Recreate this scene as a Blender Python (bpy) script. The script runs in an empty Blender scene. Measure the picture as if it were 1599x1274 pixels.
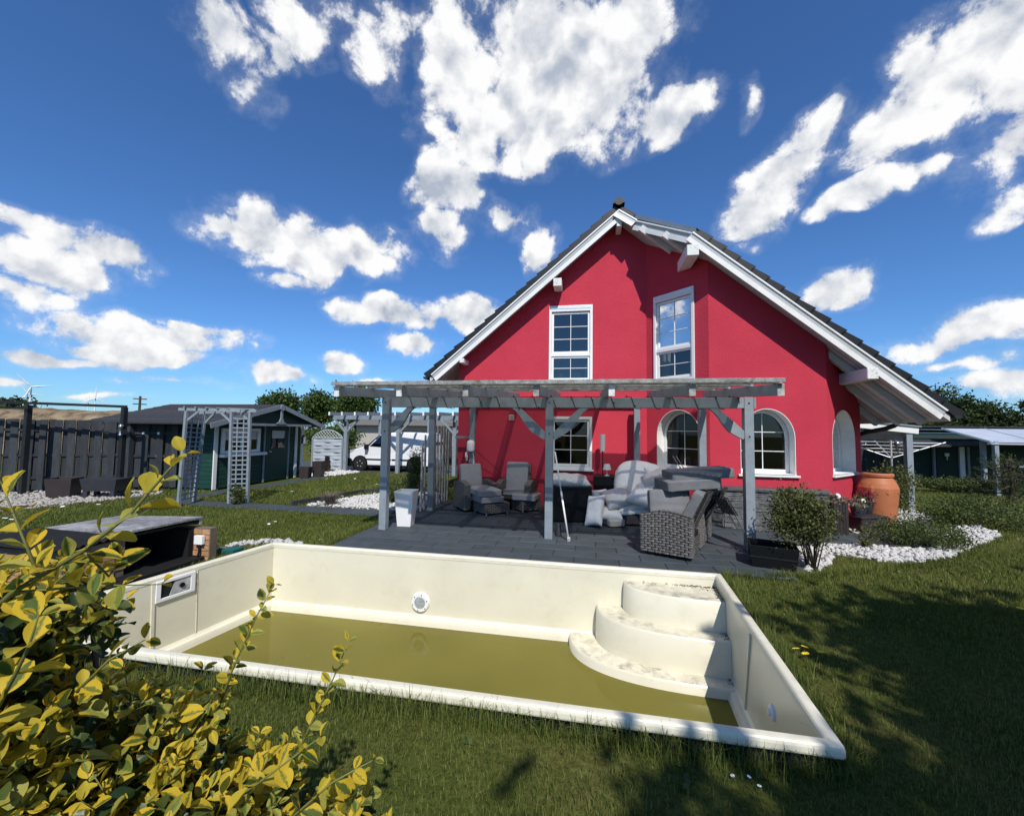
import bpy, bmesh, math, random
import numpy as np
from mathutils import Vector, Matrix, Euler

R = math.radians
rnd = random.Random(7)
scene = bpy.context.scene
col = scene.collection

# ------------------------------------------------------------------ camera
cam_d = bpy.data.cameras.new("camera")
cam_d.sensor_fit = 'HORIZONTAL'; cam_d.sensor_width = 36.0; cam_d.lens = 36.0 * 645 / 1599
cam_d.clip_start = 0.05; cam_d.clip_end = 5000
cam = bpy.data.objects.new("camera", cam_d); col.objects.link(cam)
cam.matrix_world = (Matrix.Translation((0, 0, 1.65)) @ Matrix.Rotation(R(10.5), 4, 'Z')
                    @ Matrix.Rotation(R(90 + 3.2), 4, 'X') @ Matrix.Rotation(R(0.8), 4, 'Z'))
scene.camera = cam

# ------------------------------------------------------------------ sun
SUN = Vector((0.27, -0.85, 1.0)).normalized()
sun_d = bpy.data.lights.new("sun", 'SUN'); sun_d.energy = 4.3; sun_d.angle = R(0.53); sun_d.color = (1.0, 0.955, 0.88)
sun = bpy.data.objects.new("sun", sun_d); col.objects.link(sun)
sun.rotation_euler = SUN.to_track_quat('Z', 'Y').to_euler(); sun.location = (6, -12, 20)

# ------------------------------------------------------------------ world: Nishita sky with cumulus
CLOUDS = [  # direction (x, y, z), half width, half height, tilt in degrees
    (-0.018, 0.729, 0.685, 0.223, 0.199, 0, 1.15),
    (-0.112, 0.768, 0.631, 0.188, 0.138, 0, 1.1),
    (-0.219, 0.708, 0.672, 0.132, 0.180, -25, 1),
    (-0.249, 0.668, 0.701, 0.080, 0.126, -30, 0.95),
    (-0.231, 0.780, 0.582, 0.104, 0.078, 0, 0.9),
    (0.143, 0.790, 0.596, 0.109, 0.061, 20, 0.9),
    (0.065, 0.704, 0.707, 0.123, 0.123, 0, 1.1),
    (-0.365, 0.631, 0.684, 0.079, 0.101, 30, 0.75),
    (-0.469, 0.570, 0.674, 0.074, 0.085, 40, 0.7),
    (-0.585, 0.517, 0.625, 0.060, 0.081, 30, 0.62),
    (-0.521, 0.577, 0.629, 0.049, 0.032, -30, 0.65),
    (-0.566, 0.574, 0.592, 0.054, 0.076, 0, 0.6),
    (-0.611, 0.690, 0.388, 0.151, 0.083, 0, 1.1),
    (-0.484, 0.787, 0.382, 0.164, 0.079, 0, 1.1),
    (-0.568, 0.737, 0.365, 0.184, 0.072, -4, 1.05),
    (-0.664, 0.641, 0.384, 0.084, 0.048, 15, 0.9),
    (-0.603, 0.739, 0.301, 0.079, 0.029, 0, 0.7),
    (-0.289, 0.816, 0.500, 0.103, 0.089, 0, 0.95),
    (-0.319, 0.844, 0.432, 0.078, 0.078, 0, 0.9),
    (-0.180, 0.868, 0.462, 0.106, 0.042, 0, 0.8),
    (-0.116, 0.902, 0.415, 0.061, 0.079, 0, 0.75),
    (-0.836, 0.488, 0.252, 0.120, 0.058, 0, 1.05),
    (-0.790, 0.541, 0.288, 0.118, 0.043, 0, 0.95),
    (-0.838, 0.457, 0.299, 0.086, 0.029, -15, 0.8),
    (-0.866, 0.457, 0.203, 0.086, 0.038, 0, 0.9),
    (-0.767, 0.620, 0.165, 0.200, 0.053, 0, 0.95),
    (-0.773, 0.622, 0.124, 0.165, 0.038, 0, 0.95),
    (-0.822, 0.554, 0.129, 0.087, 0.028, 0, 0.8),
    (-0.738, 0.649, 0.186, 0.133, 0.027, -8, 0.85),
    (-0.849, 0.517, 0.107, 0.088, 0.021, 0, 0.95),
    (-0.455, 0.853, 0.256, 0.167, 0.049, 0, 1),
    (-0.266, 0.925, 0.271, 0.121, 0.048, 0, 1),
    (-0.422, 0.885, 0.196, 0.141, 0.033, 0, 0.95),
    (-0.533, 0.832, 0.152, 0.064, 0.029, 0, 0.9),
    (-0.632, 0.767, 0.108, 0.095, 0.030, 0, 0.95),
    (-0.476, 0.872, 0.118, 0.074, 0.018, 0, 0.8),
    (-0.873, 0.483, 0.071, 0.089, 0.014, 0, 0.7),
    (-0.752, 0.655, 0.074, 0.146, 0.017, 0, 0.6),
    (-0.838, 0.543, 0.041, 0.171, 0.011, 0, 0.5),
    (0.351, 0.808, 0.473, 0.073, 0.105, -38, 1),
    (0.381, 0.758, 0.529, 0.082, 0.046, 15, 0.9),
    (0.313, 0.854, 0.415, 0.069, 0.081, -20, 0.95),
    (0.456, 0.787, 0.415, 0.088, 0.031, 12, 0.8),
    (0.520, 0.740, 0.426, 0.051, 0.031, 20, 0.7),
    (0.477, 0.725, 0.497, 0.091, 0.081, 30, 0.9),
    (0.523, 0.671, 0.525, 0.156, 0.119, 30, 1.1),
    (0.564, 0.637, 0.525, 0.137, 0.146, 0, 1.15),
    (0.497, 0.690, 0.526, 0.115, 0.105, 30, 1),
    (0.591, 0.694, 0.410, 0.074, 0.065, 30, 0.85),
    (0.615, 0.707, 0.349, 0.056, 0.037, 30, 0.7),
    (0.455, 0.848, 0.272, 0.119, 0.047, 15, 1),
    (0.560, 0.814, 0.155, 0.142, 0.042, 5, 1),
    (0.616, 0.768, 0.175, 0.151, 0.050, 12, 1.05),
    (0.587, 0.801, 0.120, 0.117, 0.028, 0, 0.8),
    (0.632, 0.771, 0.084, 0.150, 0.034, 0, 0.9),
    (0.268, 0.763, 0.588, 0.023, 0.051, 10, 0.5),
    (0.565, -0.735, 0.375, 0.247, 0.144, 7.19696, 1),
    (0.963, 0.230, 0.139, 0.254, 0.136, -7.52842, 1),
    (-0.970, -0.032, 0.242, 0.138, 0.061, -7.60282, 1),
    (0.243, -0.664, 0.707, 0.160, 0.083, -2.75547, 1),
    (-0.730, -0.431, 0.530, 0.146, 0.078, -10.837, 1),
    (0.575, -0.782, 0.242, 0.141, 0.084, -14.8406, 1),
    (0.916, -0.321, 0.242, 0.260, 0.100, 13.8443, 1),
    (0.318, -0.917, 0.242, 0.149, 0.088, -9.09363, 1),
    (0.782, 0.329, 0.530, 0.168, 0.069, -10.0213, 1),
    (-0.915, -0.380, 0.139, 0.173, 0.094, 2.58424, 1),
    (0.486, -0.790, 0.375, 0.131, 0.053, -5.81807, 1),
    (0.782, -0.574, 0.242, 0.197, 0.101, -13.29, 1),
    (0.897, 0.419, 0.139, 0.272, 0.111, -2.87118, 1),
    (0.308, -0.790, 0.530, 0.179, 0.085, -14.7276, 1),
    (-0.970, -0.013, 0.242, 0.220, 0.129, -11.4294, 1),
    (-0.603, -0.596, 0.530, 0.175, 0.071, 0.741055, 1),
]
def make_world():
    w = bpy.data.worlds.new("World"); scene.world = w; w.use_nodes = True
    nt = w.node_tree; N = nt.nodes; L = nt.links; N.clear()
    def n(t, **kw):
        q = N.new(t)
        for k, v in kw.items(): setattr(q, k, v)
        return q
    def math_(op, a, b=None, c=None, clamp=False):
        q = n('ShaderNodeMath', operation=op, use_clamp=clamp)
        for i, v in enumerate((a, b, c)):
            if v is None: continue
            if isinstance(v, (int, float)): q.inputs[i].default_value = v
            else: L.new(v, q.inputs[i])
        return q.outputs[0]
    sky = n('ShaderNodeTexSky', sky_type='NISHITA', sun_disc=False)
    sky.sun_elevation = math.asin(SUN.z); sky.sun_rotation = math.atan2(SUN.x, SUN.y)
    sky.altitude = 100; sky.air_density = 1.0; sky.dust_density = 0.35; sky.ozone_density = 3.0
    tc = n('ShaderNodeTexCoord'); d = tc.outputs['Generated']
    # soft warp of the direction so that cloud outlines billow
    def noise(vec, scale, detail, rough=0.6, dist=0.0):
        q = n('ShaderNodeTexNoise'); q.inputs['Scale'].default_value = scale; q.inputs['Detail'].default_value = detail
        q.inputs['Roughness'].default_value = rough; q.inputs['Distortion'].default_value = dist
        L.new(vec, q.inputs['Vector']); return q
    wn = noise(d, 5.0, 2.0)
    sub = n('ShaderNodeVectorMath', operation='SUBTRACT'); L.new(wn.outputs['Color'], sub.inputs[0]); sub.inputs[1].default_value = (0.5, 0.5, 0.5)
    scl = n('ShaderNodeVectorMath', operation='SCALE'); L.new(sub.outputs[0], scl.inputs[0]); scl.inputs['Scale'].default_value = 0.10
    add = n('ShaderNodeVectorMath', operation='ADD'); L.new(d, add.inputs[0]); L.new(scl.outputs[0], add.inputs[1])
    dw = add.outputs[0]
    M = None
    for (cx, cy, cz, rx, ry, tilt, wgt) in CLOUDS:
        c = Vector((cx, cy, cz)).normalized()
        a = Vector((0, 0, 1)).cross(c).normalized() * -1     # to the right as seen from the ground
        b = c.cross(a) * -1
        if b.z < 0: b = -b
        t = R(tilt); a2 = a * math.cos(t) + b * math.sin(t); b2 = -a * math.sin(t) + b * math.cos(t)
        c2 = a2.cross(b2)
        rot = Matrix((a2, b2, c2)).transposed().to_euler()
        mp = n('ShaderNodeMapping', vector_type='TEXTURE')
        mp.inputs['Location'].default_value = c; mp.inputs['Rotation'].default_value = rot
        mp.inputs['Scale'].default_value = (rx, ry, 0.6)
        L.new(dw, mp.inputs['Vector'])
        g = n('ShaderNodeTexGradient', gradient_type='SPHERICAL'); L.new(mp.outputs[0], g.inputs[0])
        v = g.outputs['Fac']
        if wgt != 1: v = math_('MULTIPLY', v, wgt)
        M = v if M is None else math_('MAXIMUM', M, v)
    # billows: fractal noise plus rounded cells, evaluated here and a step towards the light
    def billow(vec, det, cells=True):
        f_ = noise(vec, 8.0, det, 0.66).outputs['Fac']
        v_ = n('ShaderNodeTexVoronoi', feature='F1'); v_.inputs['Scale'].default_value = 15.0; v_.inputs['Detail'].default_value = 1.0
        v_.inputs['Roughness'].default_value = 0.5; L.new(vec, v_.inputs['Vector'])
        return math_('ADD', math_('MULTIPLY', math_('SUBTRACT', f_, 0.53), 2.5), math_('MULTIPLY', math_('SUBTRACT', 0.46, v_.outputs['Distance']), 0.55))
    w2 = n('ShaderNodeVectorMath', operation='SCALE'); L.new(sub.outputs[0], w2.inputs[0]); w2.inputs['Scale'].default_value = 0.05
    a2_ = n('ShaderNodeVectorMath', operation='ADD'); L.new(d, a2_.inputs[0]); L.new(w2.outputs[0], a2_.inputs[1])
    fb = billow(a2_.outputs[0], 10.0)
    off = n('ShaderNodeVectorMath', operation='ADD'); L.new(a2_.outputs[0], off.inputs[0]); off.inputs[1].default_value = (SUN.x*0.015, SUN.y*0.015, 0.030)
    fb2 = billow(off.outputs[0], 3.0)
    big = noise(d, 3.5, 2.0, 0.5).outputs['Fac']
    e = math_('ADD', math_('MULTIPLY', M, 1.25), fb)
    inside = math_('MULTIPLY', M, 9.0, clamp=True)
    dens = n('ShaderNodeMapRange', interpolation_type='SMOOTHSTEP'); L.new(e, dens.inputs['Value'])
    dens.inputs['From Min'].default_value = 0.08; dens.inputs['From Max'].default_value = 0.46
    veil = n('ShaderNodeMapRange', interpolation_type='SMOOTHSTEP'); L.new(e, veil.inputs['Value'])
    veil.inputs['From Min'].default_value = -0.25; veil.inputs['From Max'].default_value = 0.5; veil.inputs['To Max'].default_value = 0.20
    den = math_('MULTIPLY', math_('MAXIMUM', dens.outputs[0], veil.outputs[0]), inside)
    # shade: thick undersides go grey, tops stay white
    sh = math_('ADD', 0.64, math_('MULTIPLY', math_('SUBTRACT', fb, fb2), 1.15))
    sh = math_('ADD', sh, math_('MULTIPLY', math_('SUBTRACT', big, 0.5), 0.7), clamp=True)
    ramp = n('ShaderNodeValToRGB'); L.new(sh, ramp.inputs[0])
    ramp.color_ramp.elements[0].position = 0.0; ramp.color_ramp.elements[0].color = (4.0, 4.5, 5.4, 1)
    ramp.color_ramp.elements[1].position = 0.9; ramp.color_ramp.elements[1].color = (8.9, 8.9, 8.9, 1)
    tint = n('ShaderNodeMixRGB', blend_type='MULTIPLY'); tint.inputs[0].default_value = 1.0
    L.new(sky.outputs[0], tint.inputs[1]); tint.inputs[2].default_value = SKYTINT
    mix = n('ShaderNodeMixRGB'); L.new(den, mix.inputs[0]); L.new(tint.outputs[0], mix.inputs[1]); L.new(ramp.outputs[0], mix.inputs[2])
    bg = n('ShaderNodeBackground'); bg.inputs['Strength'].default_value = 0.1; L.new(mix.outputs[0], bg.inputs[0])
    out = n('ShaderNodeOutputWorld'); L.new(bg.outputs[0], out.inputs[0])
SKYTINT = (0.54, 0.88, 1.27, 1)
make_world(); scene.world.cycles.sampling_method = "MANUAL"; scene.world.cycles.sample_map_resolution = 512

# ------------------------------------------------------------------ exposure
vs = scene.view_settings
vs.view_transform = 'Standard'; vs.look = 'None'; vs.exposure = 0.15; vs.gamma = 1.0; vs.use_curve_mapping = False
scene.render.engine = 'CYCLES'
scene.cycles.max_bounces = 5; scene.cycles.diffuse_bounces = 3; scene.cycles.glossy_bounces = 3; scene.cycles.transparent_max_bounces = 10; scene.cycles.use_denoising = True

# ------------------------------------------------------------------ materials
def mat(name, color, rough=0.6, var=0.12, vscale=3.0, bump=0.0, bscale=40.0, spec=0.3, color2=None, stretch=(1, 1, 1),
        metallic=0.0, dirt=None, dscale=1.2, damt=0.5, detail=6.0):
    m = bpy.data.materials.new(name); m.use_nodes = True
    nt = m.node_tree; N = nt.nodes; L = nt.links
    b = N['Principled BSDF']
    b.inputs['Roughness'].default_value = rough; b.inputs['Metallic'].default_value = metallic
    b.inputs['Specular IOR Level'].default_value = spec
    tc = N.new('ShaderNodeTexCoord'); mp = N.new('ShaderNodeMapping'); mp.inputs['Scale'].default_value = stretch
    L.new(tc.outputs['Object'], mp.inputs[0])
    oi = N.new('ShaderNodeObjectInfo')
    ad = N.new('ShaderNodeVectorMath'); ad.operation = 'ADD'; L.new(mp.outputs[0], ad.inputs[0])
    rs = N.new('ShaderNodeMath'); rs.operation = 'MULTIPLY'; rs.inputs[1].default_value = 37.0; L.new(oi.outputs['Random'], rs.inputs[0])
    L.new(rs.outputs[0], ad.inputs[1])
    no = N.new('ShaderNodeTexNoise'); no.inputs['Scale'].default_value = vscale; no.inputs['Detail'].default_value = detail
    no.inputs['Roughness'].default_value = 0.65
    L.new(ad.outputs[0], no.inputs['Vector'])
    rp = N.new('ShaderNodeValToRGB'); L.new(no.outputs['Fac'], rp.inputs[0])
    c = Vector(color[:3]); c2 = Vector(color2[:3]) if color2 else c
    rp.color_ramp.elements[0].position = 0.3; rp.color_ramp.elements[1].position = 0.7
    rp.color_ramp.elements[0].color = (*(c * (1 - var)), 1)
    rp.color_ramp.elements[1].color = (*[min(1, x * (1 + var)) for x in c2], 1)
    # every copy differs a little
    hv = N.new('ShaderNodeHueSaturation'); L.new(rp.outputs[0], hv.inputs['Color'])
    mr = N.new('ShaderNodeMapRange'); mr.inputs['To Min'].default_value = 1 - var * 0.7; mr.inputs['To Max'].default_value = 1 + var * 0.7
    L.new(oi.outputs['Random'], mr.inputs['Value']); L.new(mr.outputs[0], hv.inputs['Value'])
    last = hv.outputs[0]
    if dirt:
        dn = N.new('ShaderNodeTexNoise'); dn.inputs['Scale'].default_value = dscale; dn.inputs['Detail'].default_value = 8; dn.inputs['Roughness'].default_value = 0.7
        L.new(tc.outputs['Object'], dn.inputs['Vector'])
        dr = N.new('ShaderNodeMapRange'); dr.inputs['From Min'].default_value = 0.52; dr.inputs['From Max'].default_value = 0.72; dr.inputs['To Max'].default_value = damt
        L.new(dn.outputs['Fac'], dr.inputs['Value'])
        mx = N.new('ShaderNodeMixRGB'); L.new(dr.outputs[0], mx.inputs[0]); L.new(last, mx.inputs[1]); mx.inputs[2].default_value = (*dirt, 1)
        last = mx.outputs[0]
    L.new(last, b.inputs['Base Color'])
    if bump:
        bn = N.new('ShaderNodeTexNoise'); bn.inputs['Scale'].default_value = bscale; bn.inputs['Detail'].default_value = 4
        L.new(mp.outputs[0], bn.inputs['Vector'])
        bp = N.new('ShaderNodeBump'); bp.inputs['Strength'].default_value = bump; bp.inputs['Distance'].default_value = 0.02
        L.new(bn.outputs['Fac'], bp.inputs['Height']); L.new(bp.outputs[0], b.inputs['Normal'])
    return m

M = {}
M['red'] = mat('red_stucco', (0.58, 0.050, 0.082), 0.85, 0.08, 1.2, 0.9, 70, 0.15, dirt=(0.42, 0.034, 0.058), dscale=55, damt=0.55)
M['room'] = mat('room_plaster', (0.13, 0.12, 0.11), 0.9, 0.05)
M['white'] = mat('white_paint', (0.78, 0.78, 0.76), 0.45, 0.05, 2.0, 0.05, 30, dirt=(0.42, 0.41, 0.38), dscale=2.5, damt=0.35)
M['pvc'] = mat('white_plastic', (0.80, 0.80, 0.79), 0.3, 0.03, 4, dirt=(0.5, 0.5, 0.48), damt=0.2)
M['worn_white'] = mat('flaking_white_paint', (0.74, 0.74, 0.72), 0.6, 0.06, 9, 0.4, 60, dirt=(0.12, 0.11, 0.10), dscale=22, damt=0.9)
M['soffit'] = mat('grey_white_timber', (0.55, 0.55, 0.54), 0.6, 0.10, 3, 0.15, 40, stretch=(1, 1, 6))
M['tile'] = mat('black_roof_tile', (0.014, 0.015, 0.017), 0.42, 0.25, 6, 0.1, 60, 0.4)
M['zinc'] = mat('zinc_sheet', (0.34, 0.37, 0.38), 0.4, 0.10, 2, metallic=0.6)
M['gutter'] = mat('dark_gutter', (0.022, 0.024, 0.026), 0.35, 0.2, 6)
M['grey'] = mat('grey_painted_timber', (0.235, 0.272, 0.305), 0.6, 0.12, 4, 0.18, 50, 0.25, stretch=(2, 2, 2), dirt=(0.13, 0.14, 0.14), dscale=3.5, damt=0.45)
M['greyw'] = mat('weathered_grey_timber', (0.27, 0.27, 0.265), 0.85, 0.28, 9, 0.5, 60, 0.1, color2=(0.42, 0.42, 0.40), dirt=(0.07, 0.065, 0.055), dscale=9, damt=0.85)
M['slate'] = mat('anthracite_paver', (0.050, 0.062, 0.072), 0.72, 0.16, 5, 0.25, 120, 0.25, dirt=(0.085, 0.09, 0.092), dscale=1.3, damt=0.35)
M['joint'] = mat('paver_joint', (0.018, 0.02, 0.02), 0.95, 0.3, 20)
M['kerb'] = mat('dark_edging', (0.035, 0.037, 0.04), 0.8, 0.2, 8, 0.2)
M['pool'] = mat('cream_gelcoat', (0.70, 0.665, 0.525), 0.28, 0.045, 1.5, 0.03, 5, 0.5, dirt=(0.52, 0.48, 0.34), dscale=3.0, damt=0.35)
M['poolrim'] = mat('cream_rim', (0.70, 0.665, 0.53), 0.38, 0.05, 2.5, 0.05, 25, 0.4, dirt=(0.45, 0.43, 0.36), dscale=7, damt=0.45)
M['pooltread'] = mat('dirty_step', (0.60, 0.56, 0.43), 0.6, 0.12, 9, 0.25, 60, 0.2, color2=(0.68, 0.64, 0.5), dirt=(0.13, 0.11, 0.08), dscale=5.5, damt=0.8)
M['grime'] = mat('leaf_grime', (0.055, 0.045, 0.03), 0.95, 0.4, 30, 0.6, 80)
M['fence'] = mat('dark_fence_board', (0.036, 0.041, 0.047), 0.7, 0.28, 6, 0.3, 60, 0.2, stretch=(3, 3, 0.6))
M['brownfence'] = mat('dark_brown_board', (0.034, 0.029, 0.028), 0.7, 0.28, 6, 0.3, 60, stretch=(3, 3, .6))
M['green'] = mat('dark_green_boards', (0.012, 0.052, 0.040), 0.55, 0.18, 4, 0.15, 40)
M['shingle'] = mat('dark_shingle', (0.038, 0.039, 0.044), 0.85, 0.2, 8, 0.4, 120)
M['black'] = mat('black_plastic', (0.008, 0.009, 0.010), 0.55, 0.2, 6, 0.1, 30, 0.12)
M['blackmetal'] = mat('black_metal', (0.016, 0.017, 0.019), 0.4, 0.2, 6)
M['brownplastic'] = mat('brown_plastic', (0.038, 0.030, 0.030), 0.5, 0.12, 6, 0.1)
M['anthracite'] = mat('anthracite_plastic', (0.032, 0.035, 0.042), 0.5, 0.12, 6, 0.1)
M['strand'] = mat('rattan_strand', (0.070, 0.064, 0.061), 0.5, 0.35, 34, 0.2, 80, 0.4, color2=(0.20, 0.185, 0.175))
M['strand_dark'] = mat('dark_rattan_strand', (0.075, 0.068, 0.064), 0.5, 0.3, 45, 0.2, 80, 0.4, color2=(0.19, 0.175, 0.16))
M['rattan_core'] = mat('rattan_core', (0.012, 0.012, 0.012), 0.8, 0.2)
M['blackrattan'] = mat('black_rattan', (0.010, 0.010, 0.011), 0.45, 0.3, 30, 0.4, 90)
M['cushion'] = mat('grey_cushion', (0.155, 0.158, 0.168), 0.9, 0.10, 3, 0.35, 14, 0.1)
M['cushion_lt'] = mat('faded_grey_cushion', (0.27, 0.27, 0.275), 0.9, 0.08, 3, 0.35, 14, 0.1)
M['pillow'] = mat('white_pillow', (0.80, 0.795, 0.78), 0.9, 0.05, 5, 0.5, 12, 0.1)
M['pillow_grey'] = mat('light_grey_pillow', (0.60, 0.595, 0.585), 0.9, 0.07, 5, 0.5, 12, 0.1)
M['pillow_pat'] = mat('patterned_pillow', (0.36, 0.36, 0.36), 0.9, 0.1, 42, 0.4, 14, 0.1, color2=(0.7, 0.7, 0.69))
M['beige'] = mat('beige_cushion', (0.52, 0.49, 0.42), 0.9, 0.06, 5, 0.4, 14, 0.1)
M['taupe'] = mat('taupe_cushion', (0.085, 0.075, 0.078), 0.9, 0.1, 5, 0.4, 14, 0.1)
M['steel'] = mat('bright_steel', (0.62, 0.62, 0.62), 0.25, 0.05, metallic=1.0)
M['alu'] = mat('aluminium', (0.70, 0.70, 0.70), 0.4, 0.05, metallic=0.7)
M['lampwhite'] = mat('white_lampshade', (0.75, 0.74, 0.72), 0.7, 0.03)
M['brick'] = mat('ochre_brick', (0.36, 0.20, 0.10), 0.85, 0.2, 10, 0.4, 60, color2=(0.44, 0.25, 0.13))
M['mortar'] = mat('mortar', (0.16, 0.13, 0.10), 0.95, 0.2, 20, 0.4, 80)
M['hutdark'] = mat('black_fill_and_shade', (0.010, 0.010, 0.011), 0.8, 0.3, 4)  # near-black for soil and gaps, also stands for shade inside the hut
M['terracotta'] = mat('terracotta', (0.44, 0.150, 0.064), 0.55, 0.10, 3, 0.08, 30, dirt=(0.36, 0.10, 0.045), dscale=2, damt=0.4)
M['stone'] = mat('grey_slate_stone', (0.070, 0.073, 0.079), 0.8, 0.35, 12, 0.5, 60, color2=(0.135, 0.137, 0.142))
M['slab'] = mat('slate_cover_slab', (0.085, 0.088, 0.092), 0.6, 0.18, 6, 0.2, 50)
M['pebble'] = mat('white_pebble', (0.50, 0.49, 0.47), 0.75, 0.2, 22, 0.2, 60)
M['gravelbed'] = mat('pale_gravel_bed', (0.36, 0.35, 0.33), 0.95, 0.3, 50, 0.6, 90)
M['gravel'] = mat('pale_gravel', (0.42, 0.39, 0.35), 0.85, 0.25, 14, 0.2)
M['bark'] = mat('bark', (0.075, 0.058, 0.042), 0.9, 0.3, 14, 0.6, 50)
M['twig'] = mat('green_twig', (0.14, 0.15, 0.045), 0.6, 0.2, 10)
M['twigbrown'] = mat('brown_twig', (0.085, 0.065, 0.048), 0.8, 0.25, 10)
M['earth'] = mat('bare_earth', (0.10, 0.068, 0.045), 0.95, 0.4, 1.6, 1.0, 5, 0.05, color2=(0.21, 0.165, 0.105))
M['vanwhite'] = mat('white_car_paint', (0.72, 0.73, 0.75), 0.18, 0.02, 1, spec=0.5)
M['tyre'] = mat('tyre_rubber', (0.012, 0.012, 0.012), 0.8, 0.2, 10)
M['headlamp'] = mat('headlamp_lens', (0.32, 0.34, 0.36), 0.08, 0.3, 20, spec=0.8)
M['tealcover'] = mat('teal_cover', (0.01, 0.10, 0.10), 0.5, 0.1)
M['yellow'] = mat('yellow_petal', (0.78, 0.58, 0.02), 0.7, 0.1)
M['whitepetal'] = mat('white_petal', (0.80, 0.80, 0.78), 0.7, 0.05)
M['redflower'] = mat('red_leaves', (0.22, 0.02, 0.04), 0.7, 0.35, 20)
M['stump'] = mat('carved_log', (0.15, 0.10, 0.065), 0.9, 0.35, 14, 0.7, 40)
M['wood_tan'] = mat('tan_timber', (0.30, 0.17, 0.08), 0.75, 0.2, 6, 0.2)
M['cable'] = mat('black_cable', (0.008, 0.008, 0.008), 0.5, 0.1)
M['sheet'] = mat('translucent_corrugated_sheet', (0.40, 0.42, 0.40), 0.5, 0.25, 5, 0.1, 20, dirt=(0.10, 0.09, 0.075), dscale=9, damt=0.8)
M['vent'] = mat('vent_grille', (0.45, 0.40, 0.33), 0.6, 0.2, 30)
M['turbine'] = mat('turbine_white', (0.80, 0.80, 0.80), 0.5, 0.02)
M['roofgrey'] = mat('neighbour_roof', (0.13, 0.12, 0.11), 0.85, 0.2, 3)

def glass_mat(name, tint, ior, body=0.0, bodycol=(0.01, 0.012, 0.015)):
    m = bpy.data.materials.new(name); m.use_nodes = True
    nt = m.node_tree; N = nt.nodes; L = nt.links; N.clear()
    out = N.new('ShaderNodeOutputMaterial'); fr = N.new('ShaderNodeFresnel'); fr.inputs[0].default_value = ior
    tr = N.new('ShaderNodeBsdfTransparent'); tr.inputs[0].default_value = (*tint, 1)
    gl = N.new('ShaderNodeBsdfGlossy'); gl.inputs['Roughness'].default_value = 0.012
    no = N.new('ShaderNodeTexNoise'); no.inputs['Scale'].default_value = 1.3; no.inputs['Detail'].default_value = 1
    tc = N.new('ShaderNodeTexCoord'); L.new(tc.outputs['Object'], no.inputs['Vector'])
    bp = N.new('ShaderNodeBump'); bp.inputs['Strength'].default_value = 0.04; bp.inputs['Distance'].default_value = 0.05
    L.new(no.outputs['Fac'], bp.inputs['Height']); L.new(bp.outputs[0], gl.inputs['Normal'])
    mx = N.new('ShaderNodeMixShader'); L.new(fr.outputs[0], mx.inputs[0]); L.new(tr.outputs[0], mx.inputs[1]); L.new(gl.outputs[0], mx.inputs[2])
    L.new(mx.outputs[0], out.inputs[0]); return m
M['glass'] = glass_mat('window_glass', (0.55, 0.58, 0.58), 2.2)
M['glass_low'] = glass_mat('lower_window_glass', (0.5, 0.53, 0.53), 1.6)
M['carglass'] = glass_mat('car_glass', (0.12, 0.14, 0.15), 1.7)
M['clearglass'] = glass_mat('clear_glass', (0.8, 0.86, 0.88), 1.6)

def sheet_mat():
    m = M['sheet']; nt = m.node_tree; N = nt.nodes; L = nt.links; b = N['Principled BSDF']; out = N['Material Output']
    tr = N.new('ShaderNodeBsdfTransparent'); tr.inputs[0].default_value = (0.86, 0.87, 0.84, 1)
    tl = N.new('ShaderNodeBsdfTranslucent'); tl.inputs[0].default_value = (0.62, 0.62, 0.58, 1)
    m1 = N.new('ShaderNodeMixShader'); m1.inputs[0].default_value = 0.72; L.new(b.outputs[0], m1.inputs[1]); L.new(tl.outputs[0], m1.inputs[2])
    m2 = N.new('ShaderNodeMixShader'); m2.inputs[0].default_value = 0.24; L.new(m1.outputs[0], m2.inputs[1]); L.new(tr.outputs[0], m2.inputs[2]); L.new(m2.outputs[0], out.inputs[0])
sheet_mat()

def water_mat():
    m = bpy.data.materials.new('murky_pool_water'); m.use_nodes = True
    nt = m.node_tree; N = nt.nodes; L = nt.links; b = N['Principled BSDF']; out = N['Material Output']
    b.inputs['Roughness'].default_value = 0.015; b.inputs['IOR'].default_value = 1.33; b.inputs['Specular IOR Level'].default_value = 0.5
    tc = N.new('ShaderNodeTexCoord')
    no = N.new('ShaderNodeTexNoise'); no.inputs['Scale'].default_value = 0.55; no.inputs['Detail'].default_value = 3; L.new(tc.outputs['Object'], no.inputs['Vector'])
    rp = N.new('ShaderNodeValToRGB'); rp.color_ramp.elements[0].position = 0.35; rp.color_ramp.elements[1].position = 0.7
    rp.color_ramp.elements[0].color = (0.160, 0.145, 0.020, 1); rp.color_ramp.elements[1].color = (0.215, 0.190, 0.026, 1)
    L.new(no.outputs['Fac'], rp.inputs[0]); L.new(rp.outputs[0], b.inputs['Base Color'])
    bn = N.new('ShaderNodeTexNoise'); bn.inputs['Scale'].default_value = 2.2; bn.inputs['Detail'].default_value = 2; L.new(tc.outputs['Object'], bn.inputs['Vector'])
    bp = N.new('ShaderNodeBump'); bp.inputs['Strength'].default_value = 0.03; bp.inputs['Distance'].default_value = 0.02
    L.new(bn.outputs['Fac'], bp.inputs['Height']); L.new(bp.outputs[0], b.inputs['Normal'])
    tr = N.new('ShaderNodeBsdfTransparent'); tr.inputs[0].default_value = (0.62, 0.50, 0.10, 1)
    mx = N.new('ShaderNodeMixShader'); mx.inputs[0].default_value = 0.22
    L.new(b.outputs[0], mx.inputs[1]); L.new(tr.outputs[0], mx.inputs[2]); L.new(mx.outputs[0], out.inputs[0])
    return m
M['water'] = water_mat()

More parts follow.
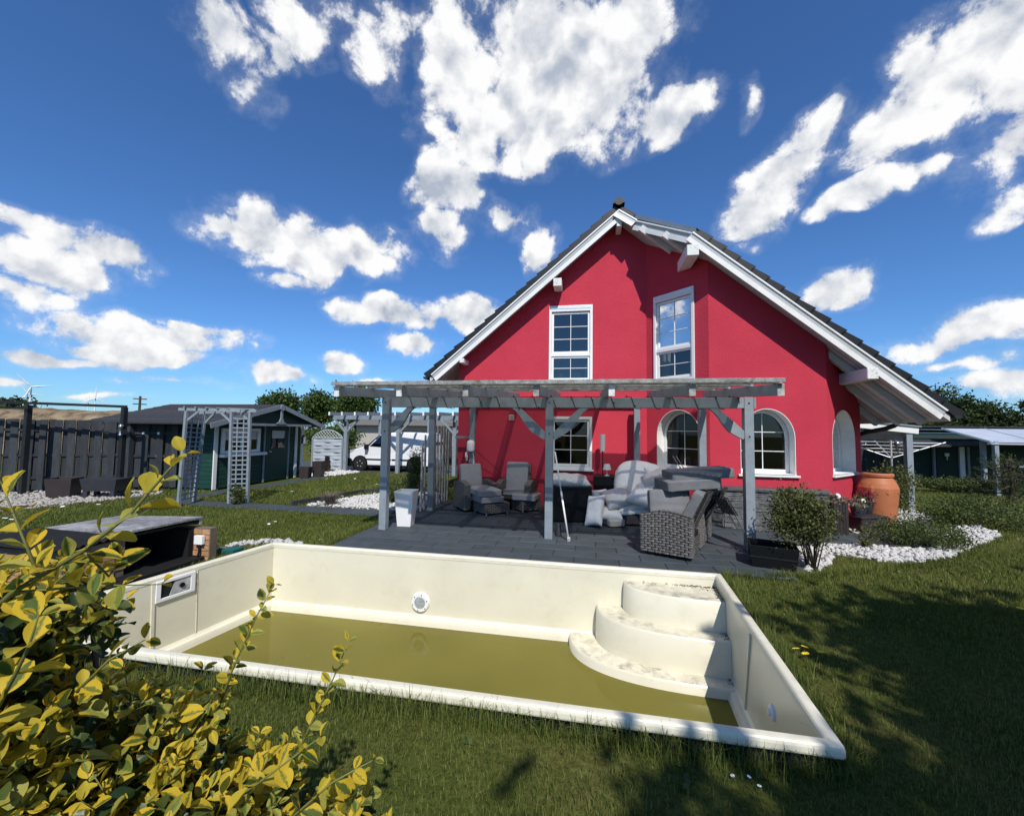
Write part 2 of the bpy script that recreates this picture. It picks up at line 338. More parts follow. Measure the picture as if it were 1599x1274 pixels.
def lawn_mat():
    m = bpy.data.materials.new('lawn_ground'); m.use_nodes = True
    nt = m.node_tree; N = nt.nodes; L = nt.links; b = N['Principled BSDF']
    b.inputs['Roughness'].default_value = 0.95; b.inputs['Specular IOR Level'].default_value = 0.05
    tc = N.new('ShaderNodeTexCoord')
    n1 = N.new('ShaderNodeTexNoise'); n1.inputs['Scale'].default_value = 0.8; n1.inputs['Detail'].default_value = 8; n1.inputs['Roughness'].default_value = 0.7
    n2 = N.new('ShaderNodeTexNoise'); n2.inputs['Scale'].default_value = 24; n2.inputs['Detail'].default_value = 6; n2.inputs['Roughness'].default_value = 0.75
    for q in (n1, n2): L.new(tc.outputs['Object'], q.inputs['Vector'])
    r1 = N.new('ShaderNodeValToRGB'); L.new(n1.outputs['Fac'], r1.inputs[0])
    r1.color_ramp.elements[0].position = 0.35; r1.color_ramp.elements[0].color = (0.070, 0.100, 0.022, 1)
    r1.color_ramp.elements[1].position = 0.68; r1.color_ramp.elements[1].color = (0.150, 0.140, 0.050, 1)
    r2 = N.new('ShaderNodeValToRGB'); L.new(n2.outputs['Fac'], r2.inputs[0])
    r2.color_ramp.elements[0].position = 0.3; r2.color_ramp.elements[0].color = (0.35, 0.35, 0.3, 1)
    r2.color_ramp.elements[1].position = 0.75; r2.color_ramp.elements[1].color = (1.35, 1.3, 1.15, 1)
    mx = N.new('ShaderNodeMixRGB'); mx.blend_type = 'MULTIPLY'; mx.inputs[0].default_value = 1
    L.new(r1.outputs[0], mx.inputs[1]); L.new(r2.outputs[0], mx.inputs[2]); L.new(mx.outputs[0], b.inputs['Base Color'])
    bp = N.new('ShaderNodeBump'); bp.inputs['Strength'].default_value = 0.8; bp.inputs['Distance'].default_value = 0.03
    L.new(n2.outputs['Fac'], bp.inputs['Height']); L.new(bp.outputs[0], b.inputs['Normal'])
    return m
M['lawn'] = lawn_mat()

def leaf_mat(name, c_lo, c_hi, rough=0.5, trans=0.35, edge=None, spec=0.3):
    """Leaf colour varies from leaf to leaf (attribute 'tone'); 'edge' gives a variegated margin through the UV map."""
    m = bpy.data.materials.new(name); m.use_nodes = True
    nt = m.node_tree; N = nt.nodes; L = nt.links; b = N['Principled BSDF']; out = N['Material Output']
    b.inputs['Roughness'].default_value = rough; b.inputs['Specular IOR Level'].default_value = spec
    at = N.new('ShaderNodeAttribute'); at.attribute_name = 'tone'
    oi = N.new('ShaderNodeObjectInfo'); ad = N.new('ShaderNodeMath'); ad.operation = 'ADD'
    mo = N.new('ShaderNodeMath'); mo.operation = 'MULTIPLY'; mo.inputs[1].default_value = 0.0 if not edge else 0.999
    L.new(oi.outputs['Random'], mo.inputs[0]); L.new(at.outputs['Fac'], ad.inputs[0]); L.new(mo.outputs[0], ad.inputs[1])
    fr = N.new('ShaderNodeMath'); fr.operation = 'FRACT'; L.new(ad.outputs[0], fr.inputs[0])
    mx = N.new('ShaderNodeMixRGB'); L.new(fr.outputs[0], mx.inputs[0]); mx.inputs[1].default_value = (*c_lo, 1); mx.inputs[2].default_value = (*c_hi, 1)
    last = mx.outputs[0]
    if edge:
        uv = N.new('ShaderNodeUVMap'); sp = N.new('ShaderNodeSeparateXYZ'); L.new(uv.outputs[0], sp.inputs[0])
        ab = N.new('ShaderNodeMath'); ab.operation = 'SUBTRACT'; L.new(sp.outputs[0], ab.inputs[0]); ab.inputs[1].default_value = 0.5
        a2 = N.new('ShaderNodeMath'); a2.operation = 'ABSOLUTE'; L.new(ab.outputs[0], a2.inputs[0])
        no = N.new('ShaderNodeTexNoise'); no.inputs['Scale'].default_value = 7; no.inputs['Detail'].default_value = 4; L.new(uv.outputs[0], no.inputs['Vector'])
        nm = N.new('ShaderNodeMath'); nm.operation = 'MULTIPLY_ADD'; L.new(no.outputs['Fac'], nm.inputs[0]); nm.inputs[1].default_value = 0.34; L.new(a2.outputs[0], nm.inputs[2])
        # width of the green heart differs from leaf to leaf
        th = N.new('ShaderNodeMapRange'); L.new(fr.outputs[0], th.inputs['Value']); th.inputs['To Min'].default_value = 0.42; th.inputs['To Max'].default_value = 0.20
        su = N.new('ShaderNodeMath'); su.operation = 'SUBTRACT'; L.new(nm.outputs[0], su.inputs[0]); L.new(th.outputs[0], su.inputs[1])
        mr = N.new('ShaderNodeMapRange'); mr.inputs['From Min'].default_value = -0.03; mr.inputs['From Max'].default_value = 0.07; L.new(su.outputs[0], mr.inputs['Value'])
        m2 = N.new('ShaderNodeMixRGB'); L.new(mr.outputs[0], m2.inputs[0]); L.new(last, m2.inputs[1]); m2.inputs[2].default_value = (*edge, 1)
        last = m2.outputs[0]
    L.new(last, b.inputs['Base Color'])
    tl = N.new('ShaderNodeBsdfTranslucent'); L.new(last, tl.inputs[0])
    ms = N.new('ShaderNodeMixShader'); ms.inputs[0].default_value = trans
    L.new(b.outputs[0], ms.inputs[1]); L.new(tl.outputs[0], ms.inputs[2]); L.new(ms.outputs[0], out.inputs[0])
    return m
M['leaf_var'] = leaf_mat('variegated_leaf', (0.050, 0.100, 0.020), (0.22, 0.225, 0.04), 0.55, 0.38, edge=(0.62, 0.44, 0.035), spec=0.2)
M['leaf_yel'] = leaf_mat('yellow_leaf', (0.36, 0.31, 0.035), (0.62, 0.46, 0.05), 0.55, 0.40, edge=(0.50, 0.40, 0.04), spec=0.2)
M['leaf_pale'] = leaf_mat('pale_green_leaf', (0.09, 0.15, 0.03), (0.24, 0.27, 0.06), 0.55, 0.38, edge=(0.36, 0.34, 0.07), spec=0.2)
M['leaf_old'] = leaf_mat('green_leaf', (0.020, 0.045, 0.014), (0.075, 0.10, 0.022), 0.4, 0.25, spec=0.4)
M['leaf_tree'] = leaf_mat('tree_leaf', (0.028, 0.060, 0.012), (0.095, 0.135, 0.028), 0.6, 0.3)
M['leaf_dark'] = leaf_mat('dark_tree_leaf', (0.016, 0.034, 0.010), (0.060, 0.085, 0.022), 0.6, 0.25)
M['leaf_shrub'] = leaf_mat('olive_shrub_leaf', (0.045, 0.062, 0.018), (0.16, 0.165, 0.05), 0.6, 0.3)
M['leaf_low'] = leaf_mat('low_shrub_leaf', (0.038, 0.066, 0.018), (0.13, 0.16, 0.045), 0.6, 0.3)
M['leaf_conifer'] = leaf_mat('conifer_needles', (0.018, 0.036, 0.012), (0.060, 0.090, 0.028), 0.7, 0.2)
M['grass'] = leaf_mat('grass_blade', (0.065, 0.105, 0.018), (0.235, 0.250, 0.065), 0.6, 0.35, spec=0.2)
M['drygrass'] = leaf_mat('dry_grass', (0.16, 0.12, 0.09), (0.34, 0.27, 0.21), 0.8, 0.3)

# ------------------------------------------------------------------ helpers
def link(o): col.objects.link(o); return o
def tag(o, label=None, cat=None, group=None, kind=None):
    if label: o['label'] = label
    if cat: o['category'] = cat
    if group: o['group'] = group
    if kind: o['kind'] = kind
    return o
def thing(name, label, cat, loc=(0, 0, 0), rz=0.0, group=None):
    o = bpy.data.objects.new(name, None); o.empty_display_size = 0.2; link(o)
    o.location = loc; o.rotation_euler = (0, 0, rz); return tag(o, label, cat, group)
def root_loc(p):
    v = Vector((0, 0, 0))
    while p is not None:
        v += Vector(p.location); p = p.parent
    return v
def mesh_obj(name, me, material=None, parent=None, smooth=False, bevel=0, segs=2):
    o = bpy.data.objects.new(name, me); link(o)
    if parent: o.parent = parent
    if material is not None:
        for mm in (material if isinstance(material, (list, tuple)) else [material]): me.materials.append(mm)
    if smooth:
        me.polygons.foreach_set('use_smooth', [True] * len(me.polygons))
    if bevel:
        md = o.modifiers.new('bevel', 'BEVEL'); md.width = bevel; md.segments = segs; md.limit_method = 'ANGLE'; md.angle_limit = R(40)
        md.harden_normals = False
    return o

class MB:
    """Collects shapes; build() makes ONE mesh object of them (world=True: coordinates are in the world, parent has no rotation)."""
    def __init__(s): s.v = []; s.f = []
    def add(s, vs, fs):
        k = len(s.v); s.v += [tuple(q) for q in vs]; s.f += [tuple(i + k for i in f) for f in fs]; return s
    def box(s, x0, x1, y0, y1, z0, z1):
        return s.add([(x0,y0,z0),(x1,y0,z0),(x1,y1,z0),(x0,y1,z0),(x0,y0,z1),(x1,y0,z1),(x1,y1,z1),(x0,y1,z1)],
                     [(0,3,2,1),(4,5,6,7),(0,1,5,4),(1,2,6,5),(2,3,7,6),(3,0,4,7)])
    def obox(s, c, size, mx=None):
        x, y, z = [q / 2 for q in size]; mx = mx or Matrix.Identity(3)
        P = [Vector(c) + mx @ Vector(p) for p in ((-x,-y,-z),(x,-y,-z),(x,y,-z),(-x,y,-z),(-x,-y,z),(x,-y,z),(x,y,z),(-x,y,z))]
        return s.add(P, [(0,3,2,1),(4,5,6,7),(0,1,5,4),(1,2,6,5),(2,3,7,6),(3,0,4,7)])
    def bar(s, p, q, w, h, up=(0, 0, 1)):
        p, q = Vector(p), Vector(q); d = (q - p).normalized(); u = Vector(up)
        sd = d.cross(u)
        if sd.length < 1e-4: sd = d.cross(Vector((1, 0, 0)))
        sd.normalize(); u = sd.cross(d).normalized()
        a, b = sd * w / 2, u * h / 2
        return s.add([p-a-b, p+a-b, p+a+b, p-a+b, q-a-b, q+a-b, q+a+b, q-a+b],
                     [(0,1,2,3),(7,6,5,4),(0,4,5,1),(1,5,6,2),(2,6,7,3),(3,7,4,0)])
    def tube(s, pts, rad, n=8, cap=True):
        pts = [Vector(p) for p in pts]; rad = rad if isinstance(rad, (list, tuple)) else [rad] * len(pts)
        vs, fs = [], []; prev = None
        for i, p in enumerate(pts):
            d = (pts[min(i + 1, len(pts) - 1)] - pts[max(i - 1, 0)]).normalized()
            a = prev if prev else (Vector((0, 0, 1)) if abs(d.z) < 0.9 else Vector((1, 0, 0)))
            a = (a - d * a.dot(d)).normalized(); prev = a; b = d.cross(a)
            vs += [p + (a * math.cos(2*math.pi*k/n) + b * math.sin(2*math.pi*k/n)) * rad[i] for k in range(n)]
        for i in range(len(pts) - 1):
            for k in range(n):
                k2 = (k + 1) % n; fs.append((i*n + k, i*n + k2, (i+1)*n + k2, (i+1)*n + k))
        if cap: fs.append(tuple(range(n))[::-1]); fs.append(tuple((len(pts)-1)*n + k for k in range(n)))
        return s.add(vs, fs)
    def lathe(s, prof, c=(0, 0, 0), n=24, cap=True):
        c = Vector(c); vs, fs = [], []
        for r, z in prof:
            vs += [c + Vector((r*math.cos(2*math.pi*k/n), r*math.sin(2*math.pi*k/n), z)) for k in range(n)]
        for i in range(len(prof) - 1):
            for k in range(n):
                k2 = (k + 1) % n; fs.append((i*n + k, i*n + k2, (i+1)*n + k2, (i+1)*n + k))
        if cap: fs.append(tuple(range(n))[::-1]); fs.append(tuple((len(prof)-1)*n + k for k in range(n)))
        return s.add(vs, fs)
    def prism(s, poly, d):
        """poly: list of 3D points (planar), extruded by the vector d."""
        n = len(poly); d = Vector(d); P = [Vector(p) for p in poly]
        fs = [tuple(range(n))[::-1], tuple(range(n, 2*n))] + [(i, (i+1) % n, n + (i+1) % n, n + i) for i in range(n)]
        return s.add(P + [p + d for p in P], fs)
    def quad(s, a, b, c, d): return s.add([a, b, c, d], [(0, 1, 2, 3)])
    def me(s, name, off=None):
        m = bpy.data.meshes.new(name)
        v = s.v if off is None else [(a - off[0], b - off[1], c - off[2]) for a, b, c in s.v]
        m.from_pydata(v, [], s.f); m.update()
        bm = bmesh.new(); bm.from_mesh(m); bmesh.ops.recalc_face_normals(bm, faces=bm.faces); bm.to_mesh(m); bm.free()
        return m
    def build(s, name, material, parent=None, world=False, smooth=False, bevel=0, segs=2):
        off = root_loc(parent) if (world and parent) else None
        return mesh_obj(name, s.me(name, off), material, parent, smooth, bevel, segs)

def piece(name, me, parent, loc, rot=(0, 0, 0), scale=(1, 1, 1)):
    o = bpy.data.objects.new(name, me); link(o); o.parent = parent; o.location = loc; o.rotation_euler = rot; o.scale = scale; return o
def copy_tree(o, parent=None):
    c = o.copy(); link(c); c.parent = parent
    for ch in list(o.children): copy_tree(ch, c)
    return c
def single(name, mb, material, label, cat, loc=(0, 0, 0), group=None, world=True, **kw):
    """A thing that is one mesh; loc = its base."""
    me = mb.me(name, loc if world else None); o = mesh_obj(name, me, material, None, **kw); o.location = loc
    return tag(o, label, cat, group)
def struct(name, mb, material, **kw):
    return tag(mb.build(name, material, **kw), kind='structure')
def rotz(a): return Matrix.Rotation(a, 3, 'Z')

def np_mesh(name, verts, faces, material, tone=None, uv=None, smooth=False):
    """verts (n,3), faces (m,k) numpy arrays; tone per vertex."""
    me = bpy.data.meshes.new(name); nv = len(verts); nf, k = faces.shape
    me.vertices.add(nv); me.vertices.foreach_set('co', np.ascontiguousarray(verts, dtype=np.float32).ravel())
    me.loops.add(nf * k); me.loops.foreach_set('vertex_index', faces.astype(np.int32).ravel())
    me.polygons.add(nf); me.polygons.foreach_set('loop_start', np.arange(0, nf*k, k, dtype=np.int32))
    me.update(calc_edges=True)
    if tone is not None:
        a = me.attributes.new('tone', 'FLOAT', 'POINT'); a.data.foreach_set('value', tone.astype(np.float32))
    if uv is not None:
        l = me.uv_layers.new(name='UVMap'); l.data.foreach_set('uv', uv[faces.ravel()].astype(np.float32).ravel())
    if smooth: me.polygons.foreach_set('use_smooth', np.ones(nf, dtype=bool))
    me.materials.append(material); return me

rng = np.random.default_rng(11)
def scatter_leaves(pts, size, rngs=rng, up=0.3, aspect=0.55, outward=None):
    """small folded leaf faces (2 triangles + 2) at the points: returns verts, faces (tris), tone"""
    n = len(pts); d = rngs.normal(size=(n, 3)); d[:, 2] += up
    if outward is not None: d += outward
    d /= np.linalg.norm(d, axis=1)[:, None] + 1e-9
    s = rngs.normal(size=(n, 3)); s -= d * (s * d).sum(1)[:, None]; s /= np.linalg.norm(s, axis=1)[:, None] + 1e-9
    nn = np.cross(d, s)
    sz = size * rngs.uniform(0.6, 1.35, n)[:, None]
    a = pts; m = pts + d * sz * 0.5 + nn * sz * 0.06; t = pts + d * sz
    l = pts + d * sz * 0.5 + s * sz * aspect * 0.5; r = pts + d * sz * 0.5 - s * sz * aspect * 0.5
    V = np.stack([a, l, t, r], 1).reshape(-1, 3); b = np.arange(n)[:, None] * 4
    F = np.concatenate([b + np.array([0, 1, 2]), b + np.array([0, 2, 3])], 0)
    tone = np.repeat(rngs.uniform(0, 0.999, n), 4)
    return V, F, tone

# ------------------------------------------------------------------ setting: lawn, patio, paths, gravel
PFL, PFR, PNR, PNL = Vector((-4.37, 5.24, 0)), Vector((1.46, 5.24, 0)), Vector((1.27, 2.61, 0)), Vector((-4.75, 2.61, 0))
def lawn_z(x, y):
    t = min(1, max(0, (5.2 - y) / 2.4)); t = t * t * (3 - 2 * t)
    return -0.025 - 0.085 * t
def lawn_znp(x, y):
    t = np.clip((5.2 - y) / 2.4, 0, 1); t = t * t * (3 - 2 * t)
    return -0.025 - 0.085 * t
def make_lawn():
    xs = sorted(set([-900, -300, -120, -60, -30, -20] + [round(-16 + 0.5 * i, 2) for i in range(65)] + [20, 30, 60, 120, 300, 900]))
    ys = sorted(set([-300, -60, -20, -8] + [round(-4 + 0.4 * i, 2) for i in range(56)] + [22, 30, 60, 120, 300, 900]))
    # the pool's footprint is cut out: rows get the pool's slanted edges as vertices
    vs, fs = [], []
    def cell(x0, x1, y0, y1):
        k = len(vs); vs.extend([(x0[0], y0, 0), (x1[0], y0, 0), (x1[1], y1, 0), (x0[1], y1, 0)]); fs.append((k, k+1, k+2, k+3))
    ya, yb = 2.55, 5.28
    def ul(y): t = (y - 2.61) / 2.63; return -4.79 + 0.38 * t
    def ur(y): t = (y - 2.61) / 2.63; return 1.32 + 0.19 * t
    ys2 = sorted(set(ys + [ya, yb]))
    for j in range(len(ys2) - 1):
        y0, y1 = ys2[j], ys2[j + 1]
        if y0 >= ya - 1e-6 and y1 <= yb + 1e-6:
            L_ = [x for x in xs if x < -5.0]; R_ = [x for x in xs if x > 1.7]
            for i in range(len(L_) - 1): cell((L_[i], L_[i]), (L_[i+1], L_[i+1]), y0, y1)
            cell((L_[-1], L_[-1]), (ul(y0), ul(y1)), y0, y1)
            cell((ur(y0), ur(y1)), (R_[0], R_[0]), y0, y1)
            for i in range(len(R_) - 1): cell((R_[i], R_[i]), (R_[i+1], R_[i+1]), y0, y1)
        else:
            for i in range(len(xs) - 1): cell((xs[i], xs[i]), (xs[i+1], xs[i+1]), y0, y1)
    vs2 = [(x, y, lawn_z(x, y) + (0.010 * math.sin(x * 3.1 + y) * math.sin(y * 2.7) if abs(x) < 16 and -2 < y < 15 else 0)) for x, y, z in vs]
    m = MB(); m.v = vs2; m.f = fs
    me = m.me('lawn'); bm = bmesh.new(); bm.from_mesh(me); bmesh.ops.remove_doubles(bm, verts=bm.verts, dist=0.0005); bm.to_mesh(me); bm.free()
    o = mesh_obj('lawn', me, M['lawn']); tag(o, kind='structure')
make_lawn()

def in_poly(x, y, poly):
    inside = np.zeros(len(x), dtype=bool); n = len(poly)
    for i in range(n):
        (x0, y0), (x1, y1) = poly[i], poly[(i + 1) % n]
        c = ((y0 > y) != (y1 > y)) & (x < (x1 - x0) * (y - y0) / (y1 - y0 + 1e-12) + x0); inside ^= c
    return inside
def flat(poly, z): m = MB(); m.add([(x, y, z) for x, y in poly], [tuple(range(len(poly)))]); return m
def slab(poly, z0, z1): m = MB(); m.prism([(x, y, z0) for x, y in poly], (0, 0, z1 - z0)); return m

# paver: chamfered slab, shared by all
PL, PW = 0.57, 0.285
def paver_mesh(l, w):
    m = MB(); a, b, c = l/2 - 0.003, w/2 - 0.003, 0.007
    m.add([(-a,-b,-0.05),(a,-b,-0.05),(a,b,-0.05),(-a,b,-0.05),(-a,-b,-c),(a,-b,-c),(a,b,-c),(-a,b,-c),(-a+c,-b+c,0),(a-c,-b+c,0),(a-c,b-c,0),(-a+c,b-c,0)],
          [(0,1,5,4),(1,2,6,5),(2,3,7,6),(3,0,4,7),(4,5,9,8),(5,6,10,9),(6,7,11,10),(7,4,8,11),(8,9,10,11)])
    me = m.me('paver'); me.materials.append(M['slate']); return me
PAVER = paver_mesh(PL, PW); PAVER_H = paver_mesh(PL / 2, PW)
def lay(parent, poly, x0, y0, along_x=True, z=0.0):
    """running bond of pavers over the polygon"""
    X = [p[0] for p in poly]; Y = [p[1] for p in poly]; off = root_loc(parent); r = random.Random(3)
    nrow = int(((max(Y) - y0) if along_x else (max(X) - x0)) / PW) + 1
    for j in range(nrow):
        s = -PL / 2 if j % 2 else 0.0
        i = 0
        ncol = int(((max(X) - x0) if along_x else (max(Y) - y0)) / PL) + 2
        for i in range(ncol):
            a = s + i * PL
            if along_x: cx, cy = x0 + a + PL/2, y0 + (j + 0.5) * PW
            else: cx, cy = x0 + (j + 0.5) * PW, y0 + a + PL/2
            me = PAVER
            def ok(q): return bool(in_poly(np.array([q[0]]), np.array([q[1]]), poly)[0])
            e = PL / 2 - 0.02
            p1, p2 = ((cx - e, cy), (cx + e, cy)) if along_x else ((cx, cy - e), (cx, cy + e))
            k1, k2 = ok(p1), ok(p2)
            if not (k1 or k2): continue
            if k1 != k2:
                me = PAVER_H; d = -PL/4 if k1 else PL/4
                if along_x: cx += d
                else: cy += d
                if not ok((cx, cy)): continue
            piece('paver', me, parent, (cx - off.x, cy - off.y, z - off.z + r.uniform(-0.0025, 0.0015)),
                  (r.uniform(-.003, .003), r.uniform(-.003, .003), (0 if along_x else math.pi/2) + r.uniform(-.004, .004)))
PATIO = [(-3.60, 5.37), (2.02, 5.37), (2.62, 5.75), (2.62, 6.75), (3.55, 7.15), (4.55, 7.75), (4.55, 7.95), (2.6, 8.1), (2.1, 8.2), (1.2, 9.2), (-3.0, 9.28), (-3.60, 9.28)]
patio = struct('patio', slab(PATIO, -0.10, -0.012), M['joint'])
lay(patio, PATIO, -3.60, 5.37)
PATH = [(-9.0, 7.40), (-3.62, 7.40), (-3.62, 7.97), (-9.0, 7.97)]
path = struct('garden_path', slab(PATH, -0.10, -0.016), M['joint'])
lay(path, PATH, -9.0, 7.40, z=-0.004)
PATH2 = [(-9.56, 7.40), (-9.02, 7.40), (-8.55, 14.85), (-9.05, 14.85)]
path2 = struct('shed_path', slab(PATH2, -0.10, -0.02), M['joint'])
lay(path2, PATH2, -9.57, 7.4, along_x=False, z=-0.008)
PATH3 = [(3.56, 7.20), (4.47, 7.17), (5.0, 7.25), (5.6, 7.95), (6.15, 8.75), (6.6, 9.7), (6.3, 9.6), (5.76, 9.05), (5.56, 8.72), (4.56, 8.10), (3.9, 7.9)]
path3 = struct('side_path', slab(PATH3, -0.10, -0.004), M['slab'])
drive = struct('driveway', slab([(-14, 14.95), (-3.2, 14.95), (-3.2, 18.6), (-14, 18.6)], -0.12, -0.012), M['slate'])

# gravel beds
BED_RIGHT = [(2.64, 5.66), (3.0, 6.0), (3.38, 6.62), (3.65, 6.50), (3.86, 6.37), (4.23, 6.43), (4.84, 6.76), (5.43, 7.28), (6.2, 7.9), (6.9, 8.49), (7.1, 9.34), (6.2, 8.7), (5.62, 7.9), (5.02, 7.2), (4.47, 7.13), (4.09, 7.16), (3.56, 7.14), (2.9, 6.72), (2.64, 6.6)]
BED_BARREL = [(4.52, 8.14), (5.5, 8.74), (5.72, 9.05), (6.3, 9.65), (6.62, 9.75), (7.12, 10.02), (7.1, 11.2), (6.5, 11.0), (5.9, 9.9), (5.45, 9.5), (4.5, 8.45)]
BED_MID = [(-5.95, 8.02), (-3.5, 8.0), (-3.35, 9.3), (-3.6, 10.3), (-4.6, 10.4), (-5.0, 10.2), (-5.55, 9.3)]
BED_SHED = [(-9.35, 12.9), (-8.72, 13.2), (-8.60, 14.75), (-10.9, 14.8), (-10.6, 13.2)]
BED_FENCE = [(-19, 4.2), (-13.5, 5.45), (-11.05, 6.1), (-10.5, 7.3), (-10.3, 8.6), (-11.9, 8.75), (-13.9, 7.6), (-19, 5.6)]
BED_POOL = [(-5.0, 4.9), (-4.5, 5.32), (-4.0, 5.34), (-4.05, 5.46), (-4.6, 5.45), (-4.95, 5.2)]
ICO = []
def stones():
    bm = bmesh.new(); bmesh.ops.create_icosphere(bm, subdivisions=1, radius=1.0)
    v = np.array([q.co[:] for q in bm.verts]); f = np.array([[q.index for q in p.verts] for p in bm.faces]); bm.free(); return v, f
SV, SF = stones()
def pebbles(name, poly, per_m2, size, material, z=0.0, mound=0.0, keepout=None):
    P = np.array(poly); a = P.min(0); b = P.max(0); n = int((b - a).prod() * per_m2)
    x = rng.uniform(a[0], b[0], n); y = rng.uniform(a[1], b[1], n); k = in_poly(x, y, poly)
    x, y = x[k], y[k]; n = len(x)
    s = size * rng.uniform(0.5, 1.25, n); sx = rng.uniform(0.8, 1.35, (n, 3)); sx[:, 2] *= 0.62
    jit = 1 + rng.normal(0, 0.13, (n, len(SV), 1)); ang = rng.uniform(0, 6.28, n)
    v = SV[None] * jit * sx[:, None, :] * s[:, None, None]
    c, q = np.cos(ang)[:, None], np.sin(ang)[:, None]
    tl = rng.normal(0, 0.4, n)[:, None]
    vx, vy, vz = v[..., 0] * c - v[..., 1] * q, v[..., 0] * q + v[..., 1] * c, v[..., 2] + v[..., 0] * tl
    zz = z + rng.uniform(-0.2, 0.6, n) * size + mound * rng.uniform(0, 1, n)
    V = np.stack([vx + x[:, None], vy + y[:, None], vz + zz[:, None]], -1).reshape(-1, 3)
    F = (SF[None] + (np.arange(n) * len(SV))[:, None, None]).reshape(-1, 3)
    me = np_mesh(name, V, F, material, smooth=False)
    return mesh_obj(name, me)
def bed(name, poly, per, size, m_stone, m_bed, label, z=-0.02, mound=0.01):
    g = struct(name + '_bed', flat(poly, z), m_bed)
    o = pebbles(name, poly, per, size, m_stone, z + 0.004, mound); tag(o, label, 'gravel', kind='stuff')
bed('white_gravel', BED_RIGHT, 800, 0.034, M['pebble'], M['gravelbed'], 'white pebbles curving round the house corner beside the barrel', -0.014, 0.02)
bed('barrel_gravel', BED_BARREL, 700, 0.034, M['pebble'], M['gravelbed'], 'white pebbles under the terracotta barrel and the brown box', -0.014, 0.01)
bed('white_pebble_gravel', BED_MID, 520, 0.036, M['pebble'], M['gravelbed'], 'white pebble bed with dark edging left of the pergola', -0.014, 0.02)
bed('pale_pebble_gravel', BED_SHED, 360, 0.04, M['pebble'], M['gravelbed'], 'white pebbles in front of the arched lattice screen', -0.014, 0.02)
bed('beige_gravel', BED_FENCE, 260, 0.04, M['gravel'], M['gravelbed'], 'beige gravel strip along the dark board fence', -0.014, 0.015)
bed('pool_gravel', BED_POOL, 700, 0.034, M['pebble'], M['gravelbed'], 'white pebbles at the far left corner of the pool', -0.014, 0.01)
kb = MB()
for a, b in (((-6.27, 7.98), (-5.78, 10.02)), ((-5.78, 10.02), (-4.6, 10.45))):
    kb.bar((a[0], a[1], 0.02), (b[0], b[1], 0.02), 0.06, 0.12)
tag(kb.build('bed_edging', M['kerb']), kind='structure')

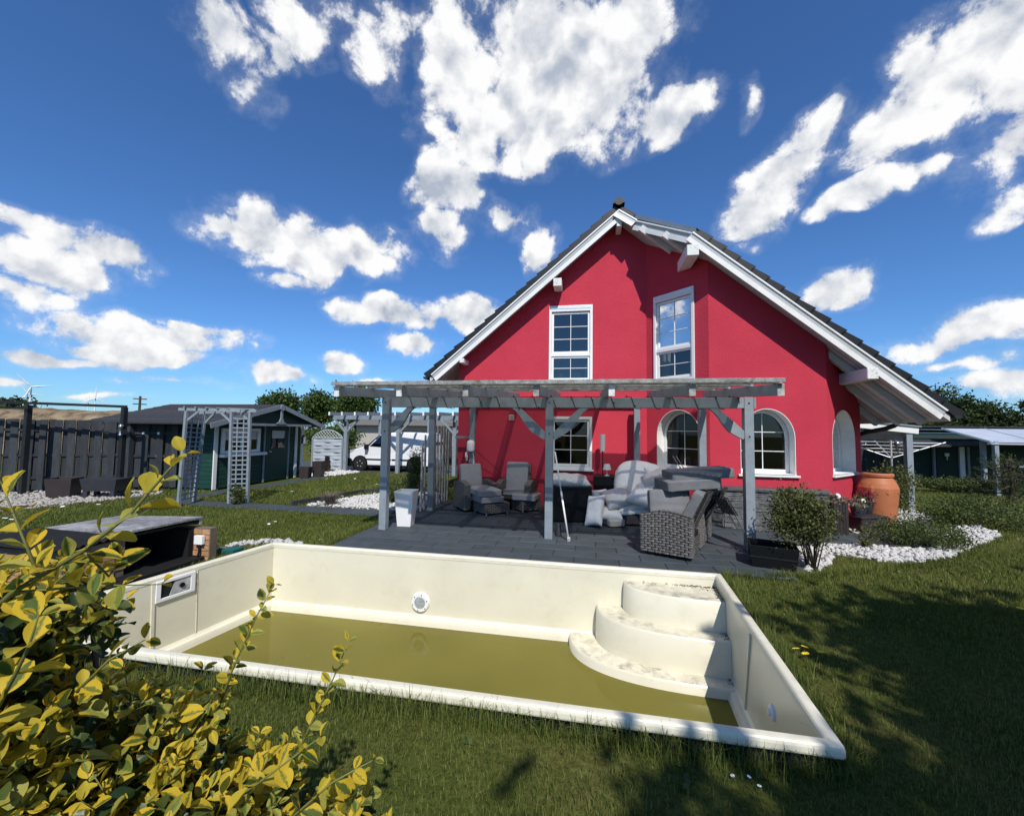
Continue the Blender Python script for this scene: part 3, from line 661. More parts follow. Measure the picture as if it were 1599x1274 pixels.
# ------------------------------------------------------------------ swimming pool
def make_pool():
    t = thing('swimming_pool', 'sunken cream fibreglass swimming pool with rounded corner steps', 'pool', (-1.6, 3.9, 0))
    C = [PNL, PNR, PFR, PFL]
    n = 4
    def inset(d, z):
        """the four corners moved outwards by d"""
        out = []
        for i in range(n):
            p, a, b = C[i], C[i-1], C[(i+1) % n]
            e1 = (p - a).normalized(); e2 = (b - p).normalized()
            n1 = Vector((e1.y, -e1.x, 0)); n2 = Vector((e2.y, -e2.x, 0))
            k = (n1 + n2) / (1 + n1.dot(n2)); out.append(Vector((p.x + k.x*d, p.y + k.y*d, z)))
        return out
    # rim: rounded coping swept round the four corners
    prof = [(-0.004, -0.035), (-0.004, 0.004), (0.004, 0.015), (0.016, 0.021), (0.045, 0.022), (0.060, 0.020), (0.068, 0.012), (0.072, -0.002), (0.073, -0.048), (0.05, -0.05)]
    m = MB(); rings = [inset(*p) for p in prof]
    for r in rings: m.v += [tuple(q) for q in r]
    for i in range(len(rings) - 1):
        for k in range(n): m.f.append((i*n + k, i*n + (k+1) % n, (i+1)*n + (k+1) % n, (i+1)*n + k))
    o = m.build('rim', M['poolrim'], t, world=True, bevel=0.02, segs=3)
    LZ, WZ = -0.79, -1.45
    names = ('near_wall', 'right_wall', 'far_wall', 'left_wall')
    top, low = inset(0, -0.002), inset(0, LZ); led = inset(-0.062, LZ - 0.004); led2 = inset(-0.072, LZ - 0.03); bot = inset(-0.22, WZ)
    walls = {}
    for k in range(n):
        k2 = (k + 1) % n; w = MB()
        a, b, c, d = top[k], top[k2], low[k2], low[k]
        N_ = 12
        # a slight cove into the ledge
        out = Vector((b - a).normalized().cross(Vector((0, 0, 1))))
        w.quad(a, b, c + Vector((0, 0, .03)), d + Vector((0, 0, .03)))
        walls[names[k]] = w.build(names[k], M['pool'], t, world=True)
        sk = MB(); sk.quad(a + out*0.03 - Vector((0, 0, .03)), d + out*0.03, c + out*0.03, b + out*0.03 - Vector((0, 0, .03))); sk.build('outer_skin', M['hutdark'], t, world=True)  # near-black so the gap under the rim reads as shaded
        l = MB(); up = Vector((0, 0, 0.03))
        e1, e2 = inset(-0.02, LZ + 0.006)[k], inset(-0.02, LZ + 0.006)[k2]
        l.quad(d + up, c + up, e2, e1); l.quad(e1, e2, led[k2], led[k]); l.quad(led[k], led[k2], led2[k2], led2[k]); l.quad(led2[k], led2[k2], bot[k2], bot[k])
        l.build('ledge', M['pool'], t, world=True)
    f = MB(); f.quad(*bot); f.build('floor', M['pool'], t, world=True)
    # steps in the far right corner: super-elliptic treads
    cx, cy = 1.47, 5.25
    def curve(rx, ry, e=2.7, N_=22):
        P = []
        for i in range(N_ + 1):
            a = math.pi/2 * i / N_
            P.append((cx - rx * math.cos(a) ** (2/e), cy - ry * math.sin(a) ** (2/e)))
        # right wall slants: pull the end of the curve onto the wall
        return [(min(x, 1.46 - (5.24 - y) * 0.072 - 0.002), min(y, 5.238)) for x, y in P]
    lev = [(1.05, 0.46, -0.12, -0.46), (1.37, 0.67, -0.43, -0.80), (1.69, 0.87, -0.775, -1.40)]
    for i, (rx, ry, z, zb) in enumerate(lev):
        c0 = curve(rx, ry); c1 = curve(rx - 0.02, ry - 0.02); cb = curve(rx + 0.012, ry + 0.012)
        s = MB(); k = len(c0)
        for c, zz in ((cb, zb), (c0, z - 0.018), (c1, z)): s.v += [(x, y, zz) for x, y in c]
        for r in range(2):
            for j in range(k - 1): s.f.append((r*k + j, r*k + j + 1, (r+1)*k + j + 1, (r+1)*k + j))
        st = s.build('step', M['pool'], t, world=True, smooth=True)
        tr = MB(); P = [(x, y, z) for x, y in c1] + [(1.455, 5.237, z)]
        tr.add(P, [tuple(range(len(P)))]); tr.build('tread', M['pooltread'], st, world=True)
        # dead leaves gathered in the corner against the right wall
        g = []
        for q in range(260):
            a = abs(rnd.gauss(0, 0.10)); yy = 5.22 - abs(rnd.gauss(0, 0.02)) if rnd.random() < .55 else None
            xw = 1.44
            if yy is None:
                y_ = cy - rnd.uniform(0.02, ry * 0.92); x_ = 1.455 - (5.24 - y_) * 0.072 - abs(rnd.gauss(0, 0.03))
            else:
                y_ = yy; x_ = xw - abs(rnd.gauss(0, 0.30 if i == 0 else 0.12))
                if i > 0: continue
            if x_ < cx - rx + .1: continue
            g.append((x_, y_, z + 0.003))
        if g:
            V, F, tn = scatter_leaves(np.array(g), 0.022, up=0.0); V[:, 2] = np.clip(V[:, 2], z + 0.002, z + 0.012)
            q = mesh_obj('leaf_litter', np_mesh('leaf_litter', V - np.array(root_loc(t)), F, M['grime'], tn), None, st); q['kind'] = 'stuff'
    # lamp in the far wall
    m = MB(); lx, lz = -2.15, -0.595; ly = 5.236
    def disc(m, r0, r1, y0, y1, N_=32):
        vs = [(lx + r0*math.cos(2*math.pi*k/N_), y0, lz + r0*math.sin(2*math.pi*k/N_)) for k in range(N_)] + [(lx + r1*math.cos(2*math.pi*k/N_), y1, lz + r1*math.sin(2*math.pi*k/N_)) for k in range(N_)]
        m.add(vs, [(k, (k+1) % N_, N_ + (k+1) % N_, N_ + k) for k in range(N_)] + [tuple(N_ + k for k in range(N_))])
    disc(m, 0.13, 0.115, ly, ly - 0.03); lamp = m.build('pool_lamp', M['pvc'], t, world=True)
    m = MB(); disc(m, 0.075, 0.07, ly - 0.031, ly - 0.036); m.build('lens', M['headlamp'], lamp, world=True)
    for a in range(6):
        m = MB(); an = a * math.pi/3 + .3; m.obox((lx + .1*math.cos(an), ly - .034, lz + .1*math.sin(an)), (.012, .006, .012)); m.build('screw', M['steel'], lamp, world=True)
    # skimmer in the left wall
    dl = (PFL - PNL).normalized(); nl = Vector((dl.y, -dl.x, 0))        # nl points into the pool
    def lp(y, z, o=0): s = (y - PNL.y) / dl.y; p = PNL + dl * s; return Vector((p.x, p.y, z)) + nl * o
    y0, y1, z0, z1 = 3.78, 4.18, -0.255, -0.03
    m = MB(); b_ = 0.034
    for (a, b, c, d) in ((y0, y1, z1 - b_, z1), (y0, y1, z0, z0 + b_), (y0, y0 + b_*1.4, z0 + b_, z1 - b_), (y1 - b_*1.4, y1, z0 + b_, z1 - b_)):
        m.prism([lp(a, c, .002), lp(b, c, .002), lp(b, d, .002), lp(a, d, .002)], nl * 0.022)
    sk = m.build('skimmer_frame', M['pvc'], t, world=True, bevel=0.004)
    m = MB(); m.quad(lp(y0 + .05, z0 + .03, .004), lp(y1 - .05, z0 + .03, .004), lp(y1 - .05, z1 - .03, .004), lp(y0 + .05, z1 - .03, .004)); m.build('skimmer_mouth', M['hutdark'], sk, world=True)
    m = MB(); m.prism([lp(y0 + .14, z0 + .04, .006), lp(y1 - .05, z0 + .04, .006), lp(y1 - .05, z1 - .04, .006), lp(y0 + .19, z1 - .04, .006)], nl * .008); m.build('skimmer_flap', M['headlamp'], sk, world=True)
    m = MB(); q = lp(4.04, -0.14, .016); m.tube([q, q + nl * .012], 0.026, 14); m.build('skimmer_knob', M['black'], sk, world=True)
    # moulded ribs on the side walls
    for y, w_ in ((3.76, 0.035), (4.21, 0.012)):
        m = MB(); m.bar(lp(y, -0.03, .004), lp(y + .02, -0.76, .004), 0.016 if w_ > .02 else .008, w_, up=nl.cross(Vector((0, 0, 1)))); m.build('rib', M['poolrim'] if w_ > .02 else M['pooltread'], t, world=True, bevel=0.004)
    dr = (PFR - PNR).normalized(); nr = Vector((-dr.y, dr.x, 0))
    def rp(y, z, o=0): s = (y - PNR.y) / dr.y; p = PNR + dr * s; return Vector((p.x, p.y, z)) + nr * o
    m = MB(); m.bar(rp(3.93, -0.05, .006), rp(4.12, -0.77, .006), 0.02, 0.035, up=nr.cross(Vector((0, 0, 1)))); m.build('rib', M['poolrim'], t, world=True, bevel=0.005)
    for y, z, r in ((4.9, -0.38, 0.04), (3.43, -0.37, 0.055)):
        m = MB(); p = rp(y, z, 0.0); m.tube([p, p + nr * .012, p + nr * .02], [r, r*.95, r*.7], 20); nz = m.build('inlet_nozzle', M['pvc'], t, world=True, smooth=False)
        m = MB(); m.tube([p + nr * .018, p + nr * .032], [r*.5, r*.38], 16); m.build('nozzle_cap', M['pvc'], nz, world=True)
    w = MB(); ww = inset(-0.06, -0.868); w.quad(*ww)
    tag(w.build('water', M['water']), kind='structure')
    return t
make_pool()

# ------------------------------------------------------------------ red house
M['board_shade'] = mat('shaded_white_board', (0.40, 0.41, 0.42), 0.5, 0.06, 2.0, 0.05, 30, dirt=(0.3, 0.3, 0.29), dscale=2.5, damt=0.3)  # white board, greyed: the shade of its recess is in the colour
UR, ZR, TA = 0.63, 6.45, math.tan(R(40.2))
def roof_z(u): return ZR - TA * abs(u - UR)
def gable_solid(left, right, dz, z0):
    """closed solid: floor plan split at the ridge, top follows the roof minus dz"""
    m = MB()
    for poly in (left, right):
        m.add([(x, y, roof_z(x) - dz) for x, y in poly], [tuple(range(len(poly)))])
        m.add([(x, y, z0) for x, y in poly], [tuple(range(len(poly)))[::-1]])
    outline = left[::-1][:0]
    ring = [left[0], left[1]] + right[1:-1] + [right[-1], left[-1]]
    for i in range(len(ring)):
        (x0, y0), (x1, y1) = ring[i], ring[(i + 1) % len(ring)]
        m.add([(x0, y0, z0), (x1, y1, z0), (x1, y1, roof_z(x1) - dz), (x0, y0, roof_z(x0) - dz)], [(0, 1, 2, 3)])
    me = m.me('solid'); bm = bmesh.new(); bm.from_mesh(me); bmesh.ops.remove_doubles(bm, verts=bm.verts, dist=1e-4)
    bmesh.ops.recalc_face_normals(bm, faces=bm.faces); bm.to_mesh(me); bm.free(); return me
def outline(w, z0, z1, rise=0.0, n=18):
    """window outline in (s, z), s across"""
    h = w / 2
    if not rise: return [(-h, z0), (h, z0), (h, z1), (-h, z1)]
    zs = z1 - rise
    return [(-h, z0), (h, z0)] + [(h * math.cos(math.pi * i / n), zs + rise * math.sin(math.pi * i / n)) for i in range(n + 1)]
S2 = math.sqrt(0.5)
WINDOWS = [  # centre on the wall, along-wall, outward, width, z0, z1, arch rise, kind
    ((-0.40, 9.30), (1, 0), (0, -1), 0.96, 2.75, 4.50, 0, 'upper'),
    ((1.71, 8.83), (S2, -S2), (-S2, -S2), 0.92, 2.72, 4.55, 0, 'upper'),
    ((-0.385, 9.30), (1, 0), (0, -1), 0.92, 0.84, 1.985, 0, 'lower'),
    ((1.765, 8.775), (S2, -S2), (-S2, -S2), 0.98, 0.92, 2.13, 0.52, 'arch'),
    ((3.225, 8.30), (1, 0), (0, -1), 0.92, 0.92, 2.13, 0.54, 'arch'),
    ((4.76, 8.85), (S2, S2), (S2, -S2), 1.16, 0.93, 2.14, 0.58, 'arch'),
]
def make_house():
    t = thing('house', 'red rendered gabled house with black tiled roof and white bargeboards', 'house', (0.63, 9.3, 0))
    fl = [(-3.0, 9.3), (UR, 9.3), (UR, 16.0), (-3.0, 16.0)]
    fr = [(UR, 9.3), (1.24, 9.3), (2.24, 8.3), (4.21, 8.3), (5.4, 9.49), (5.4, 16.0), (UR, 16.0)]
    il = [(-2.62, 9.68), (UR, 9.68), (UR, 15.6), (-2.62, 15.6)]
    ir = [(UR, 9.68), (1.398, 9.68), (2.398, 8.68), (4.052, 8.68), (5.02, 9.648), (5.02, 15.6), (UR, 15.6)]
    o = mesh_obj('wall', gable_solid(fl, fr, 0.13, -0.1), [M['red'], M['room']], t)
    o.location = -t.location
    cutters = [mesh_obj('cut', gable_solid(il, ir, 0.5, 0.05))]
    for (c, a, nrm, w, z0, z1, rise, kind) in WINDOWS:
        a3 = Vector((*a, 0)); n3 = Vector((*nrm, 0)); c3 = Vector((*c, 0))
        m = MB(); m.prism([c3 + a3 * s + Vector((0, 0, z)) + n3 * 0.2 for s, z in outline(w, z0, z1, rise)], -n3 * 0.85)
        cutters.append(mesh_obj('cut', m.me('cut')))
    for c in cutters:
        c.location = (0, 0, 0)
        md = o.modifiers.new('cut', 'BOOLEAN'); md.operation = 'DIFFERENCE'; md.solver = 'EXACT'; md.object = c
    o.location = (0, 0, 0); o.parent = None
    bpy.context.view_layer.update()
    me = bpy.data.meshes.new_from_object(o.evaluated_get(bpy.context.evaluated_depsgraph_get()))
    o.modifiers.clear(); o.data = me
    for c in cutters: bpy.data.objects.remove(c)
    while len(me.materials) < 2: me.materials.append(M['room'])
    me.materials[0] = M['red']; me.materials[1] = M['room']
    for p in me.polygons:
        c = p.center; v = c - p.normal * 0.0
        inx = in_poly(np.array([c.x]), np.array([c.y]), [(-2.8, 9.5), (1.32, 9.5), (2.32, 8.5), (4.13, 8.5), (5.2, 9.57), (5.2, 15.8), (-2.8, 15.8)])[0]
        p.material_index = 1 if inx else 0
    me.transform(Matrix.Translation(-t.location)); o.parent = t
    fo = MB(); fo.add([(x, y, 2.5) for x, y in ir[1:-1] + [(-2.6, 15.58), (-2.6, 9.7)]], [tuple(range(len(ir)))]); fo.build('storey_floor', M['room'], t, world=True)
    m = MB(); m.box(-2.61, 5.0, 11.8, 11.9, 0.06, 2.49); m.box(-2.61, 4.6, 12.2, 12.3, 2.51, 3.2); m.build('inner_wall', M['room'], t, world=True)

    # windows
    def place(c3, a3, n3):
        return lambda s, z, d: c3 + a3 * s + Vector((0, 0, z)) + n3 * d
    for (c, a, nrm, w, z0, z1, rise, kind) in WINDOWS:
        a3 = Vector((*a, 0)); n3 = Vector((*nrm, 0)); c3 = Vector((*c, 0)); P = place(c3, a3, n3)
        def ring(mb, o1, o2, d0, d1):
            """frame between outline o1 (outer) and o2 (inner), from depth d0 to d1"""
            k = len(o1); vs = [P(s, z, d0) for s, z in o1] + [P(s, z, d0) for s, z in o2] + [P(s, z, d1) for s, z in o1] + [P(s, z, d1) for s, z in o2]
            fs = []
            for i in range(k):
                j = (i + 1) % k
                fs += [(i, j, k+j, k+i), (2*k+i, 2*k+j, 3*k+j, 3*k+i), (i, j, 2*k+j, 2*k+i), (k+i, k+j, 3*k+j, 3*k+i)]
            mb.add(vs, fs)
        def bars(mb, s0, s1, zz0, zz1, d, th=0.012):
            pts = [P(s0, zz0, d), P(s1, zz1, d)]; mb.bar(pts[0], pts[1], 0.010, th, up=(0, 0, 1) if abs(zz1 - zz0) < 1e-6 else tuple(n3))
        def hbar(mb, sa, sb, z, d): mb.bar(P(sa, z, d), P(sb, z, d), 0.010, 0.013)
        def vbar(mb, s, za, zb, d): mb.bar(P(s, za, d), P(s, zb, d), 0.010, 0.013, up=tuple(a3))
        h = w / 2
        if kind == 'arch':
            D = -0.22
            fm = MB(); o1 = outline(w - 0.002, z0 + 0.001, z1 - 0.001, rise); o2 = outline(w - 0.022, z0 + 0.012, z1 - 0.012, rise - 0.01)
            ring(fm, o1, o2, 0.003, D - 0.08); win = fm.build('window', M['white'], t, world=True)
            f1 = MB(); o3 = outline(w - 0.03, z0 + 0.02, z1 - 0.02, rise - 0.012); o4 = outline(w - 0.14, z0 + 0.085, z1 - 0.075, rise - 0.045)
            ring(f1, o3, o4, D, D - 0.06); f1.build('frame', M['pvc'], win, world=True, bevel=0.004)
            g = MB(); o5 = outline(w - 0.132, z0 + 0.08, z1 - 0.07, rise - 0.043); g.add([P(s, z, D - 0.03) for s, z in o5], [tuple(range(len(o5)))]); g.build('pane', M['glass_low'], win, world=True)
            b = MB(); vbar(b, 0, z0 + .09, z1 - .08, D - .022)
            b.build('glazing_bar', M['pvc'], win, world=True)
            for z in (z0 + 0.085 + (z1 - z0 - .16) * 0.32, z0 + 0.085 + (z1 - z0 - .16) * 0.66):
                zs = z1 - rise; hh = h - .072 if z < zs else (h - .072) * math.sqrt(max(0, 1 - ((z - zs) / (rise - .05)) ** 2))
                b = MB(); hbar(b, -hh, hh, z, D - .023); b.build('glazing_bar', M['pvc'], win, world=True)
            sl = MB(); sl.prism([P(-h - .05, z0 - .035, .05), P(h + .05, z0 - .035, .05), P(h + .05, z0 + .002, .05), P(-h - .05, z0 + .002, .05)], -n3 * 0.047)
            sl.build('sill', M['white'], win, world=True, bevel=0.004)
            s2 = MB(); s2.prism([P(-h + .012, z0 + .013, .045), P(h - .012, z0 + .013, .045), P(h - .012, z0 + .02, .045), P(-h + .012, z0 + .02, .045)], -n3 * 0.29); s2.build('sill_board', M['white'], win, world=True)
        else:
            fm = MB(); o1 = outline(w + 0.012, z0 - 0.006, z1 + 0.006); o2 = outline(w - 0.10, z0 + 0.05, z1 - (0.13 if kind == 'upper' else 0.055))
            ring(fm, o1, o2, 0.028, 0.002)
            ring(fm, outline(w - 0.004, z0 + .002, z1 - .002), o2, 0.0, -0.08)
            win = fm.build('window', M['pvc'], t, world=True, bevel=0.004)
            if kind == 'upper':
                r_ = MB(); r_.prism([P(-h + .03, z1 - .075, .034), P(h - .03, z1 - .075, .034), P(h - .03, z1 - .03, .034), P(-h + .03, z1 - .03, .034)], -n3 * 0.004); r_.build('shutter_slot', M['alu'], win, world=True)
                zt = z0 + (z1 - z0) * 0.362
                parts = [(zt + .03, z1 - .14, 3), (z0 + .06, zt - .03, 2)]
                tb = MB(); tb.prism([P(-h + .045, zt - .035, .01), P(h - .045, zt - .035, .01), P(h - .045, zt + .035, .01), P(-h + .045, zt + .035, .01)], -n3 * 0.08); tb.build('transom', M['pvc'], win, world=True, bevel=0.004)
            else:
                parts = [(z0 + .055, z1 - .06, 3)]
                sl = MB(); sl.prism([P(-h - .04, z0 - .045, .07), P(h + .04, z0 - .045, .07), P(h + .04, z0 - .008, .07), P(-h - .04, z0 - .008, .07)], -n3 * 0.067); sl.build('sill', M['white'], win, world=True, bevel=0.004)
            for (za, zb, nr) in parts:
                hi = h - 0.052
                so = [(-hi, za), (hi, za), (hi, zb), (-hi, zb)]; k = 0.048; si = [(-hi + k, za + k), (hi - k, za + k), (hi - k, zb - k), (-hi + k, zb - k)]
                f1 = MB(); ring(f1, so, si, -0.012, -0.07); sa = f1.build('sash', M['pvc'], win, world=True, bevel=0.004)
                g = MB(); g.quad(*[P(s, z, -0.04) for s, z in ((-hi + .04, za + .04), (hi - .04, za + .04), (hi - .04, zb - .04), (-hi + .04, zb - .04))]); g.build('pane', M['glass'] if kind == 'upper' else M['glass_low'], win, world=True)
                b = MB(); vbar(b, 0, za + .045, zb - .045, -0.033); b.build('glazing_bar', M['pvc'], win, world=True)
                for i in range(1, nr):
                    b = MB(); z = za + .045 + (zb - za - .09) * i / nr; hbar(b, -hi + .045, hi - .045, z, -0.0335); b.build('glazing_bar', M['pvc'], win, world=True)
    # roof: sheathing with white soffit, black covering above
    L_ = [(UR, 8.98), (-3.60, 8.98), (-3.60, 16.5), (UR, 16.5)]
    R_ = [(UR, 8.98), (1.0, 8.88), (1.91, 8.0), (5.86, 8.0), (5.86, 16.5), (UR, 16.5)]
    def sheet(poly, za, zb):
        m = MB(); k = len(poly); m.add([(x, y, roof_z(x) + za) for x, y in poly] + [(x, y, roof_z(x) + zb) for x, y in poly],
            [tuple(range(k))[::-1], tuple(range(k, 2*k))] + [(i, (i+1) % k, k + (i+1) % k, k + i) for i in range(k)]); return m
    roof = sheet(L_, -0.12, -0.02).build('roof', M['soffit'], t, world=True)
    sheet(R_, -0.12, -0.02).build('roof', M['soffit'], t, world=True)
    sheet([(UR, 8.99), (-3.64, 8.99), (-3.64, 16.52), (UR, 16.52)], -0.015, 0.06).build('tile_covering', M['tile'], roof, world=True)
    sheet([(UR, 8.99), (1.0, 8.89), (1.93, 8.01), (5.92, 8.01), (5.92, 16.52), (UR, 16.52)], -0.015, 0.06).build('tile_covering', M['tile'], roof, world=True)
    off = t.location
    # verge tiles, one by one, lapping like stairs
    vt = MB(); lx = 0.345
    vt.add([(0, -.02, -.075), (lx, -.02, -.075), (lx, .22, -.075), (0, .22, -.075), (0, -.02, .030), (lx, -.02, .072), (lx, .22, .072), (0, .22, .030)],
           [(0,3,2,1),(4,5,6,7),(0,1,5,4),(1,2,6,5),(2,3,7,6),(3,0,4,7)])
    vme = vt.me('verge_tile'); vme.materials.append(M['tile'])
    pitch = 0.31; ca = math.cos(R(40.2)); ang = R(40.2)
    n = int((UR + 3.66) / ca / pitch)
    for i in range(n):
        s = 0.06 + i * pitch; u = UR - s * ca; z = ZR - s * ca * TA
        o = piece('verge_tile', vme, roof, Vector((u, 8.965, z + 0.105)) - off, (0, 0, 0)); o.rotation_euler = Matrix(((-ca, 0, math.sin(ang) * -1), (0, 1, 0), (-math.sin(ang), 0, ca))).to_euler() if False else Euler((0, ang + rnd.uniform(-.012, .012), math.pi))
        o.location.y += 0.2
    def right_tile(s, v):
        u = UR + s * ca; z = ZR - s * ca * TA
        piece('verge_tile', vme, roof, Vector((u, v, z + 0.105)) - off, (0, ang + rnd.uniform(-.012, .012), 0))
    right_tile(0.06, 8.965)
    s = (1.95 - UR) / ca
    while s < (5.80 - UR) / ca:
        right_tile(s, 7.985); s += pitch
    # zinc flashing along the slanting verge
    m = MB(); p, q = Vector((0.98, 8.84, roof_z(0.98) + .02)), Vector((1.95, 7.93, roof_z(1.95) + .02))
    w_ = Vector((0.62, 0.62, -TA * 0.62)) * 0.28; up = Vector((0, 0, .10))
    m.add([p, q, q + up, p + up, p + up + w_, q + up + w_ + Vector((.2, 0, -.17))], [(0, 1, 2, 3), (3, 2, 5, 4)]); m.build('flashing', M['zinc'], roof, world=True)
    # ridge tiles
    rt = MB(); NP = 10
    vs = [(0.125 * math.cos(math.pi * k / NP), y, 0.125 * math.sin(math.pi * k / NP)) for y in (0, .42) for k in range(NP + 1)]
    rt.add(vs, [(k, k + 1, NP + 2 + k, NP + 1 + k) for k in range(NP)] + [tuple(range(NP + 1))])
    rme = rt.me('ridge_tile'); rme.materials.append(M['tile'])
    for i in range(18): piece('ridge_tile', rme, roof, Vector((UR, 8.88 + i * 0.4, ZR + 0.125 + (i % 2) * .006)) - off)
    m = MB(); m.tube([(UR, 8.872, ZR + .165), (UR, 8.886, ZR + .165)], 0.085, 20); m.build('ridge_end_cap', M['tile'], roof, world=True)
    # bargeboards: upper board set back, lower board proud
    def barge(a, b, nrm, name='bargeboard'):
        a, b, nrm = Vector(a), Vector(b), Vector(nrm)
        d = (b - a).normalized(); upv = d.cross(nrm).normalized(); upv = upv if upv.z > 0 else -upv
        m = MB(); m.bar(a - upv * .085, b - upv * .085, 0.026, 0.17, up=upv); bd = m.build(name, M['board_shade'], t, world=True, bevel=0.003)
        m = MB(); m.bar(a - upv * .155 + nrm * .026, b - upv * .155 + nrm * .026, 0.024, 0.085, up=upv); m.build('board_strip', M['white'], bd, world=True, bevel=0.003)
        m = MB(); m.bar(a - upv * .012 + nrm * .02, b - upv * .012 + nrm * .02, 0.03, 0.028, up=upv); m.build('board_trim', M['white'], bd, world=True, bevel=0.003)
    f = (0, -1, 0)
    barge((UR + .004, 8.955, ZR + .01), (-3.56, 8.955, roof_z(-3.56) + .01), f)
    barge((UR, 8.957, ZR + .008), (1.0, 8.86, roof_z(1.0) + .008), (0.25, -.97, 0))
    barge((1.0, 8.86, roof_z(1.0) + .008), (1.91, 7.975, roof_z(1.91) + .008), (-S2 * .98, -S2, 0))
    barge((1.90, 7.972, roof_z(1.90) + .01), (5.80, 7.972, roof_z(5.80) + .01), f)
    # purlins with exposed ends, rafters under the eaves
    for (x, y, z, w_, h_, l_) in ((-0.68, 8.92, 4.93, .18, .18, .5), (-2.83, 8.92, 3.23, .10, .10, .5), (0.64, 8.91, 6.16, .11, .17, .5), (1.89, 7.93, 5.04, .21, .21, 1.0), (4.73, 7.93, 2.71, .17, .19, 1.3)):
        m = MB(); m.box(x - w_/2, x + w_/2, y + .006, y + l_, z - h_/2, z + h_/2); pu = m.build('purlin', M['white'], t, world=True, bevel=0.006)
        m = MB(); m.box(x - w_/2 + .006, x + w_/2 - .006, y, y + .004, z - h_/2 + .006, z + h_/2 - .006); m.build('end_grain', M['worn_white'], pu, world=True)
    for v in (8.45, 9.0, 9.6):
        for ua, ub in ((4.2, 5.78),):
            m = MB(); m.bar((ua, v, roof_z(ua) - .19), (ub, v, roof_z(ub) - .19), 0.09, 0.13, up=(TA, 0, 1)); m.build('rafter', M['soffit'], t, world=True, bevel=0.004)
    for ua, v in ((1.05, 8.72), (1.45, 8.35)):
        m = MB(); m.bar((ua, v, roof_z(ua) - .19), (ua + .62, v, roof_z(ua + .62) - .19), 0.09, 0.13, up=(TA, 0, 1)); m.build('rafter', M['soffit'], t, world=True, bevel=0.004)
    for v in np.arange(8.12, 9.6, 0.14):      # soffit board joints
        m = MB(); m.bar((4.3, v, roof_z(4.3) - .1215), (5.8, v, roof_z(5.8) - .1215), 0.006, 0.004, up=(TA, 0, 1)); m.build('soffit_joint', M['hutdark'], t, world=True)
    # gutters and downpipe
    def gutter(x, z, y0, y1):
        m = MB(); k = 10; r = .062; vs = []
        for y in (y0, y1): vs += [(x + r*math.cos(math.pi + math.pi*i/k), y, z + r*math.sin(math.pi + math.pi*i/k)) for i in range(k + 1)]
        m.add(vs, [(i, i+1, k+2+i, k+1+i) for i in range(k)] + [tuple(range(k + 1))]); return m.build('gutter', M['gutter'], t, world=True, smooth=False)
    gutter(-3.69, roof_z(-3.64) + .03, 8.93, 16.4)
    g = gutter(5.955, roof_z(5.92) + .03, 7.96, 16.4)
    m = MB(); m.tube([(5.93, 9.25, roof_z(5.92) - .02), (5.925, 9.27, 1.93), (5.89, 9.32, 1.86), (5.80, 9.42, 1.80), (5.60, 9.64, 1.73), (5.50, 9.74, 1.67), (5.475, 9.76, 1.58), (5.475, 9.76, 0.0)], 0.045, 14); m.build('downpipe', M['gutter'], g, world=True, smooth=True)
    m = MB(); m.box(-1.79, -1.67, 9.278, 9.296, 1.90, 2.02); vg = m.build('vent_frame', M['pvc'], t, world=True, bevel=0.003)
    m = MB(); m.box(-1.775, -1.685, 9.27, 9.277, 1.915, 2.005); m.build('vent_grille', M['vent'], vg, world=True)
    return t
make_house()
# things on the inner sill of the upper window
def sill_things():
    z = 2.865; y = 9.50
    m = MB(); m.box(-.86, .06, 9.38, 9.66, 2.76, 2.862); tag(m.build('window_board', M['white']), kind='structure')
    m = MB(); m.lathe([(.055, 0), (.06, .02), (.05, .12), (.052, .125)], (-.62, y, z), 14)
    m.tube([(-.67, y, z + .11)] + [(-.62 - .05*math.cos(math.pi*i/8), y, z + .11 + .11*math.sin(math.pi*i/8)) for i in range(9)], .007, 6)
    single('wire_basket', m, M['pvc'], 'small white basket with a hooped handle on the upper window sill', 'basket', (-.62, y, z))
    m = MB(); m.lathe([(.10, 0), (.15, .02), (.16, .08), (.13, .13), (.02, .135)], (-.30, y, z), 20)
    single('round_cushion', m, M['pillow_grey'], 'grey rounded cushion behind the upper window pane', 'cushion', (-.30, y, z), smooth=True)
    m = MB(); m.tube([(-.79, y - .06, z + .30), (-.79, y - .06, z + .47)], .004, 6); m.lathe([(.035, .18), (.045, .2), (.045, .28), (.02, .31)], (-.79, y - .06, z), 12)
    single('hanging_lantern', m, M['pvc'], 'small white lantern hanging inside the upper window', 'lantern', (-.79, y - .06, z + .18))
    m = MB(); m.box(-.085, -.005, y + .02, y + .05, z + .001, z + .33)
    single('white_board', m, M['lampwhite'], 'pale upright board leaning inside the upper window', 'board', (-.045, y + .03, z))
sill_things()

def curtain(name_label, c, a, nrm, s0, s1, z0, z1, d):
    """pleated curtain hanging behind a window"""
    a3 = Vector((*a, 0)); n3 = Vector((*nrm, 0)); c3 = Vector((*c, 0)); n = 44; vs = []
    for z, k in ((z1, 1.0), ((z0 + z1) / 2, 1.0), (z0, .8)):
        for i in range(n + 1):
            f = i / n; s = s0 + (s1 - s0) * f * k; vs.append(c3 + a3 * s + n3 * (-d - .018 * math.sin(f * 38) - .01 * math.sin(f * 13)) + Vector((0, 0, z)))
    m = MB(); m.v = [tuple(v) for v in vs]; m.f = [(r*(n+1) + i, r*(n+1) + i + 1, (r+1)*(n+1) + i + 1, (r+1)*(n+1) + i) for r in range(2) for i in range(n)]
    single('curtain', m, M['lampwhite'], name_label, 'curtain', tuple(c3 + a3 * s0 - n3 * d + Vector((0, 0, z0))), smooth=True)
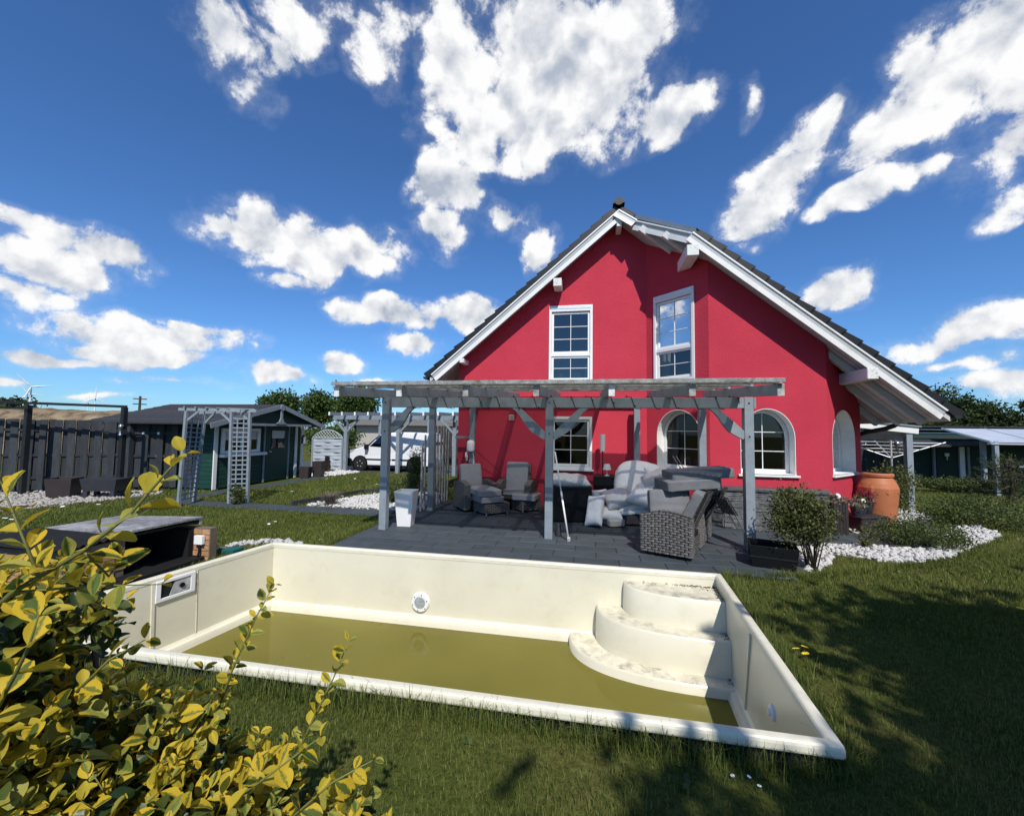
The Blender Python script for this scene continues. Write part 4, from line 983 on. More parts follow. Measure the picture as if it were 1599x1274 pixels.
curtain('white curtain at the left side inside the angled upper window', (1.71, 8.83), (S2, -S2), (-S2, -S2), -.42, -.20, 2.74, 4.42, .20)
curtain('narrow white curtain inside the left upper window', (-0.40, 9.30), (1, 0), (0, -1), -.45, -.36, 3.2, 4.4, .14)
curtain('pale curtain inside the angled arched window behind the duvet', (1.765, 8.775), (S2, -S2), (-S2, -S2), -.42, -.26, .98, 2.0, .42)

# ------------------------------------------------------------------ pergola over the patio
def make_pergola():
    t = thing('pergola', 'grey timber pergola with corrugated roof standing over the patio', 'pergola', (-0.6, 6.5, 0))
    def rz(v): return 2.09 + (v - 5.1) * 0.068          # underside of the rafters
    posts = [(-3.33, 6.44, 2.185), (-0.60, 6.50, 2.185), (2.275, 6.52, 2.185), (-3.20, 8.19, 2.29), (-2.58, 9.06, 2.33), (1.00, 9.0, 2.33), (2.02, 7.98, 2.28)]
    for i, (x, y, h) in enumerate(posts):
        w = 0.06 if i != 2 else 0.062
        m = MB(); m.box(x - w, x + w, y - w, y + w, 0.0, h); p = m.build('post', M['grey'], t, world=True, bevel=0.006)
        if i < 3:
            for z in (2.10, 1.62):
                m = MB(); m.tube([(x, y - w, z), (x, y - w - .008, z)], 0.012, 8); m.build('bolt', M['kerb'], p, world=True)
            m = MB(); m.box(x - .05, x + .05, y - .05, y + .05, -.004, .02); m.build('post_foot', M['alu'], p, world=True)
    m = MB(); m.box(-3.27, 2.21, 6.46, 6.55, 2.025, 2.18); m.build('front_beam', M['grey'], t, world=True, bevel=0.005)
    m = MB(); m.box(2.34, 2.37, 6.46, 6.55, 2.02, 2.175); m.build('beam_stub', M['grey'], t, world=True, bevel=0.004)
    m = MB(); m.box(-3.02, 1.05, 9.12, 9.21, 2.33, 2.36); m.build('wall_plate', M['grey'], t, world=True, bevel=0.004)
    for i in range(7):
        u = -3.385 + 0.915 * i + (0.02 if i == 6 else 0); ve = 9.15 if u < 1.1 else (8.45 if u < 2 else 8.2)
        m = MB(); m.bar((u, 5.1, rz(5.1) + .07), (u, ve, rz(ve) + .07), 0.068, 0.135); rf = m.build('rafter', M['grey'], t, world=True, bevel=0.005)
        m = MB(); m.box(u - .036, u + .036, 5.088, 5.099, rz(5.1) - .002, rz(5.1) + .137); m.build('rafter_end', M['worn_white'] if i in (0, 1, 4) else M['greyw'], rf, world=True)
    for k, v in enumerate((5.16, 6.0, 6.9, 7.7)):
        m = MB(); m.box(-3.44, 2.16, v - .03, v + .03, rz(v) + .139, rz(v) + .172); m.build('batten', M['greyw'], t, world=True, bevel=0.004)
    m = MB(); m.box(-3.43, 2.15, 5.028, 5.046, rz(5.05) + .150, rz(5.05) + .198); m.build('front_fascia', M['greyw'], t, world=True, bevel=0.003)
    # corrugated sheets, one between each pair of battens' joints
    for s, (ua, ub) in enumerate(((-3.42, -1.58), (-1.66, 0.32), (0.24, 2.14))):
        n = int((ub - ua) / 0.0095); vs, fs = [], []
        ve = 9.2 if s < 2 else 8.2
        for v in (5.05, 6.4, 7.7, ve):
            for i in range(n + 1):
                u = ua + (ub - ua) * i / n; vs.append((u, v, rz(v) + 0.184 + 0.004 * s + 0.007 * math.sin(u * 2 * math.pi / 0.076)))
        for r in range(3):
            for i in range(n): fs.append((r*(n+1) + i, r*(n+1) + i + 1, (r+1)*(n+1) + i + 1, (r+1)*(n+1) + i))
        m = MB(); m.v = vs; m.f = fs; o = m.build('roof_sheet', M['sheet'], t, world=True, smooth=True)
    # shaped knee braces
    def brace(x0, z0, x1, z1, y):
        """from post (x0, z0) up to beam (x1, z1); underside scalloped"""
        a, b = Vector((x0, z0)), Vector((x1, z1)); d = (b - a); n_ = Vector((-d.y, d.x)).normalized()
        if n_.y < 0: n_ = -n_
        up, lo = [], []
        for i in range(13):
            q = i / 12; p = a + d * q; bulge = 0.03 * math.sin(q * math.pi * 2 - .6)
            up.append(p + n_ * 0.065); lo.append(p - n_ * (0.055 + bulge))
        poly = [Vector((p.x, y - .03, p.y)) for p in up] + [Vector((p.x, y - .03, p.y)) for p in lo[::-1]]
        m = MB(); m.prism(poly, (0, .06, 0)); m.build('brace', M['grey'], t, world=True, bevel=0.004)
    brace(-3.30, 1.62, -2.86, 2.06, 6.50); brace(-0.66, 1.55, -1.20, 2.06, 6.50); brace(-0.54, 1.55, 0.0, 2.06, 6.50); brace(2.22, 1.60, 1.74, 2.06, 6.50)
    m = MB(); m.box(-2.98, -2.64, 9.02, 9.08, 1.47, 1.52); m.build('rail', M['grey'], t, world=True, bevel=0.003)
make_pergola()
def string_lights():
    m = MB(); pts = []
    for i in range(700):
        s = i / 699; u = -3.05 + 5.2 * s; a = s * 2 * math.pi * 17.5
        y = 6.505 + max(-.056, min(.056, .09 * math.cos(a))); z = 2.1025 + max(-.092, min(.092, .14 * math.sin(a))); pts.append((u, y, z))
    m.tube(pts, 0.0045, 5)
    o = single('string_light', m, M['cable'], 'black fairy light cable wound around the front pergola beam', 'lights', (-3.05, 6.5, 2.1))
    bm_ = MB(); bm_.lathe([(.004, 0), (.009, .008), (.009, .02), (.003, .03)], (0, 0, 0), 6); me = bm_.me('bulb'); me.materials.append(M['cable'])
    for i in range(12, 690, 14):
        p = Vector(pts[i]) - Vector(o.location); piece('bulb', me, o, p + Vector((0, -.008 if p.y < 0 else .008, 0)), (rnd.uniform(-1, 1), rnd.uniform(-1, 1), 0))
string_lights()

def picket_fence():
    t = thing('picket_fence', 'grey picket fence closing the pergola side beside the house corner', 'fence', (-3.15, 8.7, 0))
    off = t.location
    def pk(h):
        m = MB(); w = .036; pr = [(-w, 0), (w, 0), (w, h - .05), (w*.7, h - .015), (0, h), (-w*.7, h - .015), (-w, h - .05)]
        m.prism([(0, x, z) for x, z in pr], (.022, 0, 0)); me = m.me('picket'); me.materials.append(M['greyw']); return me
    for i, (y, h) in enumerate([(7.86, 1.38), (8.02, 1.52), (8.36, 1.66), (8.50, 1.70), (8.64, 1.71), (8.78, 1.71), (8.92, 1.70), (9.06, 1.67), (9.2, 1.60)]):
        x = -3.16 + (9.2 - y) * -0.06
        piece('picket', pk(h), t, Vector((x - .05, y, .03)) - off, (rnd.uniform(-.01, .01), rnd.uniform(-.01, .01), .06))
    for z in (.35, 1.35):
        m = MB(); m.bar((-3.30, 8.25, z), (-3.245, 9.24, z), .03, .07); m.build('rail', M['greyw'], t, world=True, bevel=.003)
    m = MB(); m.tube([(-3.30, 7.84, 1.02), (-3.31, 7.90, 1.08), (-3.30, 7.98, 1.20), (-3.29, 8.02, 1.30)], .012, 8); m.build('handle', M['greyw'], t, world=True, smooth=True)
picket_fence()
def junction_box():
    t = thing('socket_box', 'pale grey rounded socket box with plugs on the rear pergola post', 'box', (-2.58, 8.93, 1.18))
    m = MB(); m.lathe([(0.001, .26), (.05, .255), (.085, .22), (.09, .16), (.088, .04), (.08, .0)], (-2.58, 8.93, 1.18), 20); m.build('housing', M['pvc'], t, world=True, smooth=True)
    for x, z in ((-2.68, 1.05), (-2.66, .98), (-2.50, .92)):
        m = MB(); m.box(x - .018, x + .018, 8.90, 8.93, z, z + .11); pl = m.build('plug', M['pvc'], t, world=True, bevel=.005)
        m = MB(); m.tube([(x, 8.915, z + .11), (x * .6 - 2.58 * .4, 8.92, 1.19)], .005, 6); m.build('cord', M['pvc'], pl, world=True)
    m = MB(); m.tube([(-2.5, 9.0, 1.22), (-2.2, 9.1, .95), (-1.95, 9.15, .72), (-1.9, 9.15, .5)], .006, 6); single('power_cable', m, M['cable'], 'thin dark cable slanting down the red wall behind the armchairs', 'cable', (-2.2, 9.1, .5))
junction_box()

# ------------------------------------------------------------------ cushions and pillows
from mathutils import noise as mnoise
def box_cushion(w, d, h, seed=0, k=24, puff=0.10, wr=0.007, n=13, tuft=False):
    bm = bmesh.new(); bmesh.ops.create_cube(bm, size=2); bmesh.ops.subdivide_edges(bm, edges=bm.edges, cuts=n, use_grid_fill=True)
    for v in bm.verts:
        x, y, z = v.co; L = (abs(x)**k + abs(y)**k + abs(z)**k) ** (1/k); x, y, z = x/L, y/L, z/L
        pf = 1 + puff * 4 * (1 - x*x) * (1 - y*y) * .5
        if tuft and abs(z) > .5:
            pf -= 0.25 * max(0, 1 - abs(math.sin(x * 4.7)) * 2.5) * .6 + 0.25 * max(0, 1 - abs(math.sin(y * 3.2)) * 2.5) * .6
        q = Vector((x * w/2, y * d/2, z * h/2 * pf))
        nz = mnoise.noise(q * 9 + Vector((seed, 0, 0))) * wr + mnoise.noise(q * 22 + Vector((0, seed, 0))) * wr * .5
        v.co = q + Vector((nz, nz * .6, nz))
    me = bpy.data.meshes.new('cushion'); bm.to_mesh(me); bm.free(); me.polygons.foreach_set('use_smooth', [True] * len(me.polygons)); return me
def pillow_mesh(w, d, h, seed=0, n=22, wr=0.012, sag=0.0):
    vs, fs = [], []
    for s in (1, -1):
        k = len(vs)
        for j in range(n + 1):
            for i in range(n + 1):
                x, y = -1 + 2*i/n, -1 + 2*j/n
                e = max(0, (1 - x**4) * (1 - y**4)) ** 0.55
                px = x * (1 - 0.10 * (1 - y*y)) * w/2; py = y * (1 - 0.10 * (1 - x*x)) * d/2      # pulled-in sides, pointed corners
                q = Vector((px, py, 0)); nz = mnoise.noise(q * 8 + Vector((seed * 3.1, 0, s))) * wr + mnoise.noise(q * 19 + Vector((0, seed, s))) * wr * .45
                vs.append((px, py, s * h/2 * e + nz * e * 1.3 - sag * (px*px + py*py)))
        for j in range(n):
            for i in range(n):
                a = k + j*(n+1) + i; f = (a, a+1, a+n+2, a+n+1); fs.append(f if s > 0 else f[::-1])
    me = bpy.data.meshes.new('pillow'); me.from_pydata(vs, [], fs); me.update()
    bm = bmesh.new(); bm.from_mesh(me); bmesh.ops.remove_doubles(bm, verts=bm.verts, dist=1e-4); bm.to_mesh(me); bm.free()
    me.polygons.foreach_set('use_smooth', [True] * len(me.polygons)); return me
def soft(name, me, material, label, cat, loc, rot, group=None):
    o = mesh_obj(name, me, material); o.location = loc; o.rotation_euler = Euler([R(a) for a in rot], 'XYZ'); return tag(o, label, cat, group)

# ------------------------------------------------------------------ rattan furniture
def weave(mb, S, nu, nv, h=0.010, gap=0.20):
    """woven strands over the patch S(a, b): a, b in 0..1; returns point"""
    e = 1e-3
    for j in range(nv):
        b0, b1 = (j + gap/2) / nv, (j + 1 - gap/2) / nv; bm_ = (b0 + b1) / 2
        sh = 0.5 if j % 2 else 0.0
        for i in range(-1 if sh else 0, nu):
            a0, a1 = (i + sh + 0.04) / nu, (i + sh + 0.96) / nu
            a0, a1 = max(0, a0), min(1, a1)
            if a1 - a0 < 0.25 / nu: continue
            am = (a0 + a1) / 2; p = S(am, bm_); nrm = (S(min(1, am + e), bm_) - S(max(0, am - e), bm_)).cross(S(am, min(1, bm_ + e)) - S(am, max(0, bm_ - e))).normalized()
            q = (a1 - a0) * .22; L0 = nrm * h * rnd.uniform(.8, 1.1); lo = nrm * (-.002)
            mb.add([S(a0, b0) + lo, S(a0 + q, b0) + L0 * .8, S(a1 - q, b0) + L0 * .8, S(a1, b0) + lo, S(a0, b1) + lo, S(a0 + q, b1) + L0, S(a1 - q, b1) + L0, S(a1, b1) + lo],
                   [(0, 1, 5, 4), (1, 2, 6, 5), (2, 3, 7, 6)])
def raw(mb, name, material, parent):          # no normal recalculation: open strips
    me = bpy.data.meshes.new(name); me.from_pydata(mb.v, [], mb.f); me.update(); return mesh_obj(name, me, material, parent)
def patch(p00, p10, p11, p01):
    p00, p10, p11, p01 = map(Vector, (p00, p10, p11, p01))
    return lambda a, b: (p00 * (1-a) + p10 * a) * (1-b) + (p01 * (1-a) + p11 * a) * b
def make_armchair(name, label, loc, rz, W=0.74, D=0.66, recline=14, mat_s='strand', group=None, cs=0.085, ch=0.031):
    t = thing(name, label, 'armchair', loc, rz, group); aw = 0.13
    def top(y): q = (y + D/2) / D; return 0.545 + 0.055 * math.sin(math.pi * min(1, max(0, q)))
    for s in (-1, 1):
        x0, x1 = (s * W/2, s * (W/2 - aw)); xa, xb = min(x0, x1), max(x0, x1)
        ys = [-D/2 + D * i / 12 for i in range(13)]
        m = MB(); m.prism([(xa + .006, -D/2 + .006, .05), (xa + .006, D/2 - .006, .05)] + [(xa + .006, min(D/2 - .006, max(-D/2 + .006, y)), top(y) - .006) for y in ys[::-1]], (xb - xa - .012, 0, 0))
        arm = m.build('armrest', M['rattan_core'], t)
        w = MB(); nv = int(.5 / ch); nu = int(D / cs)
        weave(w, lambda a, b: Vector((xb, -D/2 + D*a, .05 + (top(-D/2 + D*a) - .05) * b)), nu, nv)
        weave(w, lambda a, b: Vector((xa, D/2 - D*a, .05 + (top(D/2 - D*a) - .05) * b)), nu, nv)
        weave(w, lambda a, b: Vector((xb - (xb-xa)*a, D/2, .05 + (top(D/2) - .05) * b)), 3, nv)
        weave(w, lambda a, b: Vector((xa + (xb-xa)*a, -D/2, .05 + (top(-D/2) - .05) * b)), 3, nv)
        weave(w, lambda a, b: Vector((xb - (xb-xa)*b, -D/2 + D*a, top(-D/2 + D*a))), nu, 5)
        o = raw(w, 'weave', M[mat_s], arm); o['kind'] = 'stuff'
    xi = W/2 - aw - .004
    m = MB(); m.box(-xi, xi, -D/2 + .03, D/2 - .02, .25, .31); seat = m.build('seat', M['rattan_core'], t)
    w = MB(); weave(w, patch((xi, D/2 - .02, .24), (-xi, D/2 - .02, .24), (-xi, D/2 - .02, .312), (xi, D/2 - .02, .312)), int(2*xi/cs), 4)
    weave(w, patch((-xi, -D/2 + .012, .05), (xi, -D/2 + .012, .05), (xi, -D/2 + .012, .27), (-xi, -D/2 + .012, .27)), int(2*xi/cs), 11); o = raw(w, 'weave', M[mat_s], seat); o['kind'] = 'stuff'
    a = R(recline); bl = 0.62; y0, z0 = -D/2 + .10, .32; dy, dz = -math.sin(a), math.cos(a); ny, nz = math.cos(a), math.sin(a)
    m = MB(); th = .035
    P = [(x, y0 + dy*l + ny*q, z0 + dz*l + nz*q) for q in (0, -th) for x, l in ((-xi, 0), (xi, 0), (xi, bl), (-xi, bl))]
    m.add(P, [(0,1,2,3),(7,6,5,4),(0,4,5,1),(1,5,6,2),(2,6,7,3),(3,7,4,0)]); bk = m.build('backrest', M['rattan_core'], t)
    w = MB(); weave(w, patch(P[4], P[5], P[6], P[7]), int(2*xi/cs), int(bl/ch)); weave(w, patch(P[1], P[0], P[3], P[2]), int(2*xi/cs), int(bl/ch)); o = raw(w, 'weave', M[mat_s], bk); o['kind'] = 'stuff'
    for sx in (-1, 1):
        for sy in (-1, 1):
            m = MB(); m.tube([(sx*(W/2 - .065), sy*(D/2 - .06), 0), (sx*(W/2 - .065), sy*(D/2 - .06), .052)], .02, 8); m.build('leg', M['blackmetal'], t)
    if False:
        for sx in (-1, 1):
            m = MB(); x = sx * (xi + .002); m.tube([(x, y0 - .02, .12), (x, y0 + dy*.42 - ny*.05, z0 + dz*.42 - nz*.05)], .008, 8); m.build('hinge_rod', M['steel'], t)
            m = MB(); m.tube([(x*.93, y0 + dy*.3, z0 + dz*.3 - .04), (x*.93, y0 - .62, .10)], .007, 8); m.build('hinge_rod', M['steel'], t)
    return t
def make_ottoman(name, label, loc, rz, s, h=.22, mat_s='strand_dark', group=None):
    t = thing(name, label, 'ottoman', loc, rz, group); a = s/2
    m = MB(); m.box(-a + .005, a - .005, -a + .005, a - .005, .035, h - .004); b = m.build('body', M['rattan_core'], t)
    w = MB(); nu, nv = int(s/.085), int((h - .03)/.031)
    for p in (((-a, -a), (a, -a)), ((a, -a), (a, a)), ((a, a), (-a, a)), ((-a, a), (-a, -a))):
        weave(w, patch((*p[0], .035), (*p[1], .035), (*p[1], h), (*p[0], h)), nu, nv)
    weave(w, patch((-a, -a, h), (a, -a, h), (a, a, h), (-a, a, h)), nu, int(s/.033))
    o = raw(w, 'weave', M[mat_s], b); o['kind'] = 'stuff'
    for sx in (-1, 1):
        for sy in (-1, 1):
            m = MB(); m.tube([(sx*(a - .03), sy*(a - .03), 0), (sx*(a - .03), sy*(a - .03), .036)], .014, 8); m.build('foot', M['alu'], t)
    return t
def loose_panel():
    t = thing('footrest_panel', 'small woven rattan panel hanging on two steel rods behind the front armchair', 'panel', (1.93, 6.42, .50), R(-20))
    p = [(-.17, -.02, .26), (.02, -.16, .26), (.15, -.10, .02), (-.04, .04, .02)]
    m = MB(); m.prism(p, (.012, .018, .008)); b = m.build('core', M['rattan_core'], t)
    w = MB(); weave(w, patch(p[3], p[2], p[1], p[0]), 5, 13); o = raw(w, 'weave', M['strand'], b); o['kind'] = 'stuff'
    for x, y in ((.10, -.07), (.02, -.01)):
        m = MB(); m.tube([(x, y, .06), (x + .13, y + .02, -.20)], .007, 8); m.build('rod', M['steel'], t)
    t = thing('folding_rods', 'pair of steel rods sticking up behind the stacked grey cushions', 'rods', (1.46, 7.0, .95))
    for d in (0, .05):
        m = MB(); m.tube([(.08 + d, 0, .0), (-.02 + d, .02, .16)], .012, 8); m.build('sleeve', M['blackmetal'], t)
        m = MB(); m.tube([(-.02 + d, .02, .16), (-.12 + d, .05, .34)], .006, 8); m.build('rod', M['steel'], t)
loose_panel()
AG = 'rattan armchairs on the patio'
make_armchair('rattan_armchair', 'dark rattan armchair nearest the grey picket fence', (-2.37, 8.56, 0), R(-141.5), W=.70, D=.64, mat_s='strand_dark', group=AG)
make_armchair('rattan_armchair', 'dark rattan armchair against the red wall left of the black rattan box', (-1.52, 8.87, 0), R(176), W=.76, D=.64, mat_s='strand_dark', group=AG)
make_armchair('rattan_armchair', 'grey rattan armchair nearest the pool, piled with grey cushions', (1.16, 6.20, 0), R(66.5), recline=24, group=AG)
make_armchair('rattan_armchair', 'grey rattan armchair directly behind the cushion piled one by the right post', (1.475, 6.91, 0), R(66.5), recline=32, group=AG)
make_ottoman('rattan_ottoman', 'larger rattan ottoman under stacked grey cushions by the left armchair', (-1.935, 8.27, 0), R(43), .54, group='rattan ottomans')
make_ottoman('rattan_ottoman', 'smaller rattan ottoman with one rounded cushion beside the black rattan box', (-1.28, 8.70, 0), R(40), .46, group='rattan ottomans')
CG = 'grey seat cushions'
def rot_of(rz): return rz
soft('back_cushion', box_cushion(.48, .60, .13, 1), M['cushion_lt'], 'upright grey back cushion of the armchair nearest the picket fence', 'cushion', (-2.50, 8.70, .63), (104, 0, -141.5), CG)
soft('seat_cushion', box_cushion(.50, .66, .12, 2), M['cushion_lt'], 'upper of two stacked grey seat cushions over the larger ottoman', 'cushion', (-2.08, 8.23, .435), (-3, 0, -141.5), CG)
soft('seat_cushion', box_cushion(.48, .56, .11, 3), M['cushion_lt'], 'lower of two stacked grey seat cushions lying on the larger ottoman', 'cushion', (-2.0, 8.20, .295), (0, 0, -141.5), CG)
soft('back_cushion', box_cushion(.48, .62, .13, 4), M['cushion_lt'], 'upright grey back cushion against the red wall below the vent', 'cushion', (-1.53, 9.02, .66), (102, 0, 176), CG)
soft('seat_cushion', box_cushion(.46, .52, .11, 5), M['cushion_lt'], 'grey seat cushion in the armchair against the red wall', 'cushion', (-1.52, 8.80, .37), (0, 0, 176), CG)
soft('ottoman_cushion', box_cushion(.50, .46, .11, 6), M['cushion_lt'], 'grey cushion on the smaller ottoman next to the black rattan box', 'cushion', (-1.26, 8.60, .30), (0, 0, 170), CG)
# pile on the near armchair
soft('seat_cushion', box_cushion(.54, .84, .13, 7), M['cushion'], 'grey cushion topmost of the pile on the front armchair', 'cushion', (1.52, 6.32, 1.085), (5, -1, -84), CG)
soft('seat_cushion', box_cushion(.50, .76, .14, 8), M['cushion'], 'grey cushion second from the top of the front armchair pile', 'cushion', (1.37, 6.25, .955), (4, 1, -76), CG)
soft('tufted_cushion', box_cushion(.54, .44, .16, 9, tuft=True, puff=.3), M['cushion'], 'tufted grey cushion standing upright on the front armchair seat', 'cushion', (1.10, 6.10, .64), (76, 0, 6), CG)
soft('tufted_cushion', box_cushion(.50, .44, .16, 10, tuft=True, puff=.3), M['cushion'], 'grey cushion standing behind the tufted one on the front armchair', 'cushion', (1.20, 6.38, .66), (80, 0, 24), CG)
soft('back_cushion', box_cushion(.46, .56, .13, 12), M['cushion'], 'grey back cushion leaning on the reclined back of the front armchair', 'cushion', (1.42, 6.10, .62), (116, 0, 66.5), CG)
soft('back_cushion', box_cushion(.46, .58, .13, 13), M['cushion'], 'grey back cushion leaning on the rearmost reclined armchair', 'cushion', (1.76, 6.80, .62), (122, 0, 66.5), CG)
# white bedding between the black box and the front armchair
PG = 'white pillows heaped on the patio'
soft('pillow', pillow_mesh(.34, .60, .17, 1), M['pillow'], 'white oblong pillow leaning at the front of the heap, near the pole', 'pillow', (0.12, 7.53, .275), (58, -10, -28), PG)
soft('pillow', pillow_mesh(.52, .46, .20, 2), M['pillow_grey'], 'light grey square pillow on the middle of the heap', 'pillow', (0.52, 7.78, .47), (38, -14, 14), PG)
soft('pillow', pillow_mesh(.40, .36, .18, 3), M['pillow'], 'small white pillow above the beige cushion', 'pillow', (0.40, 7.66, .21), (22, 6, 8), PG)
soft('pillow', pillow_mesh(.56, .42, .15, 4), M['pillow'], 'white pillow lying flat above the folded cloth', 'pillow', (0.76, 7.87, .345), (12, -12, 10), PG)
soft('folded_cloth', box_cushion(.46, .38, .075, 5, k=5, wr=.016), M['pillow'], 'folded white cloth lying on the dark taupe cushion', 'cloth', (0.77, 7.84, .245), (3, -5, 8))
soft('taupe_cushion', box_cushion(.42, .40, .18, 6, k=9, puff=.03), M['taupe'], 'dark taupe block cushion on the pavers under the folded cloth', 'cushion', (0.80, 7.88, .105), (0, 0, 10))
soft('beige_cushion', box_cushion(.30, .36, .12, 7, k=9, puff=.04), M['beige'], 'beige block cushion on the pavers at the front of the heap', 'cushion', (0.44, 7.66, .07), (0, 0, 22))
soft('duvet', box_cushion(.98, 1.0, .50, 8, k=2.9, puff=0, wr=.016), M['pillow'], 'large rounded white duvet rising at the back of the heap', 'duvet', (0.98, 8.28, .62), (66, 8, 6))
soft('pillow', pillow_mesh(.50, .42, .20, 9), M['pillow_grey'], 'light grey pillow leaning on the duvet under the arched window', 'pillow', (1.18, 7.72, .84), (34, -24, -14), PG)
soft('pillow', pillow_mesh(.64, .5, .24, 10), M['pillow'], 'white pillow behind the stacked grey cushions', 'pillow', (1.32, 7.86, .78), (40, 14, 20), PG)
soft('pillow', pillow_mesh(.6, .5, .26, 14), M['pillow'], 'white pillow at the bottom of the duvet, beside the rear armchair', 'pillow', (1.02, 7.62, .55), (30, 10, -30), PG)
soft('pillow', pillow_mesh(.40, .34, .18, 15), M['pillow'], 'white pillow squeezed between the black box and the heap', 'pillow', (0.22, 7.98, .42), (70, 0, 40), PG)
soft('pillow', pillow_mesh(.80, .46, .20, 11), M['pillow_pat'], 'patterned grey pillow lying on the black rattan box', 'pillow', (-0.36, 7.98, .735), (14, 2, 12), PG)
def black_box():
    t = thing('rattan_box', 'large black rattan storage box behind the middle pergola post', 'box', (-0.39, 7.96, 0), R(9.6))
    m = MB(); m.box(-.42, .42, -.25, .25, .02, .60); b = m.build('body', M['blackrattan'], t, bevel=.008)
    m = MB(); m.box(-.43, .43, -.26, .26, .602, .64); m.build('lid', M['blackrattan'], t, bevel=.006)
    w = MB()
    for p in (((-.42, -.25), (.42, -.25)), ((-.42, .25), (-.42, -.25))): weave(w, patch((*p[0], .03), (*p[1], .03), (*p[1], .6), (*p[0], .6)), 20 if p[0][1] == p[1][1] else 12, 44, h=.003, gap=.1)
    o = raw(w, 'weave', M['blackrattan'], b); o['kind'] = 'stuff'
    t = thing('side_table', 'black rattan side table with shelf against the red wall', 'table', (0.40, 8.66, 0), R(2))
    m = MB(); m.box(-.30, .30, -.22, .22, .74, .785); m.build('tabletop', M['blackrattan'], t, bevel=.006)
    m = MB(); m.box(-.29, .29, -.21, .21, .42, .735); m.build('drawer_box', M['blackrattan'], t, bevel=.004)
    m = MB(); m.box(-.40, .42, -.34, .20, .28, .34); m.build('shelf', M['blackrattan'], t, bevel=.006)
    for x in (-.26, .26):
        for y in (-.18, .18):
            m = MB(); m.box(x - .025, x + .025, y - .025, y + .025, 0, .279); m.build('leg', M['blackrattan'], t)
black_box()
def lamps():
    t = thing('table_lamp', 'small lamp with pale conical shade on the black side table', 'lamp', (0.37, 8.55, .786))
    m = MB(); m.lathe([(.05, 0), (.05, .008), (.008, .016), (.007, .09), (.012, .1), (.007, .11), (.006, .17)], (0, 0, 0), 16); m.build('stand', M['lampwhite'], t)
    m = MB(); m.lathe([(.085, .12), (.055, .235)], (0, 0, 0), 24, cap=False); m.build('lamp_shade', M['pillow_grey'], t, smooth=True)
    t = thing('floor_lamp', 'tall floor lamp with white cylinder shade and black pole', 'lamp', (0.30, 8.98, 0))
    m = MB(); m.lathe([(.13, 0), (.13, .02), (.012, .03), (.012, 1.26)], (0, 0, 0), 20); m.build('pole', M['blackmetal'], t)
    m = MB(); m.lathe([(.052, 1.255), (.052, 1.605)], (0, 0, 0), 24); m.build('lamp_shade', M['lampwhite'], t, smooth=False)
lamps()
def pole():
    t = thing('telescopic_pole', 'white telescopic pole leaning on the middle pergola post', 'pole', (-0.29, 6.42, 0))
    a, b = Vector((0, 0, .02)), Vector((-.215, .01, 1.34))
    m = MB(); m.tube([a, a.lerp(b, .55)], .014, 10); m.build('lower_tube', M['pvc'], t, smooth=True)
    m = MB(); m.tube([a.lerp(b, .55), b], .011, 10); m.build('upper_tube', M['pvc'], t, smooth=True)
    m = MB(); m.obox((0.005, -.01, .03), (.05, .05, .06)); m.build('joint', M['alu'], t, bevel=.006)
    m = MB(); m.lathe([(.045, 0), (.05, .02), (.036, .19), (.03, .2), (.028, .19)], (-.46, 6.68, 0), 16); single('small_pot', m, M['anthracite'], 'small dark pot standing behind the middle pergola post', 'pot', (-.46, 6.68, 0), smooth=False)
pole()
def tapered(b, tp, h, wall=.012):
    """square planter, open top: half sizes"""
    m = MB(); i = tp - wall
    m.add([(-b,-b,0),(b,-b,0),(b,b,0),(-b,b,0),(-tp,-tp,h),(tp,-tp,h),(tp,tp,h),(-tp,tp,h),(-i,-i,h),(i,-i,h),(i,i,h),(-i,i,h),(-i,-i,h-.08),(i,-i,h-.08),(i,i,h-.08),(-i,i,h-.08)],
          [(0,3,2,1),(0,1,5,4),(1,2,6,5),(2,3,7,6),(3,0,4,7),(4,5,9,8),(5,6,10,9),(6,7,11,10),(7,4,8,11),(8,9,13,12),(9,10,14,13),(10,11,15,14),(11,8,12,15)]); return m
t = thing('tall_planter', 'tall white tapered planter beside the left pergola post', 'planter', (-3.10, 6.80, 0), R(6))
tapered(.115, .165, .60).build('shell', M['pvc'], t, bevel=.004)
m = MB(); m.box(-.15, .15, -.15, .15, .50, .522); m.build('soil', M['hutdark'], t)
t = thing('black_planter', 'wide black plastic planter at the patio corner beside the leafy shrub', 'planter', (2.30, 5.86, 0), R(-16)); t.scale = (1.25, .95, 1)
q = tapered(.185, .215, .27); q.build('shell', M['black'], t, bevel=.005)
m = MB(); m.box(-.205, .205, -.205, .205, .12, .14); m.build('soil', M['hutdark'], t)

